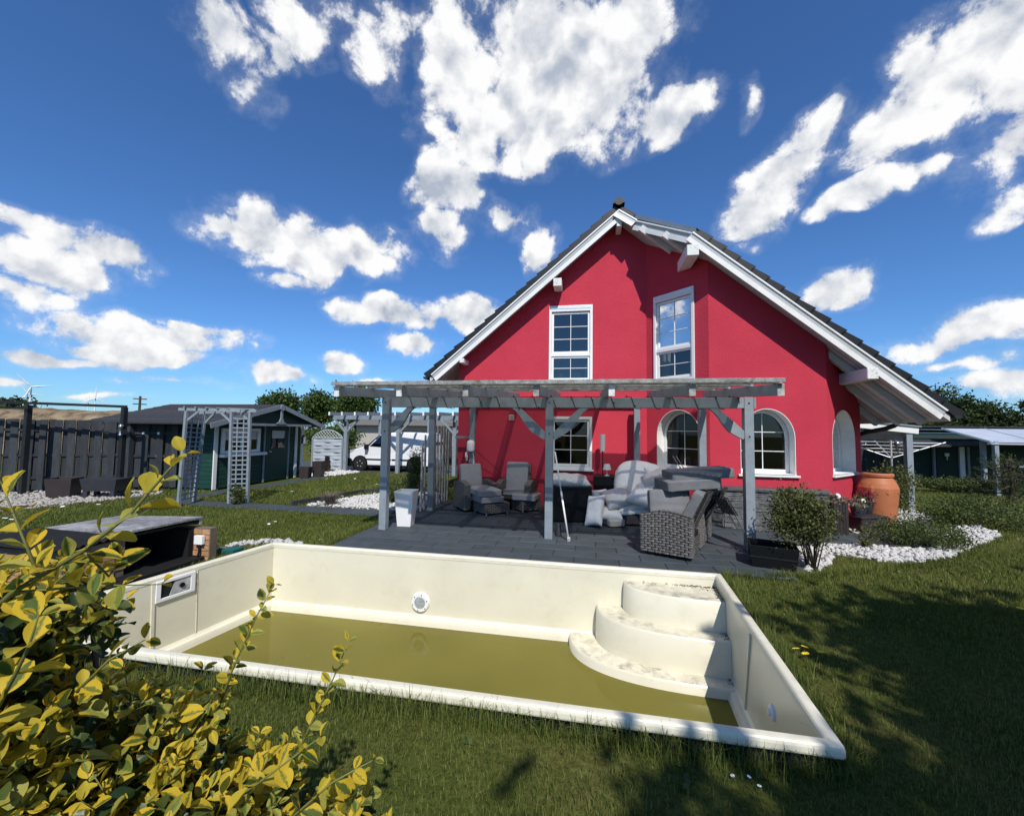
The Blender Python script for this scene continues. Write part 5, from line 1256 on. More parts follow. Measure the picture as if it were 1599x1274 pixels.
# ------------------------------------------------------------------ plants
def clump_points(c, r, n, k, spread=0.22, shell=0.75, seed=0, flat_bottom=False):
    g = np.random.default_rng(seed); c = np.array(c, float); r = np.array(r, float)
    d = g.normal(size=(k, 3)); d /= np.linalg.norm(d, axis=1)[:, None]
    if flat_bottom: d[:, 2] = np.abs(d[:, 2]) * 1.0 - 0.15
    cc = d * (shell + (1 - shell) * g.uniform(-1, 0.6, (k, 1)))
    w = g.uniform(0.5, 1.5, k); idx = g.choice(k, n, p=w / w.sum())
    p = cc[idx] + g.normal(size=(n, 3)) * spread * g.uniform(0.6, 1.3, k)[idx][:, None]
    return c + p * r, p
def bush(name, label, cat, base, c, r, n, size, material, k=30, stems=6, spread=.2, stem_mat='twigbrown', seed=1, group=None, shell=.75, aspect=.5, up=.5, stem_r=.012):
    t = thing(name, label, cat, base, 0, group); off = np.array(base)
    P, loc = clump_points(c, r, n, k, spread, shell, seed)
    P = P[P[:, 2] > base[2] + 0.02]
    V, F, tn = scatter_leaves(P - off, size, np.random.default_rng(seed + 5), up=up, aspect=aspect)
    mesh_obj('foliage', np_mesh('foliage', V, F, M[material], tn), None, t)
    q = random.Random(seed)
    for i in range(stems):
        m = MB(); a = q.uniform(0, 6.28); e = Vector((c[0] + math.cos(a)*r[0]*q.uniform(.2, .8), c[1] + math.sin(a)*r[1]*q.uniform(.2, .8), c[2] + r[2]*q.uniform(.0, .8)))
        b = Vector(base) + Vector((q.uniform(-.05, .05), q.uniform(-.05, .05), 0)); md = b.lerp(e, .5) + Vector((q.uniform(-.06, .06), q.uniform(-.06, .06), .04))
        m.tube([b, md, e], [stem_r, stem_r*.7, stem_r*.3], 6); m.build('stem', M[stem_mat], t, world=True, smooth=True)
    return t
def tree(name, label, base, h, c, r, n, size, material, k=60, seed=1, trunk_r=.18, group=None, spread=.17):
    shell = .45 if name == 'shade_tree' else .72
    t = thing(name, label, 'tree', base, 0, group); off = np.array(base); q = random.Random(seed)
    P, _ = clump_points(c, r, n, k, spread, shell, seed)
    V, F, tn = scatter_leaves(P - off, size, np.random.default_rng(seed + 5), up=.2, aspect=.6)
    mesh_obj('crown', np_mesh('crown', V, F, M[material], tn), None, t)
    b = Vector(base); top = Vector((c[0], c[1], c[2] + r[2] * .4))
    m = MB(); m.tube([b, b.lerp(top, .35) + Vector((.08, .05, 0)), b.lerp(top, .7), top], [trunk_r, trunk_r*.8, trunk_r*.5, trunk_r*.15], 10); tk = m.build('trunk', M['bark'], t, world=True, smooth=True)
    for i in range(7):
        a = q.uniform(0, 6.28); s = b.lerp(top, q.uniform(.35, .75)); e = Vector((c[0] + math.cos(a)*r[0]*.7, c[1] + math.sin(a)*r[1]*.7, c[2] + r[2]*q.uniform(-.4, .5)))
        m = MB(); m.tube([s, s.lerp(e, .5) + Vector((0, 0, .1)), e], [trunk_r*.4, trunk_r*.25, trunk_r*.08], 7); m.build('limb', M['bark'], tk, world=True, smooth=True)
    return t

# shrub beside the black planter
bush('leafy_shrub', 'olive green leafy shrub with bare stems beside the black planter', 'shrub', (2.74, 5.80, -.02), (2.63, 5.83, .62), (.39, .36, .40), 8200, .040, 'leaf_shrub', k=70, stems=22, spread=.20, seed=3, shell=.62, stem_r=.009)
bush('column_juniper', 'dark green upright juniper behind the white planter', 'shrub', (-3.62, 8.35, 0), (-3.64, 8.35, .62), (.24, .24, .64), 6000, .045, 'leaf_conifer', k=90, stems=3, spread=.16, seed=4, aspect=.3, up=.9, shell=.6)
bush('low_shrub', 'low green shrub in the white pebbles left of the pergola post', 'shrub', (-4.15, 8.8, 0), (-4.15, 8.8, .22), (.45, .4, .26), 2600, .045, 'leaf_low', k=40, stems=4, seed=5)
bush('low_shrub', 'pale low shrub behind the pebble bed near the driveway', 'shrub', (-4.6, 10.2, 0), (-4.4, 10.3, .25), (.9, .4, .28), 2600, .05, 'leaf_shrub', k=40, stems=4, seed=6)
bush('spreading_juniper', 'spreading green ground cover by the white pebbles, nearest the lawn', 'shrub', (5.05, 7.45, 0), (5.05, 7.45, .17), (.62, .50, .25), 7000, .036, 'leaf_low', k=90, stems=5, seed=7, spread=.18)
bush('spreading_juniper', 'wide green ground cover right of the lean-to post', 'shrub', (7.4, 9.6, 0), (7.45, 9.6, .20), (1.05, 1.0, .32), 9000, .045, 'leaf_low', k=110, stems=6, seed=8, spread=.16)
bush('round_bush', 'yellow green bush rising behind the terracotta barrel', 'shrub', (6.15, 9.9, 0), (6.2, 9.9, .55), (.42, .42, .48), 4200, .05, 'leaf_shrub', k=50, stems=6, seed=9)
bush('young_plant', 'small yellowish plant on the pebbles in front of the brown box', 'plant', (4.05, 7.05, 0), (4.05, 7.05, .15), (.16, .14, .14), 260, .05, 'leaf_shrub', k=14, stems=6, seed=10, stem_r=.004)
bush('trimmed_hedge', 'low trimmed green hedge in front of the dark green garden house', 'hedge', (11.0, 14.9, 0), (11.2, 14.9, .22), (1.7, .4, .22), 7000, .06, 'leaf_low', k=100, stems=4, seed=11, spread=.14)
bush('bare_bush', 'thin twiggy bush against the dark green wall on the right', 'shrub', (11.7, 14.2, 0), (11.7, 14.2, .75), (.38, .3, .6), 500, .05, 'leaf_shrub', k=30, stems=22, seed=12, stem_r=.008)
def grass_tuft():
    n = 420; g = np.random.default_rng(2); a = g.uniform(0, 6.28, n); ln = g.uniform(.16, .40, n); tl = g.uniform(.1, .85, n)
    b = np.stack([np.cos(a)*.06*g.uniform(0, 1, n), np.sin(a)*.06*g.uniform(0, 1, n), np.zeros(n)], 1)
    d = np.stack([np.cos(a)*tl, np.sin(a)*tl, np.ones(n)], 1); d /= np.linalg.norm(d, axis=1)[:, None]; s = np.stack([-np.sin(a), np.cos(a), 0*a], 1) * .006
    m_ = b + d * ln[:, None] * .6; t_ = b + d * ln[:, None] + np.stack([np.cos(a), np.sin(a), -.5 + 0*a], 1) * .06
    V = np.stack([b - s, b + s, m_ - s*.8, m_ + s*.8, t_], 1).reshape(-1, 3); k = np.arange(n)[:, None] * 5
    F = np.concatenate([k + np.array(q) for q in ([0, 1, 3], [0, 3, 2], [2, 3, 4])])
    o = mesh_obj('ornamental_grass', np_mesh('ornamental_grass', V, F, M['drygrass'], np.repeat(g.uniform(0, 1, n), 5))); o.location = (-5.45, 8.12, 0)
    tag(o, 'dry reddish ornamental grass tuft at the edge of the pebble bed', 'plant')
grass_tuft()
def conifer():
    t = thing('young_pine', 'dark young pine with drooping branches at the right edge', 'tree', (9.3, 11.2, 0)); q = random.Random(4)
    m = MB(); m.tube([(9.3, 11.2, 0), (9.3, 11.2, 1.25)], [.05, .012], 8); m.build('trunk', M['bark'], t, world=True)
    pts = []
    for i in range(34):
        z = .25 + .95 * (i / 34); L = (1.15 - z * .62) * q.uniform(.75, 1.1); a = i * 2.4; p0 = Vector((9.3, 11.2, z)); p1 = p0 + Vector((math.cos(a)*L*.6, math.sin(a)*L*.6, -.06)); p2 = p0 + Vector((math.cos(a)*L, math.sin(a)*L, .10))
        m = MB(); m.tube([p0, p1, p2], [.014, .010, .004], 5); m.build('branch', M['bark'], t, world=True)
        for k in range(110):
            s = q.random() ** .6; p = (p0.lerp(p1, s*1.6) if s < .62 else p1.lerp(p2, (s - .62) / .38)); pts.append((p.x + q.gauss(0, .025), p.y + q.gauss(0, .025), p.z + q.gauss(0, .02)))
    V, F, tn = scatter_leaves(np.array(pts) - np.array(t.location), .075, up=.5, aspect=.12); mesh_obj('needles', np_mesh('needles', V, F, M['leaf_conifer'], tn), None, t)
conifer()

# ------------------------------------------------------------------ right of the house
def plinth():
    t = thing('stone_plinth', 'low plinth clad in grey slate strips under the front arched window', 'wall', (3.1, 8.05, 0))
    P = [(2.12, 8.26), (2.36, 7.93), (3.95, 7.885), (4.13, 8.26)]
    slab(P, 0, .655).build('core', M['hutdark'], t, world=True)
    m = MB(); q = random.Random(2)
    for (a, b) in ((P[0], P[1]), (P[1], P[2]), (P[2], P[3])):
        a3, b3 = Vector((*a, 0)), Vector((*b, 0)); d = (b3 - a3).normalized(); n_ = Vector((d.y, -d.x, 0)); L = (b3 - a3).length; z = .004
        while z < .64:
            h = q.uniform(.022, .036); s = -q.uniform(0, .2)
            while s < L:
                l = q.uniform(.10, .30); s0, s1 = max(0, s), min(L, s + l - .003); o_ = q.uniform(.006, .028)
                if s1 - s0 > .01:
                    c_ = a3 + d * (s0 + s1) / 2 + n_ * o_ / 2; m.obox((c_.x, c_.y, z + h/2), (s1 - s0, o_ + .004, h - .004), Matrix((d, -n_, Vector((0, 0, 1)))).transposed())
                s += l
            z += h
    o = m.build('slate_strips', M['stone'], t, world=True); o['kind'] = 'stuff'
    Q = [(2.06, 8.27), (2.33, 7.885), (3.985, 7.838), (4.19, 8.27)]
    xs = [0, .34, .67, 1.0]
    for i in range(3):
        f0, f1 = xs[i] + (.003 if i else 0), xs[i + 1]
        def lp(a, b, f): return (a[0] + (b[0]-a[0])*f, a[1] + (b[1]-a[1])*f)
        slab([lp(Q[1], Q[2], f0), lp(Q[1], Q[2], f1), lp(Q[0], Q[3], f1), lp(Q[0], Q[3], f0)], .66, .70).build('cover_slab', M['slab'], t, world=True, bevel=.004)
plinth()
t = thing('tall_planter', 'tall dark brown slatted planter at the plinth corner', 'planter', (4.12, 7.99, 0), R(12))
m = MB(); m.box(-.125, .125, -.125, .125, 0, .50); m.build('shell', M['anthracite'], t)
gr = MB(); gr.box(-.006, .006, -.006, .006, 0.01, .53); sm = gr.me('slat')
s_ = MB(); s_.box(-.022, .022, -.006, .006, .0, .53); sme = s_.me('slat'); sme.materials.append(M['brownplastic'])
for i in range(5):
    for (x, y, a) in ((-.1 + .05*i, -.132, 0), (-.1 + .05*i, .132, 0), (-.132, -.1 + .05*i, math.pi/2), (.132, -.1 + .05*i, math.pi/2)): piece('slat', sme, t, (x, y, 0), (0, 0, a))
V, F, tn = scatter_leaves(clump_points((0, 0, .57), (.13, .13, .06), 600, 12, .3, seed=3)[0], .04); mesh_obj('heather', np_mesh('heather', V, F, M['drygrass'], tn), None, t)['kind'] = 'stuff'
def ball(name, c, r, material, label):
    m = MB(); n = 10; m.lathe([(max(.001, r*math.sin(math.pi*i/n)), c[2] - r*math.cos(math.pi*i/n)) for i in range(n + 1)], (c[0], c[1], 0), 18); return single(name, m, material, label, 'ball', (c[0], c[1], c[2] - r), smooth=True)
ball('decorative_ball', (4.16, 7.98, .62), .052, M['pvc'], 'white ball lying in the tall brown planter')
t = thing('storage_step', 'low dark brown plastic box carrying three flower pots', 'box', (4.79, 8.42, 0), R(24))
m = MB(); m.box(-.29, .29, -.19, .19, 0, .225); m.build('body', M['brownplastic'], t, bevel=.012)
m = MB(); m.box(-.305, .305, -.205, .205, .227, .262); m.build('lid', M['brownplastic'], t, bevel=.012)
def pot(label, x, y, z, r, h, plant, seed):
    t = thing('flower_pot', label, 'pot', (x, y, z), 0, 'pots on the brown box')
    m = MB(); m.lathe([(r*.72, 0), (r*.9, h*.35), (r, h*.75), (r*1.02, h), (r*.92, h), (r*.88, h*.8)], (0, 0, 0), 20); m.build('bowl', M['anthracite'], t, smooth=False)
    V, F, tn = scatter_leaves(clump_points((0, 0, h + .03), (r, r, .09), 420, 14, .3, seed=seed)[0], .05, up=.9); mesh_obj('plant', np_mesh('plant', V, F, M[plant], tn), None, t)
pot('dark bowl pot with heather, leftmost on the brown box', 4.60, 8.26, .263, .085, .15, 'drygrass', 1)
pot('dark pot with a white ball, in the middle on the brown box', 4.76, 8.42, .263, .085, .17, 'leaf_low', 2)
pot('dark pot with reddish leaves next to the terracotta barrel', 4.93, 8.54, .263, .085, .17, 'drygrass', 3)
ball('decorative_ball', (4.77, 8.40, .50), .05, M['pvc'], 'white ball on the middle flower pot')
V, F, tn = scatter_leaves(clump_points((0, 0, .12), (.16, .12, .14), 420, 16, .3, seed=8)[0], .06, up=1.0, aspect=.25)
me_ = np_mesh('red_plant', V, F, M['redflower'], tn); o = mesh_obj('red_plant', me_); o.location = (4.90, 8.56, .40); tag(o, 'dark red feathery plant against the red wall by the barrel', 'plant')
def barrel():
    t = thing('rain_barrel', 'terracotta coloured amphora rain barrel at the house corner', 'barrel', (5.33, 8.92, 0), R(20))
    n = 48
    m = MB(); m.lathe([(.225, 0), (.232, .02), (.255, .2), (.285, .45), (.300, .62), (.302, .70), (.275, .78), (.235, .855), (.205, .90)], (0, 0, 0), n); m.build('body', M['terracotta'], t, smooth=False, bevel=.004)
    m = MB(); m.lathe([(.214, .895), (.235, .905), (.24, .945), (.228, .965), (.19, .966), (.185, .93)], (0, 0, 0), n); m.build('collar', M['terracotta'], t, smooth=False)
    # faceted shoulder: eight raised diamonds
    for k in range(8):
        a0, a1, am = (2*math.pi*k/8, 2*math.pi*(k+1)/8, 2*math.pi*(k+.5)/8); P = lambda r, a, z: (r*math.cos(a), r*math.sin(a), z)
        m = MB(); m.add([P(.303, a0, .70), P(.312, am, .60), P(.303, a1, .70), P(.243, am, .848), P(.310, am, .70)], [(0, 1, 4), (1, 2, 4), (2, 3, 4), (3, 0, 4)]); m.build('facet', M['terracotta'], t)
    m = MB(); m.tube([(-.24, -.17, .16), (-.29, -.205, .16)], .018, 10); m.tube([(-.285, -.20, .15), (-.285, -.20, .21)], .012, 8); m.build('tap', M['vent'], t)
barrel()
def lean_to():
    t = thing('lean_to', 'white and grey timber lean-to on a single post at the house side', 'lean-to', (7.08, 10.8, 0))
    m = MB(); m.box(7.02, 7.14, 10.74, 10.86, 0, 1.70); m.build('post', M['grey'], t, world=True, bevel=.006)
    m = MB(); m.bar((5.42, 10.76, 1.99), (7.26, 10.76, 1.79), .05, .16); m.build('fascia', M['white'], t, world=True, bevel=.005)
    m = MB(); m.bar((5.42, 10.75, 2.075), (7.30, 10.75, 1.875), .09, .03); m.build('fascia_cap', M['grey'], t, world=True)
    m = MB(); m.prism([(5.42, 10.79, 2.05), (7.30, 10.79, 1.86), (7.30, 10.79, 1.88), (5.42, 10.79, 2.07)], (0, 4.0, 0)); m.build('roof', M['sheet'], t, world=True)
    m = MB(); m.box(7.02, 7.14, 10.87, 14.7, 1.68, 1.79); m.build('beam', M['grey'], t, world=True)
    m = MB(); m.box(5.43, 7.0, 10.80, 10.86, 1.56, 1.68); m.build('cross_beam', M['gutter'], t, world=True)
    m = MB(); m.box(7.02, 7.14, 14.6, 14.72, 0, 1.68); m.build('post', M['grey'], t, world=True)
    t = thing('hanging_lamp', 'small steel lamp hanging at the lean-to post', 'lamp', (6.80, 10.7, 1.45))
    m = MB(); m.lathe([(.02, .1), (.055, .06), (.05, 0), (.02, -.02), (.03, -.1)], (0, 0, 0), 14); m.build('body', M['steel'], t, smooth=True)
    m = MB(); m.tube([(0, 0, .1), (0, .05, .15)], .008, 6); m.build('hook', M['steel'], t)
lean_to()
def dryer():
    t = thing('clothes_dryer', 'rotary clothes dryer with white arms beside the lean-to', 'clothes dryer', (7.62, 12.2, 0))
    m = MB(); m.tube([(0, 0, 0), (0, 0, 1.62)], .022, 10); m.build('pole', M['alu'], t)
    for k in range(4):
        a = math.pi/4 + k*math.pi/2 + .55; e = Vector((math.cos(a)*1.05, math.sin(a)*1.05, 1.52)); m = MB(); m.tube([(0, 0, 1.10), e], .013, 8); ar = m.build('arm', M['alu'], t)
    for f in (.35, .55, .75, .95):
        m = MB()
        for k in range(4):
            a, b = (math.pi/4 + k*math.pi/2 + .55, math.pi/4 + (k+1)*math.pi/2 + .55); z = 1.10 + .42*f
            m.tube([(math.cos(a)*1.05*f, math.sin(a)*1.05*f, z), (math.cos(b)*1.05*f, math.sin(b)*1.05*f, z)], .006, 5)
        m.build('line', M['pvc'], t)
dryer()
def board_fence(name, label, pts, h, material, pitch=.16, w=.13, caps=True, z0=.05, off=.02):
    """boards alternating on both sides of two rails, one object each"""
    t = thing(name, label, 'fence', (pts[0][0], pts[0][1], 0)); o3 = t.location; q = random.Random(len(pts) * 7 + int(h * 100))
    b = MB(); k = .012; b.add([(-w/2, -.009, 0), (w/2, -.009, 0), (w/2, .009, 0), (-w/2, .009, 0), (-w/2, -.009, h - .02), (w/2, -.009, h - .02), (w/2, .009, h - .02), (-w/2, .009, h - .02), (-w/2 + k, -.009, h), (w/2 - k, -.009, h), (w/2 - k, .009, h), (-w/2 + k, .009, h)],
        [(0,3,2,1),(0,1,5,4),(1,2,6,5),(2,3,7,6),(3,0,4,7),(4,5,9,8),(5,6,10,9),(6,7,11,10),(7,4,8,11),(8,9,10,11)]); me = b.me('board'); me.materials.append(material)
    cp = MB(); cp.box(-.028, .028, -.006, .006, -.03, .03); cme = cp.me('bracket'); cme.materials.append(M['pvc'])
    for (x0, y0), (x1, y1) in zip(pts, pts[1:]):
        a, e = Vector((x0, y0, 0)), Vector((x1, y1, 0)); d = (e - a).normalized(); L = (e - a).length; n_ = Vector((d.y, -d.x, 0)); rz = math.atan2(d.y, d.x)
        for z in (h * .2, h * .52, h * .88):
            m = MB(); m.bar(a + Vector((0, 0, z)), e + Vector((0, 0, z)), .03, .06); m.build('rail', material, t, world=True)
        i = 0; s = w/2
        while s < L:
            sd = 1 if i % 2 else -1
            piece('board', me, t, a + d * s + n_ * (sd * .026) + Vector((0, 0, z0)) - o3, (q.uniform(-.008, .008), q.uniform(-.006, .006), rz), (1, 1, 1 + q.uniform(-.008, .008)))
            if caps and i % 2 == 0:
                for z in (h * .52, h * .88): piece('bracket', cme, t, a + d * (s + pitch*.5) + n_ * .022 + Vector((0, 0, z)) - o3, (0, 0, rz), (1, 1, 1))
            s += pitch * .72; i += 1
    return t
board_fence('board_fence', 'dark board fence with white brackets seen beyond the lean-to', [(6.2, 17.0), (10.4, 17.0)], 1.55, M['fence'], pitch=.20, w=.15)
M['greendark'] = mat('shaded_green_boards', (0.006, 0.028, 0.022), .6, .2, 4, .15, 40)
M['polycarb'] = mat('milky_polycarbonate', (0.42, 0.45, 0.52), .3, .1, 3)
def garden_house():
    t = thing('garden_house', 'dark green garden house with flat black roof and clerestory window', 'garden house', (12.4, 16.2, 0))
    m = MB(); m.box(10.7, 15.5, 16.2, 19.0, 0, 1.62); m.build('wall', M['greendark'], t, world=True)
    m = MB(); m.prism([(9.9, 15.4, 1.32), (15.7, 15.4, 1.42), (15.7, 17.2, 1.72), (9.9, 17.2, 1.70)], (0, 0, .05)); m.build('canopy_roof', M['shingle'], t, world=True)
    m = MB(); m.box(11.0, 13.3, 16.9, 19, 1.70, 1.98); cl = m.build('clerestory', M['green'], t, world=True)
    m = MB(); m.box(10.85, 16.2, 16.7, 19.2, 1.982, 2.03); m.build('roof', M['shingle'], t, world=True, bevel=.01)
    m = MB(); m.box(11.25, 12.75, 16.885, 16.898, 1.78, 1.92); f = m.build('window_frame', M['alu'], cl, world=True)
    m = MB(); m.box(11.29, 12.71, 16.876, 16.884, 1.81, 1.89); m.build('window_pane', M['carglass'], cl, world=True)
    for x in (11.0, 13.25):
        m = MB(); m.box(x - .03, x + .03, 16.86, 16.9, 1.70, 1.98); m.build('corner_trim', M['alu'], cl, world=True)
    for x, w in ((11.32, .03), (12.10, .07), (12.28, .03)):
        m = MB(); m.box(x - w, x + w, 16.12, 16.19, 0, 1.5); m.build('door_post', M['white'] if w > .05 else M['grey'], t, world=True)
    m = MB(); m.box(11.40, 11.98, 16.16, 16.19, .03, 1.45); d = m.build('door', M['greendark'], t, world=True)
    m = MB(); m.box(11.62, 11.74, 16.12, 16.155, 1.02, 1.12); m.tube([(11.68, 16.13, 1.02), (11.68, 16.13, .9)], .015, 8); m.build('door_ornament', M['pvc'], d, world=True)
    for k in range(16):
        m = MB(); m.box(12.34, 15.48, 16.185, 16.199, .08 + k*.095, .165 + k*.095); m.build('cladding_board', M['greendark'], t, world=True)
    t = thing('glass_canopy', 'glazed canopy on grey posts beside the green garden house', 'canopy', (12.3, 14.2, 0))
    for x, y in ((11.55, 14.3), (11.72, 14.9), (15.5, 14.3)):
        m = MB(); m.box(x - .05, x + .05, y - .05, y + .05, 0, 1.55); m.build('post', M['grey'], t, world=True)
    m = MB(); m.box(11.4, 16.2, 14.22, 14.36, 1.46, 1.50); m.build('gutter', M['alu'], t, world=True)
    for i in range(4):
        x0 = 11.42 + i*1.18; m = MB(); m.prism([(x0, 14.26, 1.52), (x0 + 1.14, 14.26, 1.52), (x0 + 1.14, 15.9, 1.92), (x0, 15.9, 1.92)], (0, 0, .016)); m.build('roof_pane', M['polycarb'], t, world=True)
        m = MB(); m.bar((x0 - .02, 14.24, 1.53), (x0 - .02, 15.9, 1.93), .035, .05); m.build('glazing_bar', M['alu'], t, world=True)
    m = MB(); m.box(11.8, 16.0, 14.28, 14.33, .82, .88); m.build('rail', M['grey'], t, world=True)
garden_house()

# ------------------------------------------------------------------ left: pool pump hut
M['lidwood'] = mat('weathered_lid_plank', (0.19, 0.19, 0.195), .85, .25, 7, .5, 60, .1, color2=(0.30, 0.30, 0.305), dirt=(.05, .05, .05), dscale=6, damt=.7)
def pump_hut():
    t = thing('pump_hut', 'low brick pump hut with wooden lid at the left end of the pool', 'hut', (-5.4, 4.1, 0)); off = t.location
    bl, bw, bh = .235, .112, .068
    m = MB(); a, b, c = bl/2 - .005, bw/2, bh - .010; m.box(-a, a, -b, b, 0, c); bme = m.me('brick'); bme.materials.append(M['brick'])
    m = MB(); m.box(-b, b, -b, b, 0, c); hme = m.me('brick'); hme.materials.append(M['brick'])
    q = random.Random(3)
    def run(p, d, L, z0, z1, name):
        p = Vector((*p, 0)); d = Vector((*d, 0)); rz = math.atan2(d.y, d.x); n_ = Vector((-d.y, d.x, 0)); z = z0; r = 0
        mm = MB(); mm.bar(p + Vector((0, 0, (z0+z1)/2)), p + d*L + Vector((0, 0, (z0+z1)/2)), bw - .016, z1 - z0 - .006); w = mm.build(name, M['mortar'], t, world=True)
        while z + bh <= z1 + .01:
            s = bl/2 if r % 2 == 0 else bl/2 - bl/2
            while s < L + .01:
                full = s - bl/2 > -.01 and s + bl/2 < L + .02
                if full: piece('brick', bme, w, p + d*s + Vector((0, 0, z)) - off, (0, 0, rz + q.uniform(-.01, .01)))
                else:
                    s2 = max(bl/4, min(L - bl/4, s + (bl/4 if s < bl/2 else -bl/4))); piece('brick', hme, w, p + d*s2 + Vector((0, 0, z)) - off, (0, 0, rz))
                s += bl
            z += bh; r += 1
        return w
    run((-4.74, 4.62), (-1, 0), 1.45, -.06, .355, 'far_wall')
    run((-5.05, 3.30), (-1, 0), 1.15, -.06, .40, 'near_wall')
    run((-5.10, 3.36), (0, 1), .45, -.06, .40, 'side_wall')
    run((-6.22, 3.3), (0, 1), 1.3, -.06, .355, 'back_wall')
    m = MB(); m.box(-6.15, -4.98, 4.50, 4.556, -.05, .345); m.box(-6.16, -6.15, 3.42, 4.5, -.05, .34); m.build('shade_lining', M['hutdark'], t, world=True)  # shade inside the hut, put in as near-black surfaces
    m = MB(); m.box(-6.2, -4.80, 3.3, 4.6, -.12, .0); m.build('base', M['hutdark'], t, world=True)
    # lid of planks, tilted
    ld = Vector((-5.60, 4.20, .44)); E = Euler((R(-1.5), R(-2.0), R(1.5)))
    for i in range(7):
        m = MB(); m.box(-.62, .66, -.44 + i*.126, -.44 + i*.126 + .122, 0, .028); o = m.build('lid_plank', M['lidwood'], t, bevel=.004); o.location = ld - off; o.rotation_euler = E
    for y in (-.44, .40):
        m = MB(); m.box(-.61, .65, y, y + .035, -.07, -.002); o = m.build('lid_frame', M['greyw'], t); o.location = ld - off; o.rotation_euler = E
    m = MB(); m.box(-.60, .64, -.40, .40, -.045, -.02); o = m.build('lid_shade_lining', M['hutdark'], t); o.location = ld - off; o.rotation_euler = E  # near-black underside, part of the painted shade in the hut
    # black corrugated sheet over the nearer half
    n = 60; vs = []
    for x in (-6.25, -5.02):
        for i in range(n + 1): vs.append((x, 3.16 + .62*i/n, .43 + .012*math.sin(i*.9) + (.03 if x < -6 else 0)))
    m = MB(); m.v = vs; m.f = [(i, i+1, n+2+i, n+1+i) for i in range(n)]; m.build('corrugated_sheet', M['hutdark'], t, world=True)
    m = MB(); m.box(-4.92, -4.80, 4.51, 4.556, .16, .27); e = m.build('switch_box', M['pvc'], t, world=True, bevel=.005)
    m = MB(); m.tube([(-4.86, 4.53, .16), (-4.85, 4.53, .08), (-4.88, 4.53, -.05)], .012, 8); m.build('conduit', M['cable'], e, world=True)
    m = MB(); m.tube([(-5.45, 4.0, -.05), (-5.45, 4.0, .18)], .13, 16); m.build('pump', M['black'], t, world=True)
pump_hut()
m = MB(); m.box(-4.78, -4.60, 4.78, 4.96, -.02, .03); single('valve_cover', m, M['tealcover'], 'small teal valve cover beside the brick pump hut', 'cover', (-4.69, 4.87, -.02), bevel=.01)

# ------------------------------------------------------------------ left: fence, boxes, pipe frame
board_fence('board_fence', 'dark grey board fence along the gravel strip at far left', [(-18.5, 4.9), (-13.9, 7.62), (-11.85, 8.83)], 1.72, M['fence'], pitch=.185, w=.145, caps=False)
t_gate = board_fence('board_gate', 'dark board gate with pale brackets between fence and green shed', [(-11.7, 8.9), (-10.1, 9.42)], 1.66, M['fence'], pitch=.25, w=.15)
m = MB(); m.box(-11.84, -11.72, 8.78, 8.90, 0, 1.76); m.build('gate_post', M['fence'], t_gate, world=True)
def pipe_frame():
    t = thing('metal_frame', 'black metal frame standing in front of the dark fence', 'frame', (-12.2, 7.9, 0))
    for x, y in ((-12.99, 7.50), (-11.29, 8.30)):
        m = MB(); m.box(x - .05, x + .05, y - .05, y + .05, 0, 2.10); m.build('post', M['blackmetal'], t, world=True, bevel=.006)
    m = MB(); m.bar((-15.5, 6.35, 2.20), (-11.26, 8.32, 2.12), .07, .06); m.build('top_rail', M['blackmetal'], t, world=True)
    m = MB(); m.bar((-15.5, 6.15, 2.02), (-12.9, 7.45, 2.02), .05, .04); m.build('side_rail', M['blackmetal'], t, world=True)
    t = thing('wall_lamp', 'steel lamp fixed to the black metal frame post', 'lamp', (-11.27, 8.23, 1.55))
    m = MB(); m.lathe([(.02, .14), (.05, .10), (.05, .05), (.03, .02), (.035, -.12), (.05, -.14)], (0, 0, 0), 14); m.build('body', M['steel'], t, smooth=True)
    m = MB(); m.tube([(.08, .02, -.05), (.12, .0, -.05)], .06, 14); m.build('sensor', M['blackmetal'], t)
pipe_frame()
t = thing('tall_planter', 'square dark brown planter on the gravel before the fence', 'planter', (-11.78, 7.52, 0), R(30)); tapered(.20, .235, .44).build('shell', M['brownplastic'], t, bevel=.006)
m = MB(); m.box(-.2, .2, -.2, .2, .33, .35); m.build('soil', M['hutdark'], t)
t = thing('raised_planter', 'dark trough planter on four feet on the gravel', 'planter', (-10.98, 7.78, 0), R(14))
m = MB(); m.add([(-.34,-.17,.15),(.34,-.17,.15),(.34,.17,.15),(-.34,.17,.15),(-.40,-.21,.43),(.40,-.21,.43),(.40,.21,.43),(-.40,.21,.43)], [(0,3,2,1),(4,5,6,7),(0,1,5,4),(1,2,6,5),(2,3,7,6),(3,0,4,7)]); m.build('trough', M['anthracite'], t, bevel=.008)
for x in (-.29, .29):
    for y in (-.13, .13): m = MB(); m.box(x - .045, x + .045, y - .04, y + .04, 0, .152); m.build('foot', M['anthracite'], t, bevel=.004)

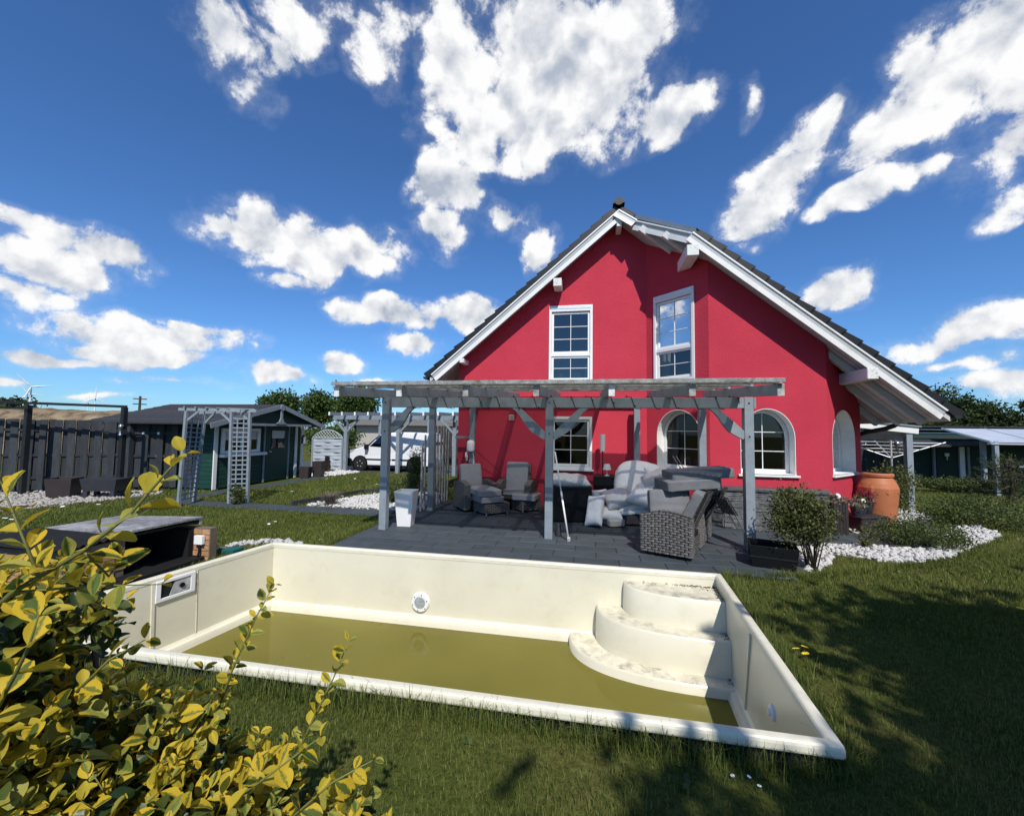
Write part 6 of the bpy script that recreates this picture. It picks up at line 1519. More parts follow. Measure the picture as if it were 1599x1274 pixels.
# ------------------------------------------------------------------ green shed
def shed():
    t = thing('garden_shed', 'dark green log shed with white trim and dark shingle gable roof', 'shed', (-9.7, 11.0, 0)); X = -9.72; Y0, Y1, YP = 9.38, 12.62, 11.12
    W0, W1 = 9.40, 12.65; E0, E1 = 8.72, 13.25; zp, ze = 2.36, 1.74
    def rz(y): return zp - (zp - ze) * abs(y - YP) / (YP - E0 if y < YP else E1 - YP)
    m = MB(); m.prism([(X, W0, 0), (X, W1, 0), (X, W1, rz(W1) - .05), (X, YP, zp - .06), (X, W0, rz(W0) - .05)], (-3.3, 0, 0)); m.build('core', M['green'], t, world=True)
    # log boards, front and near side
    for k in range(17):
        z0 = .02 + k * .112; z1 = z0 + .106
        ya, yb = W0, W1
        if z1 > rz(ya) - .06: ya = YP - (zp - .06 - z1) / (zp - ze) * (YP - E0); yb = YP + (zp - .06 - z1) / (zp - ze) * (E1 - YP)
        if yb - ya < .2: break
        m = MB(); m.box(X + .002, X + .026, ya, yb, z0, z1); m.build('log_board', M['green'], t, world=True, bevel=.008)
        if z1 < 1.8: m = MB(); m.box(X - 3.3, X + .02, W0 - .026, W0 - .002, z0, z1); m.build('log_board', M['green'], t, world=True, bevel=.008)
    # roof: two slopes with shingle courses
    for (ya, sg) in ((E0, 1), (E1, -1)):
        n = 9 if sg > 0 else 4; roof = None
        for k in range(n):
            y0 = ya + (YP - ya) * k / n; y1 = ya + (YP - ya) * (k + 1) / n; lift = .012
            m = MB(); m.prism([(X + .50, y0, rz(y0) + lift), (X + .50, y1 + sg*.02, rz(y1) + .004), (X + .50, y1, rz(y1) - .03), (X + .50, y0, rz(y0) - .03)], (-4.1, 0, 0)); m.build('shingle_course', M['shingle'], t, world=True)
    # bargeboards and gable ornament
    for ya in (E0, E1):
        m = MB(); m.bar((X + .515, ya, rz(ya) - .06), (X + .515, YP, zp - .06), .028, .13, up=(0, 0, 1)); m.build('bargeboard', M['grey'], t, world=True)
    m = MB(); m.box(X + .44, X + .50, 9.75, 12.55, 1.70, 1.77); m.build('collar_beam', M['grey'], t, world=True)
    m = MB(); m.prism([(X + .50, YP - .04, 1.76), (X + .50, YP - .22, 1.77), (X + .50, YP - .1, 1.83), (X + .50, YP - .04, 1.95), (X + .50, YP - .04, 2.3), (X + .50, YP + .04, 2.3), (X + .50, YP + .04, 1.95), (X + .50, YP + .1, 1.83), (X + .50, YP + .22, 1.77), (X + .50, YP + .04, 1.76)], (.03, 0, 0)); m.build('gable_ornament', M['grey'], t, world=True)
    m = MB(); m.tube([(X + .53, YP, 2.26), (X + .56, YP, 2.26)], .09, 18); m.build('gable_disc', M['grey'], t, world=True)
    m = MB(); m.prism([(X + .3, E0 + .35, rz(E0 + .35) - .05), (X + .3, YP, zp - .08), (X + .3, E1 - .35, rz(E1 - .35) - .05)], (.02, 0, 0)); m.build('gable_panel', M['green'], t, world=True)
    for y in (W0 - .05, 11.02, 12.05, 12.40, 12.70):
        w = .055 if y in (W0 - .05, 12.70, 12.40) else .03
        m = MB(); m.box(X + .03, X + .06, y - w, y + w, 0, 1.70); m.build('white_post', M['white'] if w > .05 else M['grey'], t, world=True, bevel=.004)
    # window with blind and sill
    m = MB()
    for (a, b, c, d) in ((9.50, 10.82, 1.53, 1.62), (9.50, 10.82, .93, 1.01), (9.50, 9.60, 1.01, 1.53), (10.72, 10.82, 1.01, 1.53), (10.13, 10.19, 1.01, 1.53)): m.box(X + .03, X + .08, a, b, c, d)
    w = m.build('window', M['white'], t, world=True, bevel=.004)
    m = MB(); m.box(X + .035, X + .045, 9.6, 10.72, 1.0, 1.54); m.build('pane', M['carglass'], w, world=True)
    m = MB(); m.box(X + .046, X + .05, 9.62, 10.70, 1.30, 1.52); m.build('blind', M['pillow_grey'], w, world=True)
    m = MB(); m.box(X + .03, X + .22, 9.46, 10.95, .84, .92); m.build('window_box', M['white'], w, world=True, bevel=.006)
    m = MB(); m.box(X + .028, X + .05, 11.08, 12.0, .04, 1.68); d = m.build('door', M['green'], t, world=True)
    m = MB(); m.box(X + .051, X + .062, 11.28, 11.84, 1.02, 1.58); m.build('door_window', M['carglass'], d, world=True)
    m = MB(); m.box(X + .063, X + .068, 11.30, 11.80, 1.32, 1.56); m.build('door_blind', M['pillow_grey'], d, world=True)
    m = MB(); m.tube([(X + .06, 11.16, .92), (X + .10, 11.16, .92), (X + .10, 11.26, .91)], .012, 8); m.build('door_handle', M['steel'], d, world=True)
    t = thing('post_lantern', 'small steel lantern on the shed front right of the door', 'lantern', (-9.5, 12.52, 1.25))
    m = MB(); m.box(-.05, .05, -.05, .05, -.12, .10); m.build('housing', M['steel'], t); m = MB(); m.lathe([(.09, .10), (.02, .17)], (0, 0, 0), 10); m.build('cap', M['steel'], t)
    for lab, x, y, h, r in (('tall dark pot by the right end of the green shed', -9.15, 12.92, .52, .17), ('short dark pot below the shed lantern', -9.30, 12.45, .36, .16)):
        t = thing('dark_pot', lab, 'pot', (x, y, 0), .2); tapered(r*.8, r, h).build('shell', M['brownplastic'], t, bevel=.004); m = MB(); m.box(-r*.9, r*.9, -r*.9, r*.9, h - .06, h - .05); m.build('soil', M['hutdark'], t)
shed()
# ------------------------------------------------------------------ trellis arch over the path
def trellis():
    t = thing('trellis_arch', 'grey wooden trellis arch over the garden path near the shed', 'trellis', (-7.9, 7.7, 0))
    A = [((-8.30, 7.22, 0), (-8.37, 7.34, 1.98)), ((-8.56, 7.80, 0), (-8.50, 7.90, 1.94))]
    B = [((-7.66, 7.80, 0), (-7.63, 7.72, 1.98)), ((-7.36, 7.97, 0), (-7.38, 7.95, 1.98))]
    for side in (A, B):
        (a0, a1), (b0, b1) = [[Vector(q) for q in s] for s in side]
        for p, q in ((a0, a1), (b0, b1)):
            m = MB(); m.bar(p, q, .055, .055, up=(1, 0, 0)); m.build('post', M['grey'], t, world=True, bevel=.003)
        for f in (.33, .67):
            p, q = a0.lerp(b0, f), a1.lerp(b1, f); m = MB(); m.bar(p.lerp(q, .06), p.lerp(q, .93), .016, .022, up=(1, 0, 0)); m.build('slat', M['grey'], t, world=True)
        for k in range(18):
            f = .06 + .87 * k / 17; m = MB(); m.bar(a0.lerp(a1, f), b0.lerp(b1, f), .016, .026); m.build('slat', M['grey'], t, world=True)
    for (p, q) in ((A[0][1], B[0][1]), (A[1][1], B[1][1])):
        p, q = Vector(p), Vector(q); d = (q - p).normalized(); m = MB(); m.bar(p - d*.14 + Vector((0, 0, .03)), q + d*.16 + Vector((0, 0, .03)), .045, .06); m.build('top_beam', M['grey'], t, world=True, bevel=.003)
        for s, e in ((p, d), (q, -d)):
            m = MB(); m.bar(s + Vector((0, 0, -.22)), s + e*.22 + Vector((0, 0, 0)), .03, .04); m.build('brace', M['grey'], t, world=True)
    for k in range(5):
        f = k / 4; p = Vector(A[0][1]).lerp(Vector(B[0][1]), f); q = Vector(A[1][1]).lerp(Vector(B[1][1]), f); d = (q - p).normalized()
        m = MB(); m.bar(p - d*.08 + Vector((0, 0, .075)), q + d*.08 + Vector((0, 0, .075)), .03, .028); m.build('crossbar', M['grey'], t, world=True)
trellis()
bush('climbing_stump', 'short mossy vine stump at the foot of the right trellis side', 'plant', (-7.45, 7.78, 0), (-7.45, 7.78, .22), (.16, .12, .2), 420, .05, 'leaf_old', k=14, stems=7, seed=21, stem_r=.018)

# ------------------------------------------------------------------ second pergola, screen, van
def carport():
    t = thing('carport_pergola', 'second grey pergola over the driveway behind the white planter', 'pergola', (-7.0, 14.6, 0))
    P = [(-9.37, 14.83), (-7.03, 14.55), (-4.75, 14.35)]
    for x, y in P:
        m = MB(); m.box(x - .065, x + .065, y - .065, y + .065, 0, 2.02); m.build('post', M['grey'], t, world=True, bevel=.005)
        for s in (-1, 1):
            m = MB(); m.bar((x + s*.03, y, 1.52), (x + s*.52, y, 2.03), .06, .09, up=(0, 1, 0)); m.build('brace', M['grey'], t, world=True)
        m = MB(); m.box(x - .05, x + .05, y - .10, y - .067, 1.78, 1.95); m.build('bracket_lamp', M['blackmetal'], t, world=True)
    m = MB(); m.bar((-10.0, 14.86, 2.09), (-3.4, 14.2, 2.09), .10, .16); m.build('front_beam', M['grey'], t, world=True, bevel=.004)
    m = MB(); m.bar((-10.0, 17.6, 2.15), (-3.4, 17.4, 2.15), .10, .16); m.build('rear_beam', M['grey'], t, world=True)
    for i in range(12):
        x = -9.95 + i*.58; y = 14.86 - (x + 10) * .1
        m = MB(); m.bar((x, y - .30, 2.235), (x, 17.9, 2.31), .06, .12); r = m.build('rafter', M['grey'], t, world=True)
        m = MB(); m.box(x - .033, x + .033, y - .308, y - .301, 2.17, 2.30); m.build('rafter_end', M['white'], r, world=True)
    for x, y in ((-9.4, 17.6), (-7.0, 17.5), (-4.7, 17.45)): m = MB(); m.box(x - .06, x + .06, y - .06, y + .06, 0, 2.07); m.build('post', M['grey'], t, world=True)
carport()
def screen():
    t = thing('lattice_screen', 'pale blue grey woven fence panel with arched lattice top', 'fence', (-10.1, 14.75, 0)); x0, x1, y = -10.78, -9.48, 14.78
    for x in (x0, x1):
        m = MB(); m.box(x - .03, x + .03, y - .03, y + .03, 0, 1.28); m.build('frame', M['grey'], t, world=True)
    n = 9
    for k in range(n):
        z = .06 + k * .132; vs = []; N_ = 20
        for i in range(N_ + 1):
            f = i / N_; xx = x0 + .03 + (x1 - x0 - .06) * f; yy = y + .022 * math.sin(f * math.pi * 3 + (math.pi if k % 2 else 0)); vs += [(xx, yy, z), (xx, yy, z + .124)]
        m = MB(); m.v = vs; m.f = [(2*i, 2*i+2, 2*i+3, 2*i+1) for i in range(N_)]; m.build('woven_slat', M['screen'], t, world=True)
    def topz(x): f = (x - x0) / (x1 - x0); return 1.30 + .30 * math.sin(math.pi * min(1, max(0, f)))**.8
    m = MB(); m.tube([(x0 + (x1 - x0)*i/16, y, topz(x0 + (x1 - x0)*i/16)) for i in range(17)], .018, 6); m.build('arch_rail', M['screen'], t, world=True)
    m = MB(); m.box(x0, x1, y - .02, y + .02, 1.27, 1.31); m.build('mid_rail', M['screen'], t, world=True)
    for s in (-1, 1):
        for k in range(-6, 16):
            xs = x0 + k * .13; pts = []
            for i in range(40):
                z = 1.30 + .32 * i / 39; x = xs + s * (z - 1.30) + (.0 if s > 0 else .3)
                if x0 < x < x1 and z < topz(x): pts.append((x, y + s*.006, z))
            if len(pts) > 4: m = MB(); m.bar(pts[0], pts[-1], .010, .022, up=(0, 1, 0)); m.build('lattice_slat', M['lattice'], t, world=True)
M['screen'] = mat('blue_grey_slat', (0.40, 0.45, 0.50), .6, .12, 5, .15, 40)
M['lattice'] = mat('pale_lattice', (0.52, 0.55, 0.48), .6, .1, 5)
screen()
def stump():
    m = MB(); m.lathe([(.13, 0), (.12, .1), (.14, .2), (.11, .3), (.13, .4), (.08, .47), (.10, .54), (.06, .6), (.02, .62)], (-9.75, 14.25, 0), 14); single('carved_stump', m, M['stump'], 'small carved log figure on white pebbles before the screen', 'sculpture', (-9.75, 14.25, 0), smooth=False)
stump()
def van():
    t = thing('delivery_van', 'white delivery van parked under the second pergola', 'van', (-7.6, 16.0, 0)); S = .86
    # side profile (x forward is -u): x from the front bumper, z
    prof = [(.10, .24), (.02, .42), (.00, .62), (.10, .80), (.30, .95), (.75, 1.06), (1.02, 1.14), (1.62, 1.66), (1.95, 1.76), (2.6, 1.80), (3.9, 1.77), (4.13, 1.68), (4.2, 1.2), (4.21, .5), (4.16, .26)]
    x0 = -9.62; yn, yf = 15.22, 16.75; L = lambda p, y: (x0 + p[0]*S, y, p[1]*S)
    bm = bmesh.new()
    secs = [(yn + .16, .90), (yn + .04, .985), (yn, 1.0), (yf, 1.0), (yf - 0, 1.0)]
    vs, fs = [], []; n = len(prof)
    def sec(y, tumble):
        return [(x0 + p[0]*S, y + (0 if p[1] < 1.0 else tumble * (p[1] - 1.0)), p[1]*S) for p in prof]
    A = sec(yn, .16); B = sec(yf, -.16)
    A2 = [(q[0] + (.03 if i < 5 else 0), q[1] + .05, q[2]) for i, q in enumerate(A)]
    m = MB(); m.add(A + B, [tuple(range(n))] + [tuple(range(2*n - 1, n - 1, -1))] + [(i, (i+1) % n, n + (i+1) % n, n + i) for i in range(n)])
    body = m.build('body', M['vanwhite'], t, world=True, bevel=.045, segs=3)
    def side(poly, d, name, material, parent=t, bevel=0):
        def yy(z): return yn + (0 if z < 1.0 else .16 * (z - 1.0)) - d
        m = MB(); m.add([(x0 + p[0]*S, yy(p[1]), p[1]*S) for p in poly], [tuple(range(len(poly)))]); return m.build(name, material, parent, world=True)
    side([(1.20, 1.12), (1.98, 1.10), (1.98, 1.62), (1.72, 1.62)], .006, 'side_window', M['carglass'])
    side([(1.04, 1.13), (1.16, 1.12), (1.62, 1.60), (1.60, 1.63)], .006, 'quarter_window', M['carglass'])
    m = MB(); m.add([(x0 + 1.06*S, yn + .12, 1.17*S), (x0 + 1.06*S, yf - .12, 1.17*S), (x0 + 1.58*S, yf - .2, 1.625*S), (x0 + 1.58*S, yn + .2, 1.625*S)], [(0, 1, 2, 3)]); m.v = [(x - .012, y, z + .014) for x, y, z in m.v]; m.build('windscreen', M['carglass'], t, world=True)
    m = MB(); m.box(x0 + 1.0*S, x0 + 2.3*S, yn - .012, yn - .002, .50*S, .56*S); m.box(x0 + 2.34*S, x0 + 3.3*S, yn - .012, yn - .002, .50*S, .56*S); m.build('side_moulding', M['black'], t, world=True)
    m = MB(); m.add([(x0 + a*S, yn - .004, b*S) for a, b in ((-.02, .18), (.42, .18), (.44, .40), (.30, .56), (.06, .60), (-.03, .45))] + [(x0 + a*S, yf + .004, b*S) for a, b in ((-.02, .18), (.42, .18), (.44, .40), (.30, .56), (.06, .60), (-.03, .45))], [(0,1,2,3,4,5), (11,10,9,8,7,6)] + [(i, (i+1) % 6, 6 + (i+1) % 6, 6 + i) for i in range(6)]); m.build('bumper', M['black'], t, world=True, bevel=.02)
    for y, s in ((yn - .004, 1), (yf + .004, -1)):
        m = MB(); m.prism([(x0 + a*S, y, b*S) for a, b in ((.05, .78), (.12, .90), (.50, 1.0), (.40, .88), (.16, .76))], (0, s*.03, 0)); m.build('headlight', M['headlamp'], t, world=True)
    m = MB(); m.obox((x0 + 1.12*S, yn - .10, 1.10*S), (.13, .17, .20)); m.build('wing_mirror', M['black'], t, world=True, bevel=.03)
    m = MB(); m.box(x0 + 1.86*S, x0 + 2.08*S, yn - .025, yn - .003, .86*S, .90*S); m.build('door_handle', M['black'], t, world=True)
    for x in (1.0, 2.14, 3.36):
        m = MB(); m.box(x0 + x*S - .004, x0 + x*S + .004, yn - .004, yn - .001, .30*S, 1.02*S); m.build('door_gap', M['hutdark'], t, world=True)
    m = MB(); m.box(x0 + .5*S, x0 + 3.9*S, yn + .03, yf - .03, .17*S, .26*S); m.build('sill', M['black'], t, world=True)
    for wx in (.76, 3.45):
        for y, s in ((yn, 1), (yf, -1)):
            c = Vector((x0 + wx*S, y + s*.075, .315*S)); ax = Vector((0, s, 0))
            m = MB(); m.tube([c - ax*.08, c + ax*.10], .385*S, 24); m.build('wheel_arch', M['black'], t, world=True)
            m = MB(); m.tube([c - ax*.095, c - ax*.085, c + ax*.08], [.28*S, .315*S, .315*S], 26); w = m.build('wheel', M['tyre'], t, world=True)
            m = MB(); m.tube([c - ax*.10, c - ax*.096], .20*S, 20); m.build('rim', M['blackmetal'], w, world=True)
            for k in range(5):
                a = k * 2*math.pi/5 + .2; e = c + Vector((math.cos(a)*.13*S, 0, math.sin(a)*.13*S)); m = MB(); m.tube([e - ax*.104, e - ax*.101], .03*S, 8); m.build('wheel_bolt', M['alu'], w, world=True)
van()

# ------------------------------------------------------------------ background
board_fence('board_fence', 'dark brown board fence with white brackets behind the van', [(-10.35, 19.2), (-3.0, 19.2)], 1.58, M['brownfence'], pitch=.30, w=.20)
def neighbour():
    t = thing('neighbour_garage', 'tan timber carport roof seen behind the van', 'carport', (-5.0, 23.0, 0))
    m = MB(); m.box(-7.5, -1.5, 22.5, 25, 0, 1.9); m.build('wall', M['wood_tan'], t, world=True)
    m = MB(); m.prism([(-8, 22.2, 2.0), (-1, 22.2, 2.0), (-1, 23.8, 2.45), (-8, 23.8, 2.45)], (0, 0, .06)); m.build('roof', M['roofgrey'], t, world=True)
    t = thing('neighbour_house', 'low grey roofed house beyond the brown fence', 'house', (-16.0, 34, 0))
    m = MB(); m.box(-20.5, -9, 34, 40, 0, 2.0); m.build('wall', M['gravel'], t, world=True)
    m = MB(); m.prism([(-21, 33.4, 2.0), (-21, 37, 3.1), (-21, 40.6, 2.0)], (12.6, 0, 0)); m.build('roof', M['roofgrey'], t, world=True)
neighbour()
def bank():
    n, k = 60, 6; vs = []
    for i in range(n + 1):
        f = i / n; x = -46 + 22*f; y = 12.5 + 7.6*f; h = (2.85 - .35*f + .2*mnoise.noise(Vector((f*9, 0, 0)))) * min(1, (1 - f) * 9)
        for j in range(k + 1):
            g_ = j / k; vs.append((x - g_*2.0, y + g_*4.5, max(-.1, (h * math.sin(math.pi/2 * min(1, g_*1.5))) + .12*mnoise.noise(Vector((f*30, g_*6, 1))))))
    m = MB(); m.v = vs; m.f = [(i*(k+1)+j, (i+1)*(k+1)+j, (i+1)*(k+1)+j+1, i*(k+1)+j+1) for i in range(n) for j in range(k)]
    tag(m.build('earth_bank', M['earth'], smooth=True), kind='structure')
bank()
TG = 'trees beyond the garden'
def dirpt(px_u, px_v, dist): return (px_u * dist, px_v * dist)
tree('round_tree', 'round leafy tree peeking above the green shed roof', (-28.2, 33.8, 0), 5, (-28.2, 33.8, 3.4), (1.75, 1.75, 1.75), 9000, .26, 'leaf_tree', seed=31, group=TG, k=80)
tree('round_tree', 'leafy tree behind the pergola end, nearer the shed', (-27.9, 39.0, 0), 5, (-27.9, 39.0, 3.6), (1.8, 1.8, 1.9), 8000, .28, 'leaf_tree', seed=32, group=TG, k=70)
tree('round_tree', 'tallest leafy tree rising behind the left end of the pergola', (-23.4, 38.5, 0), 6, (-23.4, 38.5, 4.0), (2.3, 2.1, 2.2), 11000, .28, 'leaf_tree', seed=33, group=TG, k=90)
tree('small_tree', 'bright green bush tree behind the lattice screen', (-15.4, 23.0, 0), 3, (-15.4, 23.0, 1.0), (1.7, 1.3, .95), 7000, .15, 'leaf_tree', seed=34, group=TG, k=70, trunk_r=.08)
tree('hedge_tree', 'dark shrub on the horizon left of the wind turbines', (-54, 29, 0), 4, (-54, 29, 2.4), (5.0, 2, 1.7), 5000, .4, 'leaf_dark', seed=35, group=TG, k=50)
DT = 'dark trees at the right'
tree('dark_tree', 'tall dark tree with spiky top behind the house corner at right', (20.5, 27.2, 0), 6, (20.2, 27.4, 2.6), (1.9, 1.8, 2.0), 15000, .16, 'leaf_dark', seed=41, group=DT, k=130, spread=.11)
tree('dark_tree', 'broad dark evergreen above the garden house roof', (22.2, 26.4, 0), 5, (22.2, 26.4, 1.9), (2.0, 1.6, 1.75), 13000, .16, 'leaf_dark', seed=42, group=DT, k=110, spread=.12)
tree('dark_tree', 'dark tree at the right edge of the picture', (24.6, 25.0, 0), 6, (24.6, 25.0, 2.2), (2.2, 1.8, 2.2), 11000, .18, 'leaf_dark', seed=43, group=DT, k=90, spread=.13)
tree('dark_tree', 'dark hedge tree seen under the eaves at right', (14.8, 24.0, 0), 4, (14.8, 24.0, 1.15), (2.3, 1.4, 1.15), 11000, .15, 'leaf_dark', seed=44, group=DT, k=90, spread=.14)
tree('dark_tree', 'dark tree filling the gap between lean-to and garden house', (18.0, 26.0, 0), 4, (18.0, 26.0, 1.45), (2.0, 1.5, 1.45), 10000, .16, 'leaf_dark', seed=45, group=DT, k=80, spread=.14)
# unseen trees, placed and shaped to throw shade over the right-hand lawn
SG = 'unseen trees shading the lawn'
tree('shade_tree', 'unseen leafy tree right of the lawn, shaped to shade the pool corner', (5.5, -.8, -.1), 7, (5.45, -.85, 4.6), (2.3, 1.75, 1.8), 40000, .25, 'leaf_tree', seed=51, group=SG, k=200, spread=.16)
tree('shade_tree', 'unseen leafy tree behind the viewpoint, added to shade the near lawn', (3.4, -3.9, -.1), 7, (3.35, -3.65, 5.0), (2.25, 1.6, 1.7), 36000, .25, 'leaf_tree', seed=52, group=SG, k=180, spread=.16)
tree('shade_tree', 'unseen leafy tree far right, added to darken the lawn', (9.2, .6, -.1), 7, (9.1, .6, 4.4), (2.6, 2.0, 2.0), 36000, .25, 'leaf_dark', seed=53, group=SG, k=180, spread=.16)
def turbine(label, d, dist, hub, rot, s, yaw=0):
    """d: direction on the ground (unit), hub height"""
    x, y = d[0]*dist, d[1]*dist; t = thing('wind_turbine', label, 'wind turbine', (x, y, 0), math.atan2(d[1], d[0]) - math.pi/2 + yaw, 'wind turbines on the horizon')
    m = MB(); m.tube([(0, 0, 0), (0, 0, hub)], [1.8*s, 1.0*s], 12); m.build('tower', M['turbine'], t)
    m = MB(); m.box(-1.4*s, 1.4*s, -3*s, 4*s, hub - 1.2*s, hub + 1.6*s); m.build('nacelle', M['turbine'], t)
    for k in range(3):
        a = R(rot + 120*k); dx, dz = math.sin(a), math.cos(a); m = MB(); c = Vector((0, -3.4*s, hub))
        m.tube([c, c + Vector((dx, 0, dz))*6*s, c + Vector((dx, 0, dz))*30*s], [.7*s, 1.4*s, .35*s], 8); m.build('blade', M['turbine'], t)
def tdir(x, y): l = math.hypot(x, y); return (x/l, y/l)
turbine('largest wind turbine on the horizon at far left', (-0.8655, 0.5009), 1800, 108, 80, 1.45)
turbine('wind turbine directly behind the largest one', (-0.8672, 0.4980), 2100, 102, 95, 1.3)
turbine('wind turbine with one blade pointing straight up', (-0.8272, 0.5620), 1900, 89, 1, 1.25)
turbine('smallest wind turbine, just left of the upright one', (-0.8317, 0.5553), 2600, 102, 4, 1.1)
def pylon():
    t = thing('utility_pole', 'thin utility pole standing on the horizon left of the shed roof', 'pole', (-0.794*160, 0.6079*160, 0))
    m = MB(); m.tube([(0, 0, 0), (0, 0, 10.2)], [.35, .28], 8); m.build('mast', M['bark'], t)
    for z in (9.4, 7.9):
        m = MB(); m.box(-1.5, 1.5, -.15, .15, z - .15, z + .15); o = m.build('crossarm', M['bark'], t); o.rotation_euler = (0, 0, .9)
pylon()

# ------------------------------------------------------------------ golden variegated shrub in the foreground
def leaf_shape(curl, fold, wd=.30, nl=6, nw=4):
    vs, uv = [], []
    for j in range(nl + 1):
        t = j / nl; w = wd * max(.03, math.sin(math.pi * min(1, t * .93 + .04)) ** .75) * (1 + .18 * (t - .5))
        for i in range(nw + 1):
            s = -1 + 2 * i / nw
            vs.append((s * w, t, fold * abs(s) * w * (1.4 if abs(s) > .6 else 1.0) - curl * t * t + .02 * math.sin(t * 9 + s * 2))); uv.append((.5 + s * .5, t))
    f = [(j*(nw+1) + i, j*(nw+1) + i + 1, (j+1)*(nw+1) + i + 1, (j+1)*(nw+1) + i) for j in range(nl) for i in range(nw)]
    return np.array(vs), np.array(f), np.array(uv)
def golden_shrub():
    base = Vector((-1.15, .85, -.1))
    t = thing('golden_shrub', 'yellow and green variegated shrub filling the lower left foreground', 'shrub', base)
    q = random.Random(12); leaves = []; CAM = Vector((0, 0, 1.65))
    shapes = [leaf_shape(c, f, w) for c, f, w in ((.10, .45, .31), (.22, .30, .34), (.04, .60, .24), (.34, .35, .28), (-.08, .7, .27), (.16, .2, .36))]
    def shoot(pts, size, n, thick=.004, whorl=2, start=.1, name='branch', build=True):
        pts = [Vector(p) for p in pts]; seg = [(pts[i+1] - pts[i]).length for i in range(len(pts) - 1)]; L = sum(seg)
        def at(s):
            s *= L
            for i, l in enumerate(seg):
                if s <= l or i == len(seg) - 1: return pts[i].lerp(pts[i+1], min(1, s / l)), (pts[i+1] - pts[i]).normalized()
                s -= l
        if build:
            m = MB(); m.tube(pts, [thick * (1 - .7 * i / (len(pts) - 1)) for i in range(len(pts))], 6); m.build(name, M['twig'], t, world=True, smooth=True)
        a0 = q.uniform(0, 6.28)
        for k in range(n):
            s = start + (1 - start) * k / max(1, n - 1); p, d = at(s); a0 += 1.57 + q.uniform(-.3, .3)
            sd = d.cross(Vector((0, 0, 1)) if abs(d.z) < .95 else Vector((1, 0, 0))).normalized(); u2 = sd.cross(d)
            for w in range(whorl if k < n - 1 else 3):
                a = a0 + w * (math.pi if whorl == 2 else 2.1); rad = sd * math.cos(a) + u2 * math.sin(a)
                ld = (rad * .95 + d * q.uniform(.35, .8) + Vector((0, 0, .1)) + Vector((q.uniform(-.25, .25), q.uniform(-.25, .25), q.uniform(-.2, .2)))).normalized()
                nr = (Vector((.1, -.3, .9)) + Vector((q.uniform(-.6, .6), q.uniform(-.6, .6), q.uniform(-.2, .4)))); nr = (nr - ld * nr.dot(ld)).normalized()
                sz = size * q.uniform(.55, 1.3) * (.62 if k == n - 1 else 1)
                leaves.append((p + rad * thick, ld, nr, sz, q.randrange(6)))
    shoot([(-1.22, .62, 1.21), (-1.095, .63, 1.325), (-.985, .667, 1.401), (-.924, .705, 1.472), (-.881, .739, 1.555), (-.865, .76, 1.594)], .056, 17, .006, start=.02)
    shoot([(-1.02, .622, 1.364), (-1.096, .622, 1.479), (-1.146, .629, 1.536)], .046, 6, .003)
    shoot([(-.985, .667, 1.401), (-.969, .704, 1.34), (-.999, .748, 1.364)], .05, 4, .003)
    shoot([(-1.095, .63, 1.325), (-1.0, .70, 1.32), (-.90, .76, 1.31)], .052, 4, .003)
    shoot([(-1.074, 1.073, .771), (-1.011, 1.074, .957), (-.959, 1.096, 1.098), (-.926, 1.118, 1.181)], .036, 18, .004, start=.05)
    shoot([(-.836, 1.073, .65), (-.768, 1.106, .826), (-.727, 1.129, .924), (-.693, 1.15, 1.026)], .038, 14, .004, start=.05)
    shoot([(-1.10, .596, 1.05), (-.98, .577, 1.218), (-.958, .578, 1.263), (-.941, .578, 1.319)], .055, 6, .004)
    shoot([(-1.094, .747, 1.07), (-1.048, .772, 1.129), (-1.0, .81, 1.16)], .05, 5, .004)
    shoot([(-.894, .906, .71), (-.757, .926, .811), (-.648, .962, .89)], .05, 6, .004)
    shoot([(-.80, 1.0, .60), (-.66, 1.04, .72), (-.56, 1.07, .77)], .05, 6, .004)
    blobs = [((-1.30, .80, .86), (.30, .26, .22)), ((-.93, .98, .62), (.26, .24, .17)), ((-1.30, .76, 1.20), (.20, .20, .15)), ((-1.30, .70, 1.05), (.22, .2, .2)), ((-.66, 1.08, .52), (.15, .18, .11)), ((-1.13, .93, .82), (.22, .2, .17)), ((-1.02, .80, .70), (.30, .22, .2)), ((-1.55, .9, .95), (.3, .3, .3))]
    for bi, (c, r) in enumerate(blobs):
        for k in range((60, 54, 26, 28, 26, 44, 50, 20)[bi]):
            d = Vector((q.gauss(0, 1), q.gauss(0, 1), q.gauss(0, 1) + .6)).normalized(); tip = Vector(c) + Vector((d.x*r[0], d.y*r[1], d.z*r[2])) * q.uniform(.75, 1.05)
            st = Vector(c) + Vector((d.x*r[0]*.1, d.y*r[1]*.1, d.z*r[2]*.1 - .06)); md = st.lerp(tip, .55) + Vector((q.uniform(-.03, .03), q.uniform(-.03, .03), .02))
            if (tip - CAM).length < .55: continue
            shoot([st, md, tip], q.uniform(.038, .056), q.randint(4, 6), .003, start=.35, name='twig', build=(k % 2 == 0))
    # main stems from the ground
    for bi, (c, r) in enumerate(blobs):
        for k in range(2):
            e = Vector(c) + Vector((q.uniform(-.1, .1), q.uniform(-.1, .1), 0)); b = base + Vector((q.uniform(-.12, .12), q.uniform(-.12, .12), 0))
            m = MB(); m.tube([b, b.lerp(e, .5) + Vector((0, 0, .06)), e], [.012, .009, .005], 7); m.build('stem', M['twigbrown'], t, world=True, smooth=True)
    def mtx(p, ld, nr, sz):
        x = ld.cross(nr).normalized(); M4 = Matrix((x, ld, nr)).transposed().to_4x4(); return Matrix.Translation(p - base) @ M4 @ Matrix.Scale(sz, 4)
    # order: nearest leaves are objects of their own, the rest one mesh
    leaves.sort(key=lambda l: (l[0] - CAM).length / l[3])
    mes = []
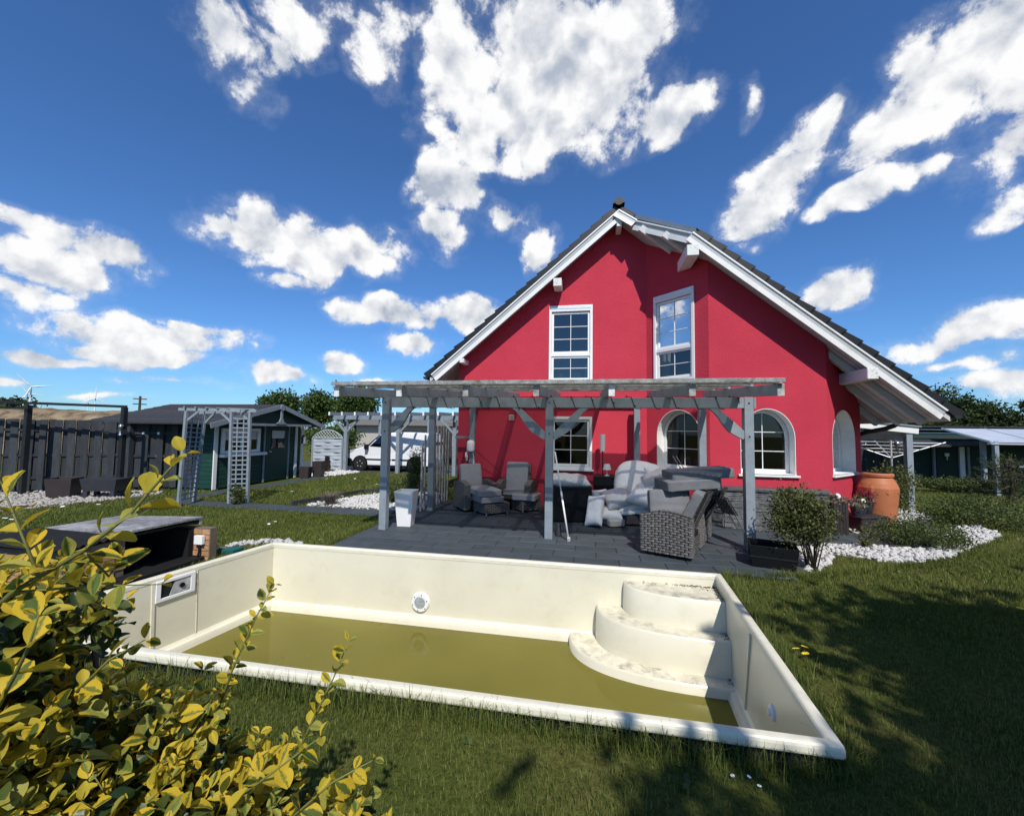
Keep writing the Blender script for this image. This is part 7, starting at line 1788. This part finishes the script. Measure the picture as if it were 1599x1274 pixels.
    LM = [M['leaf_var'], M['leaf_yel'], M['leaf_pale']]; pick = [0, 0, 0, 0, 1, 1, 1, 2, 2, 2]
    for lm in LM:
        for v, f, uv in shapes: mes.append(np_mesh('leaf', v, f, lm, None, uv, smooth=True))
    ns = len(shapes)
    cnt = 0; rest = []
    for l in leaves:
        p = l[0]; front = True
        if cnt < 290: o = bpy.data.objects.new('leaf', mes[l[4] + ns * q.choice(pick)]); link(o); o.parent = t; o.matrix_local = mtx(*l[:4]); cnt += 1
        else: rest.append(l)
    V, F, U, T, k = [], [], [], [], 0; MI = []
    for l in rest:
        v, f, uv = shapes[l[4]]; m4 = np.array(mtx(*l[:4])); V.append(v @ m4[:3, :3].T + m4[:3, 3]); F.append(f + k); U.append(uv); T.append(np.full(len(v), q.random())); k += len(v); MI.append(np.full(len(f), q.choice(pick)))
    lme = np_mesh('leaf_mass', np.concatenate(V), np.concatenate(F), LM[0], np.concatenate(T), np.concatenate(U), smooth=True); lme.materials.append(LM[1]); lme.materials.append(LM[2])
    lme.polygons.foreach_set('material_index', np.concatenate(MI).astype(np.int32))
    o = mesh_obj('leaf_mass', lme, None, t); o['kind'] = 'stuff'
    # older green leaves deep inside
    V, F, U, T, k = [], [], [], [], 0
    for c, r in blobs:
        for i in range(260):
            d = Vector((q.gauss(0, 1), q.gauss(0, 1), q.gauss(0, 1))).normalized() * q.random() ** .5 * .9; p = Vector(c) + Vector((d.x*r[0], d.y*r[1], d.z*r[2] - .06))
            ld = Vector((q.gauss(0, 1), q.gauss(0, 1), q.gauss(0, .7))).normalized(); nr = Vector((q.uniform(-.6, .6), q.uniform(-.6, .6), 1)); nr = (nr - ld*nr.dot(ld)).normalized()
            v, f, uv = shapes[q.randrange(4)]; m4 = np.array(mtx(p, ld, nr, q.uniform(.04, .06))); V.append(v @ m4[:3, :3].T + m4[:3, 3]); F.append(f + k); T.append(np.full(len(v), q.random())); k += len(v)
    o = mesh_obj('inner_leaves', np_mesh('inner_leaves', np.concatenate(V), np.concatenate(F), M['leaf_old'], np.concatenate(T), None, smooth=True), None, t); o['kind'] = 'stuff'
golden_shrub()

# ------------------------------------------------------------------ grass
KEEP = [PATIO, PATH, PATH2, PATH3, BED_RIGHT, BED_MID, BED_SHED, BED_FENCE, BED_POOL, [(-4.83, 2.54), (1.355, 2.54), (1.53, 5.32), (-4.44, 5.32)],
        [(-6.3, 3.2), (-4.85, 3.2), (-4.82, 4.7), (-6.3, 4.7)], [(-3.1, 9.2), (5.5, 9.2), (5.5, 17), (-3.1, 17)], [(-14, 14.9), (-3, 14.9), (-3, 18.7), (-14, 18.7)], [(2.0, 7.8), (4.3, 7.8), (5.5, 9.4), (1.0, 9.4)], [(-13.1, 9.3), (-9.7, 9.3), (-9.6, 12.8), (-13.1, 12.8)]]
def blades(n, box, hmin, hmax, wd, seed, lean=.5, patchy=True, edge=None, zfix=None):
    g = np.random.default_rng(seed); x = g.uniform(box[0], box[1], n); y = g.uniform(box[2], box[3], n)
    if edge is not None: x, y = edge(g, n)
    ok = np.ones(len(x), bool)
    for p in KEEP: ok &= ~in_poly(x, y, p)
    if patchy:
        pn = (np.sin(x*1.7 + 1.3*np.sin(y*1.1)) * np.sin(y*1.9 + np.sin(x*.8)) + .6*np.sin(x*5.1 + y*3.7)*np.sin(y*4.3 - x*1.1)); ok &= g.uniform(-1.6, 1.0, len(x)) < pn + .75
    x, y = x[ok], y[ok]; n = len(x)
    pn = (np.sin(x*1.3 + .7) * np.sin(y*1.6 + 1.1*np.sin(x*.6)) + .5*np.sin(x*4.1)*np.sin(y*3.3)) * .5
    h = g.uniform(hmin, hmax, n) * (1 + .25*pn) * g.choice([.6, 1, 1, 1.25], n); a = g.uniform(0, 6.28, n); ln = np.abs(g.normal(0, lean, n))
    z = lawn_znp(x, y) - .004
    b = np.stack([x, y, z], 1); dr = np.stack([np.cos(a), np.sin(a), 0*a], 1); s = np.stack([-np.sin(a), np.cos(a), 0*a], 1) * (wd * g.uniform(.6, 1.3, n) * .5)[:, None]
    up = np.stack([0*a, 0*a, h], 1); mid = b + up*.55 + dr*(h*ln*.25)[:, None]; tip = b + up*(1 - .25*np.clip(ln, 0, 1))[:, None] + dr*(h*ln*.9)[:, None]
    V = np.stack([b - s, b + s, mid - s*.75, mid + s*.75, tip], 1).reshape(-1, 3); k = np.arange(n)[:, None]*5
    F = np.concatenate([k + np.array(f) for f in ([0, 1, 3], [0, 3, 2], [2, 3, 4])]); tn = np.clip(g.normal(.40 + .3*pn, .27, n), 0, .99)
    return V, F, np.repeat(tn, 5)
def grass():
    parts = [blades(235000, (-3.6, 4.6, 1.35, 5.0), .022, .048, .0042, 1), blades(90000, (1.2, 7.5, 4.2, 7.6), .028, .055, .0058, 2), blades(60000, (3.5, 13, 5.0, 15), .04, .07, .011, 3), blades(60000, (-9.6, -3.5, 5.0, 7.5), .035, .065, .009, 4), blades(46000, (-15, -8.0, 2.5, 9.4), .045, .075, .012, 5), blades(46000, (-9.2, -3.2, 7.9, 15), .045, .075, .014, 6), blades(26000, (-8, -4.6, 1.8, 5.4), .03, .06, .007, 7)]
    # long uncut blades along the pool coping and paving edges
    def along(segs):
        def f(g, n):
            i = g.integers(0, len(segs), n); S = np.array(segs, float); u = g.uniform(0, 1, n); w = np.abs(g.normal(0, .05, n))
            return S[i, 0] + (S[i, 2] - S[i, 0])*u + S[i, 4]*w, S[i, 1] + (S[i, 3] - S[i, 1])*u + S[i, 5]*w
        return f
    parts.append(blades(8200, (0, 0, 0, 0), .05, .17, .004, 8, lean=.6, patchy=True, edge=along([(-4.8, 2.53, 1.36, 2.53, 0, -1), (-2.5, 2.53, 1.36, 2.53, 0, -1), (1.365, 2.53, 1.54, 5.3, 1, 0)])))
    parts.append(blades(5200, (0, 0, 0, 0), .06, .13, .006, 9, lean=.6, edge=along([(1.55, 5.36, 2.6, 5.5, .3, -1), (2.62, 5.55, 4.3, 6.4, .5, -1), (4.3, 6.4, 7.0, 8.5, .7, -.7), (-3.62, 5.4, -3.62, 7.4, -1, 0), (-9, 7.38, -3.7, 7.38, 0, -1), (-9, 7.99, -6.3, 7.99, 0, 1)])))
    V, F, T, k = [], [], [], 0
    for v, f, tn in parts: V.append(v); F.append(f + k); T.append(tn); k += len(v)
    o = mesh_obj('grass', np_mesh('grass', np.concatenate(V), np.concatenate(F), M['grass'], np.concatenate(T))); tag(o, 'short green lawn grass with longer blades along the pool edge', 'grass', kind='stuff')
grass()
def flowers():
    pm = MB(); n = 14
    for k in range(n):
        a = 2*math.pi*k/n; pm.add([(0, 0, .004), (.020*math.cos(a - .2), .020*math.sin(a - .2), .006), (.024*math.cos(a), .024*math.sin(a), .003), (.020*math.cos(a + .2), .020*math.sin(a + .2), .006)], [(0, 1, 2, 3)])
    st = MB(); st.tube([(0, 0, -.05), (0, 0, .003)], .002, 5)
    ye = pm.me('dandelion'); ye.materials.append(M['yellow']); wh = pm.me('daisy'); wh.materials.append(M['whitepetal']); sm = st.me('stalk'); sm.materials.append(M['twig'])
    def fl(name, me, label, cat, x, y, s, grp):
        o = mesh_obj(name, me); o.location = (x, y, lawn_z(x, y) + .05*s); o.scale = (s, s, s); o.rotation_euler = (R(rnd.uniform(5, 25)), 0, rnd.uniform(0, 6)); tag(o, label, cat, grp); c = mesh_obj('stalk', sm, None, o)
    for (x, y) in ((1.61, 3.70), (1.69, 3.74), (1.65, 3.64), (1.78, 3.69)): fl('dandelion', ye, 'yellow dandelion in the small cluster by the right pool rim', 'flower', x, y, 1.15, 'dandelions by the pool rim')
    for (x, y) in ((3.99, 4.96), (4.05, 4.84)): fl('dandelion', ye, 'yellow dandelion in the shaded lawn at far right', 'flower', x, y, 1.3, 'dandelions in the shaded lawn')
    for (x, y) in ((.73, 2.38), (.81, 2.39), (.84, 2.34)): fl('daisy', wh, 'tiny white daisy in the near lawn below the pool corner', 'flower', x, y, .45, 'daisies below the pool corner')
    q = random.Random(5)
    for i in range(26):
        x, y = (q.uniform(-11.5, -9.3), q.uniform(5.2, 6.9)) if i < 12 else (q.uniform(-8.2, -4.2), q.uniform(8.5, 12.5))
        if i >= 20: x, y = q.uniform(-6, -3.8), q.uniform(5.5, 7.0)
        if any(in_poly(np.array([x]), np.array([y]), p)[0] for p in KEEP): continue
        fl('daisy', wh, ('white daisy in the lawn before the gravel strip' if i < 12 else 'white daisy in the lawn by the shed path' if i < 20 else 'white daisy in the lawn left of the patio'), 'flower', x, y, 1.5 if i < 20 else 1.0, ('daisies before the gravel' if i < 12 else 'daisies by the shed path' if i < 20 else 'daisies left of the patio'))
flowers()
# bits floating on the pool water, weeds in the lawn
def floaters():
    q = random.Random(9); me = []
    for c, mt in (((.018, .011), M['drygrass']), ((.012, .008), M['grime'])):
        m = MB(); a, b = c; m.add([(-a, 0, 0), (0, -b, .001), (a, 0, .002), (0, b, .001)], [(0, 1, 2, 3)]); e = m.me('floating_leaf'); e.materials.append(mt); me.append(e)
    P = []
    for i in range(70):
        x, y = q.uniform(-3.9, 1.0), q.uniform(2.9, 5.1)
        if q.random() < .55: y = 5.14 - abs(q.gauss(0, .05)); x = q.uniform(-4.1, -.3)
        if x > -.3 and y > 4.25: continue
        P.append((x, y))
    V, F, tn = scatter_leaves(np.array([(x, y, -.864) for x, y in P]), .026, up=0); V[:, 2] = -.8645
    o = mesh_obj('leaf_litter', np_mesh('leaf_litter', V, F, M['drygrass'], tn)); tag(o, 'tiny dry leaves and bits floating on the pool water', 'litter', kind='stuff')
floaters()
def weeds():
    g = np.random.default_rng(17); n = 2600; x = g.uniform(-3, 6.5, n); y = g.uniform(1.5, 6.3, n)
    cl = np.sin(x*2.3 + 1.7)*np.sin(y*2.9) + .5*np.sin(x*6 + y*5); ok = cl > .55
    for p in KEEP: ok &= ~in_poly(x, y, p)
    x, y = x[ok], y[ok]; P = np.stack([x, y, lawn_znp(x, y) + .015], 1); P = np.repeat(P, 3, 0) + g.normal(0, .012, (len(P)*3, 3)) * np.array([1, 1, .3])
    V, F, tn = scatter_leaves(P, .034, g, up=.25, aspect=.75)
    o = mesh_obj('lawn_weeds', np_mesh('lawn_weeds', V, F, M['leaf_low'], tn)); tag(o, 'patches of small broad leaved weeds and clover in the lawn', 'weeds', kind='stuff')
weeds()
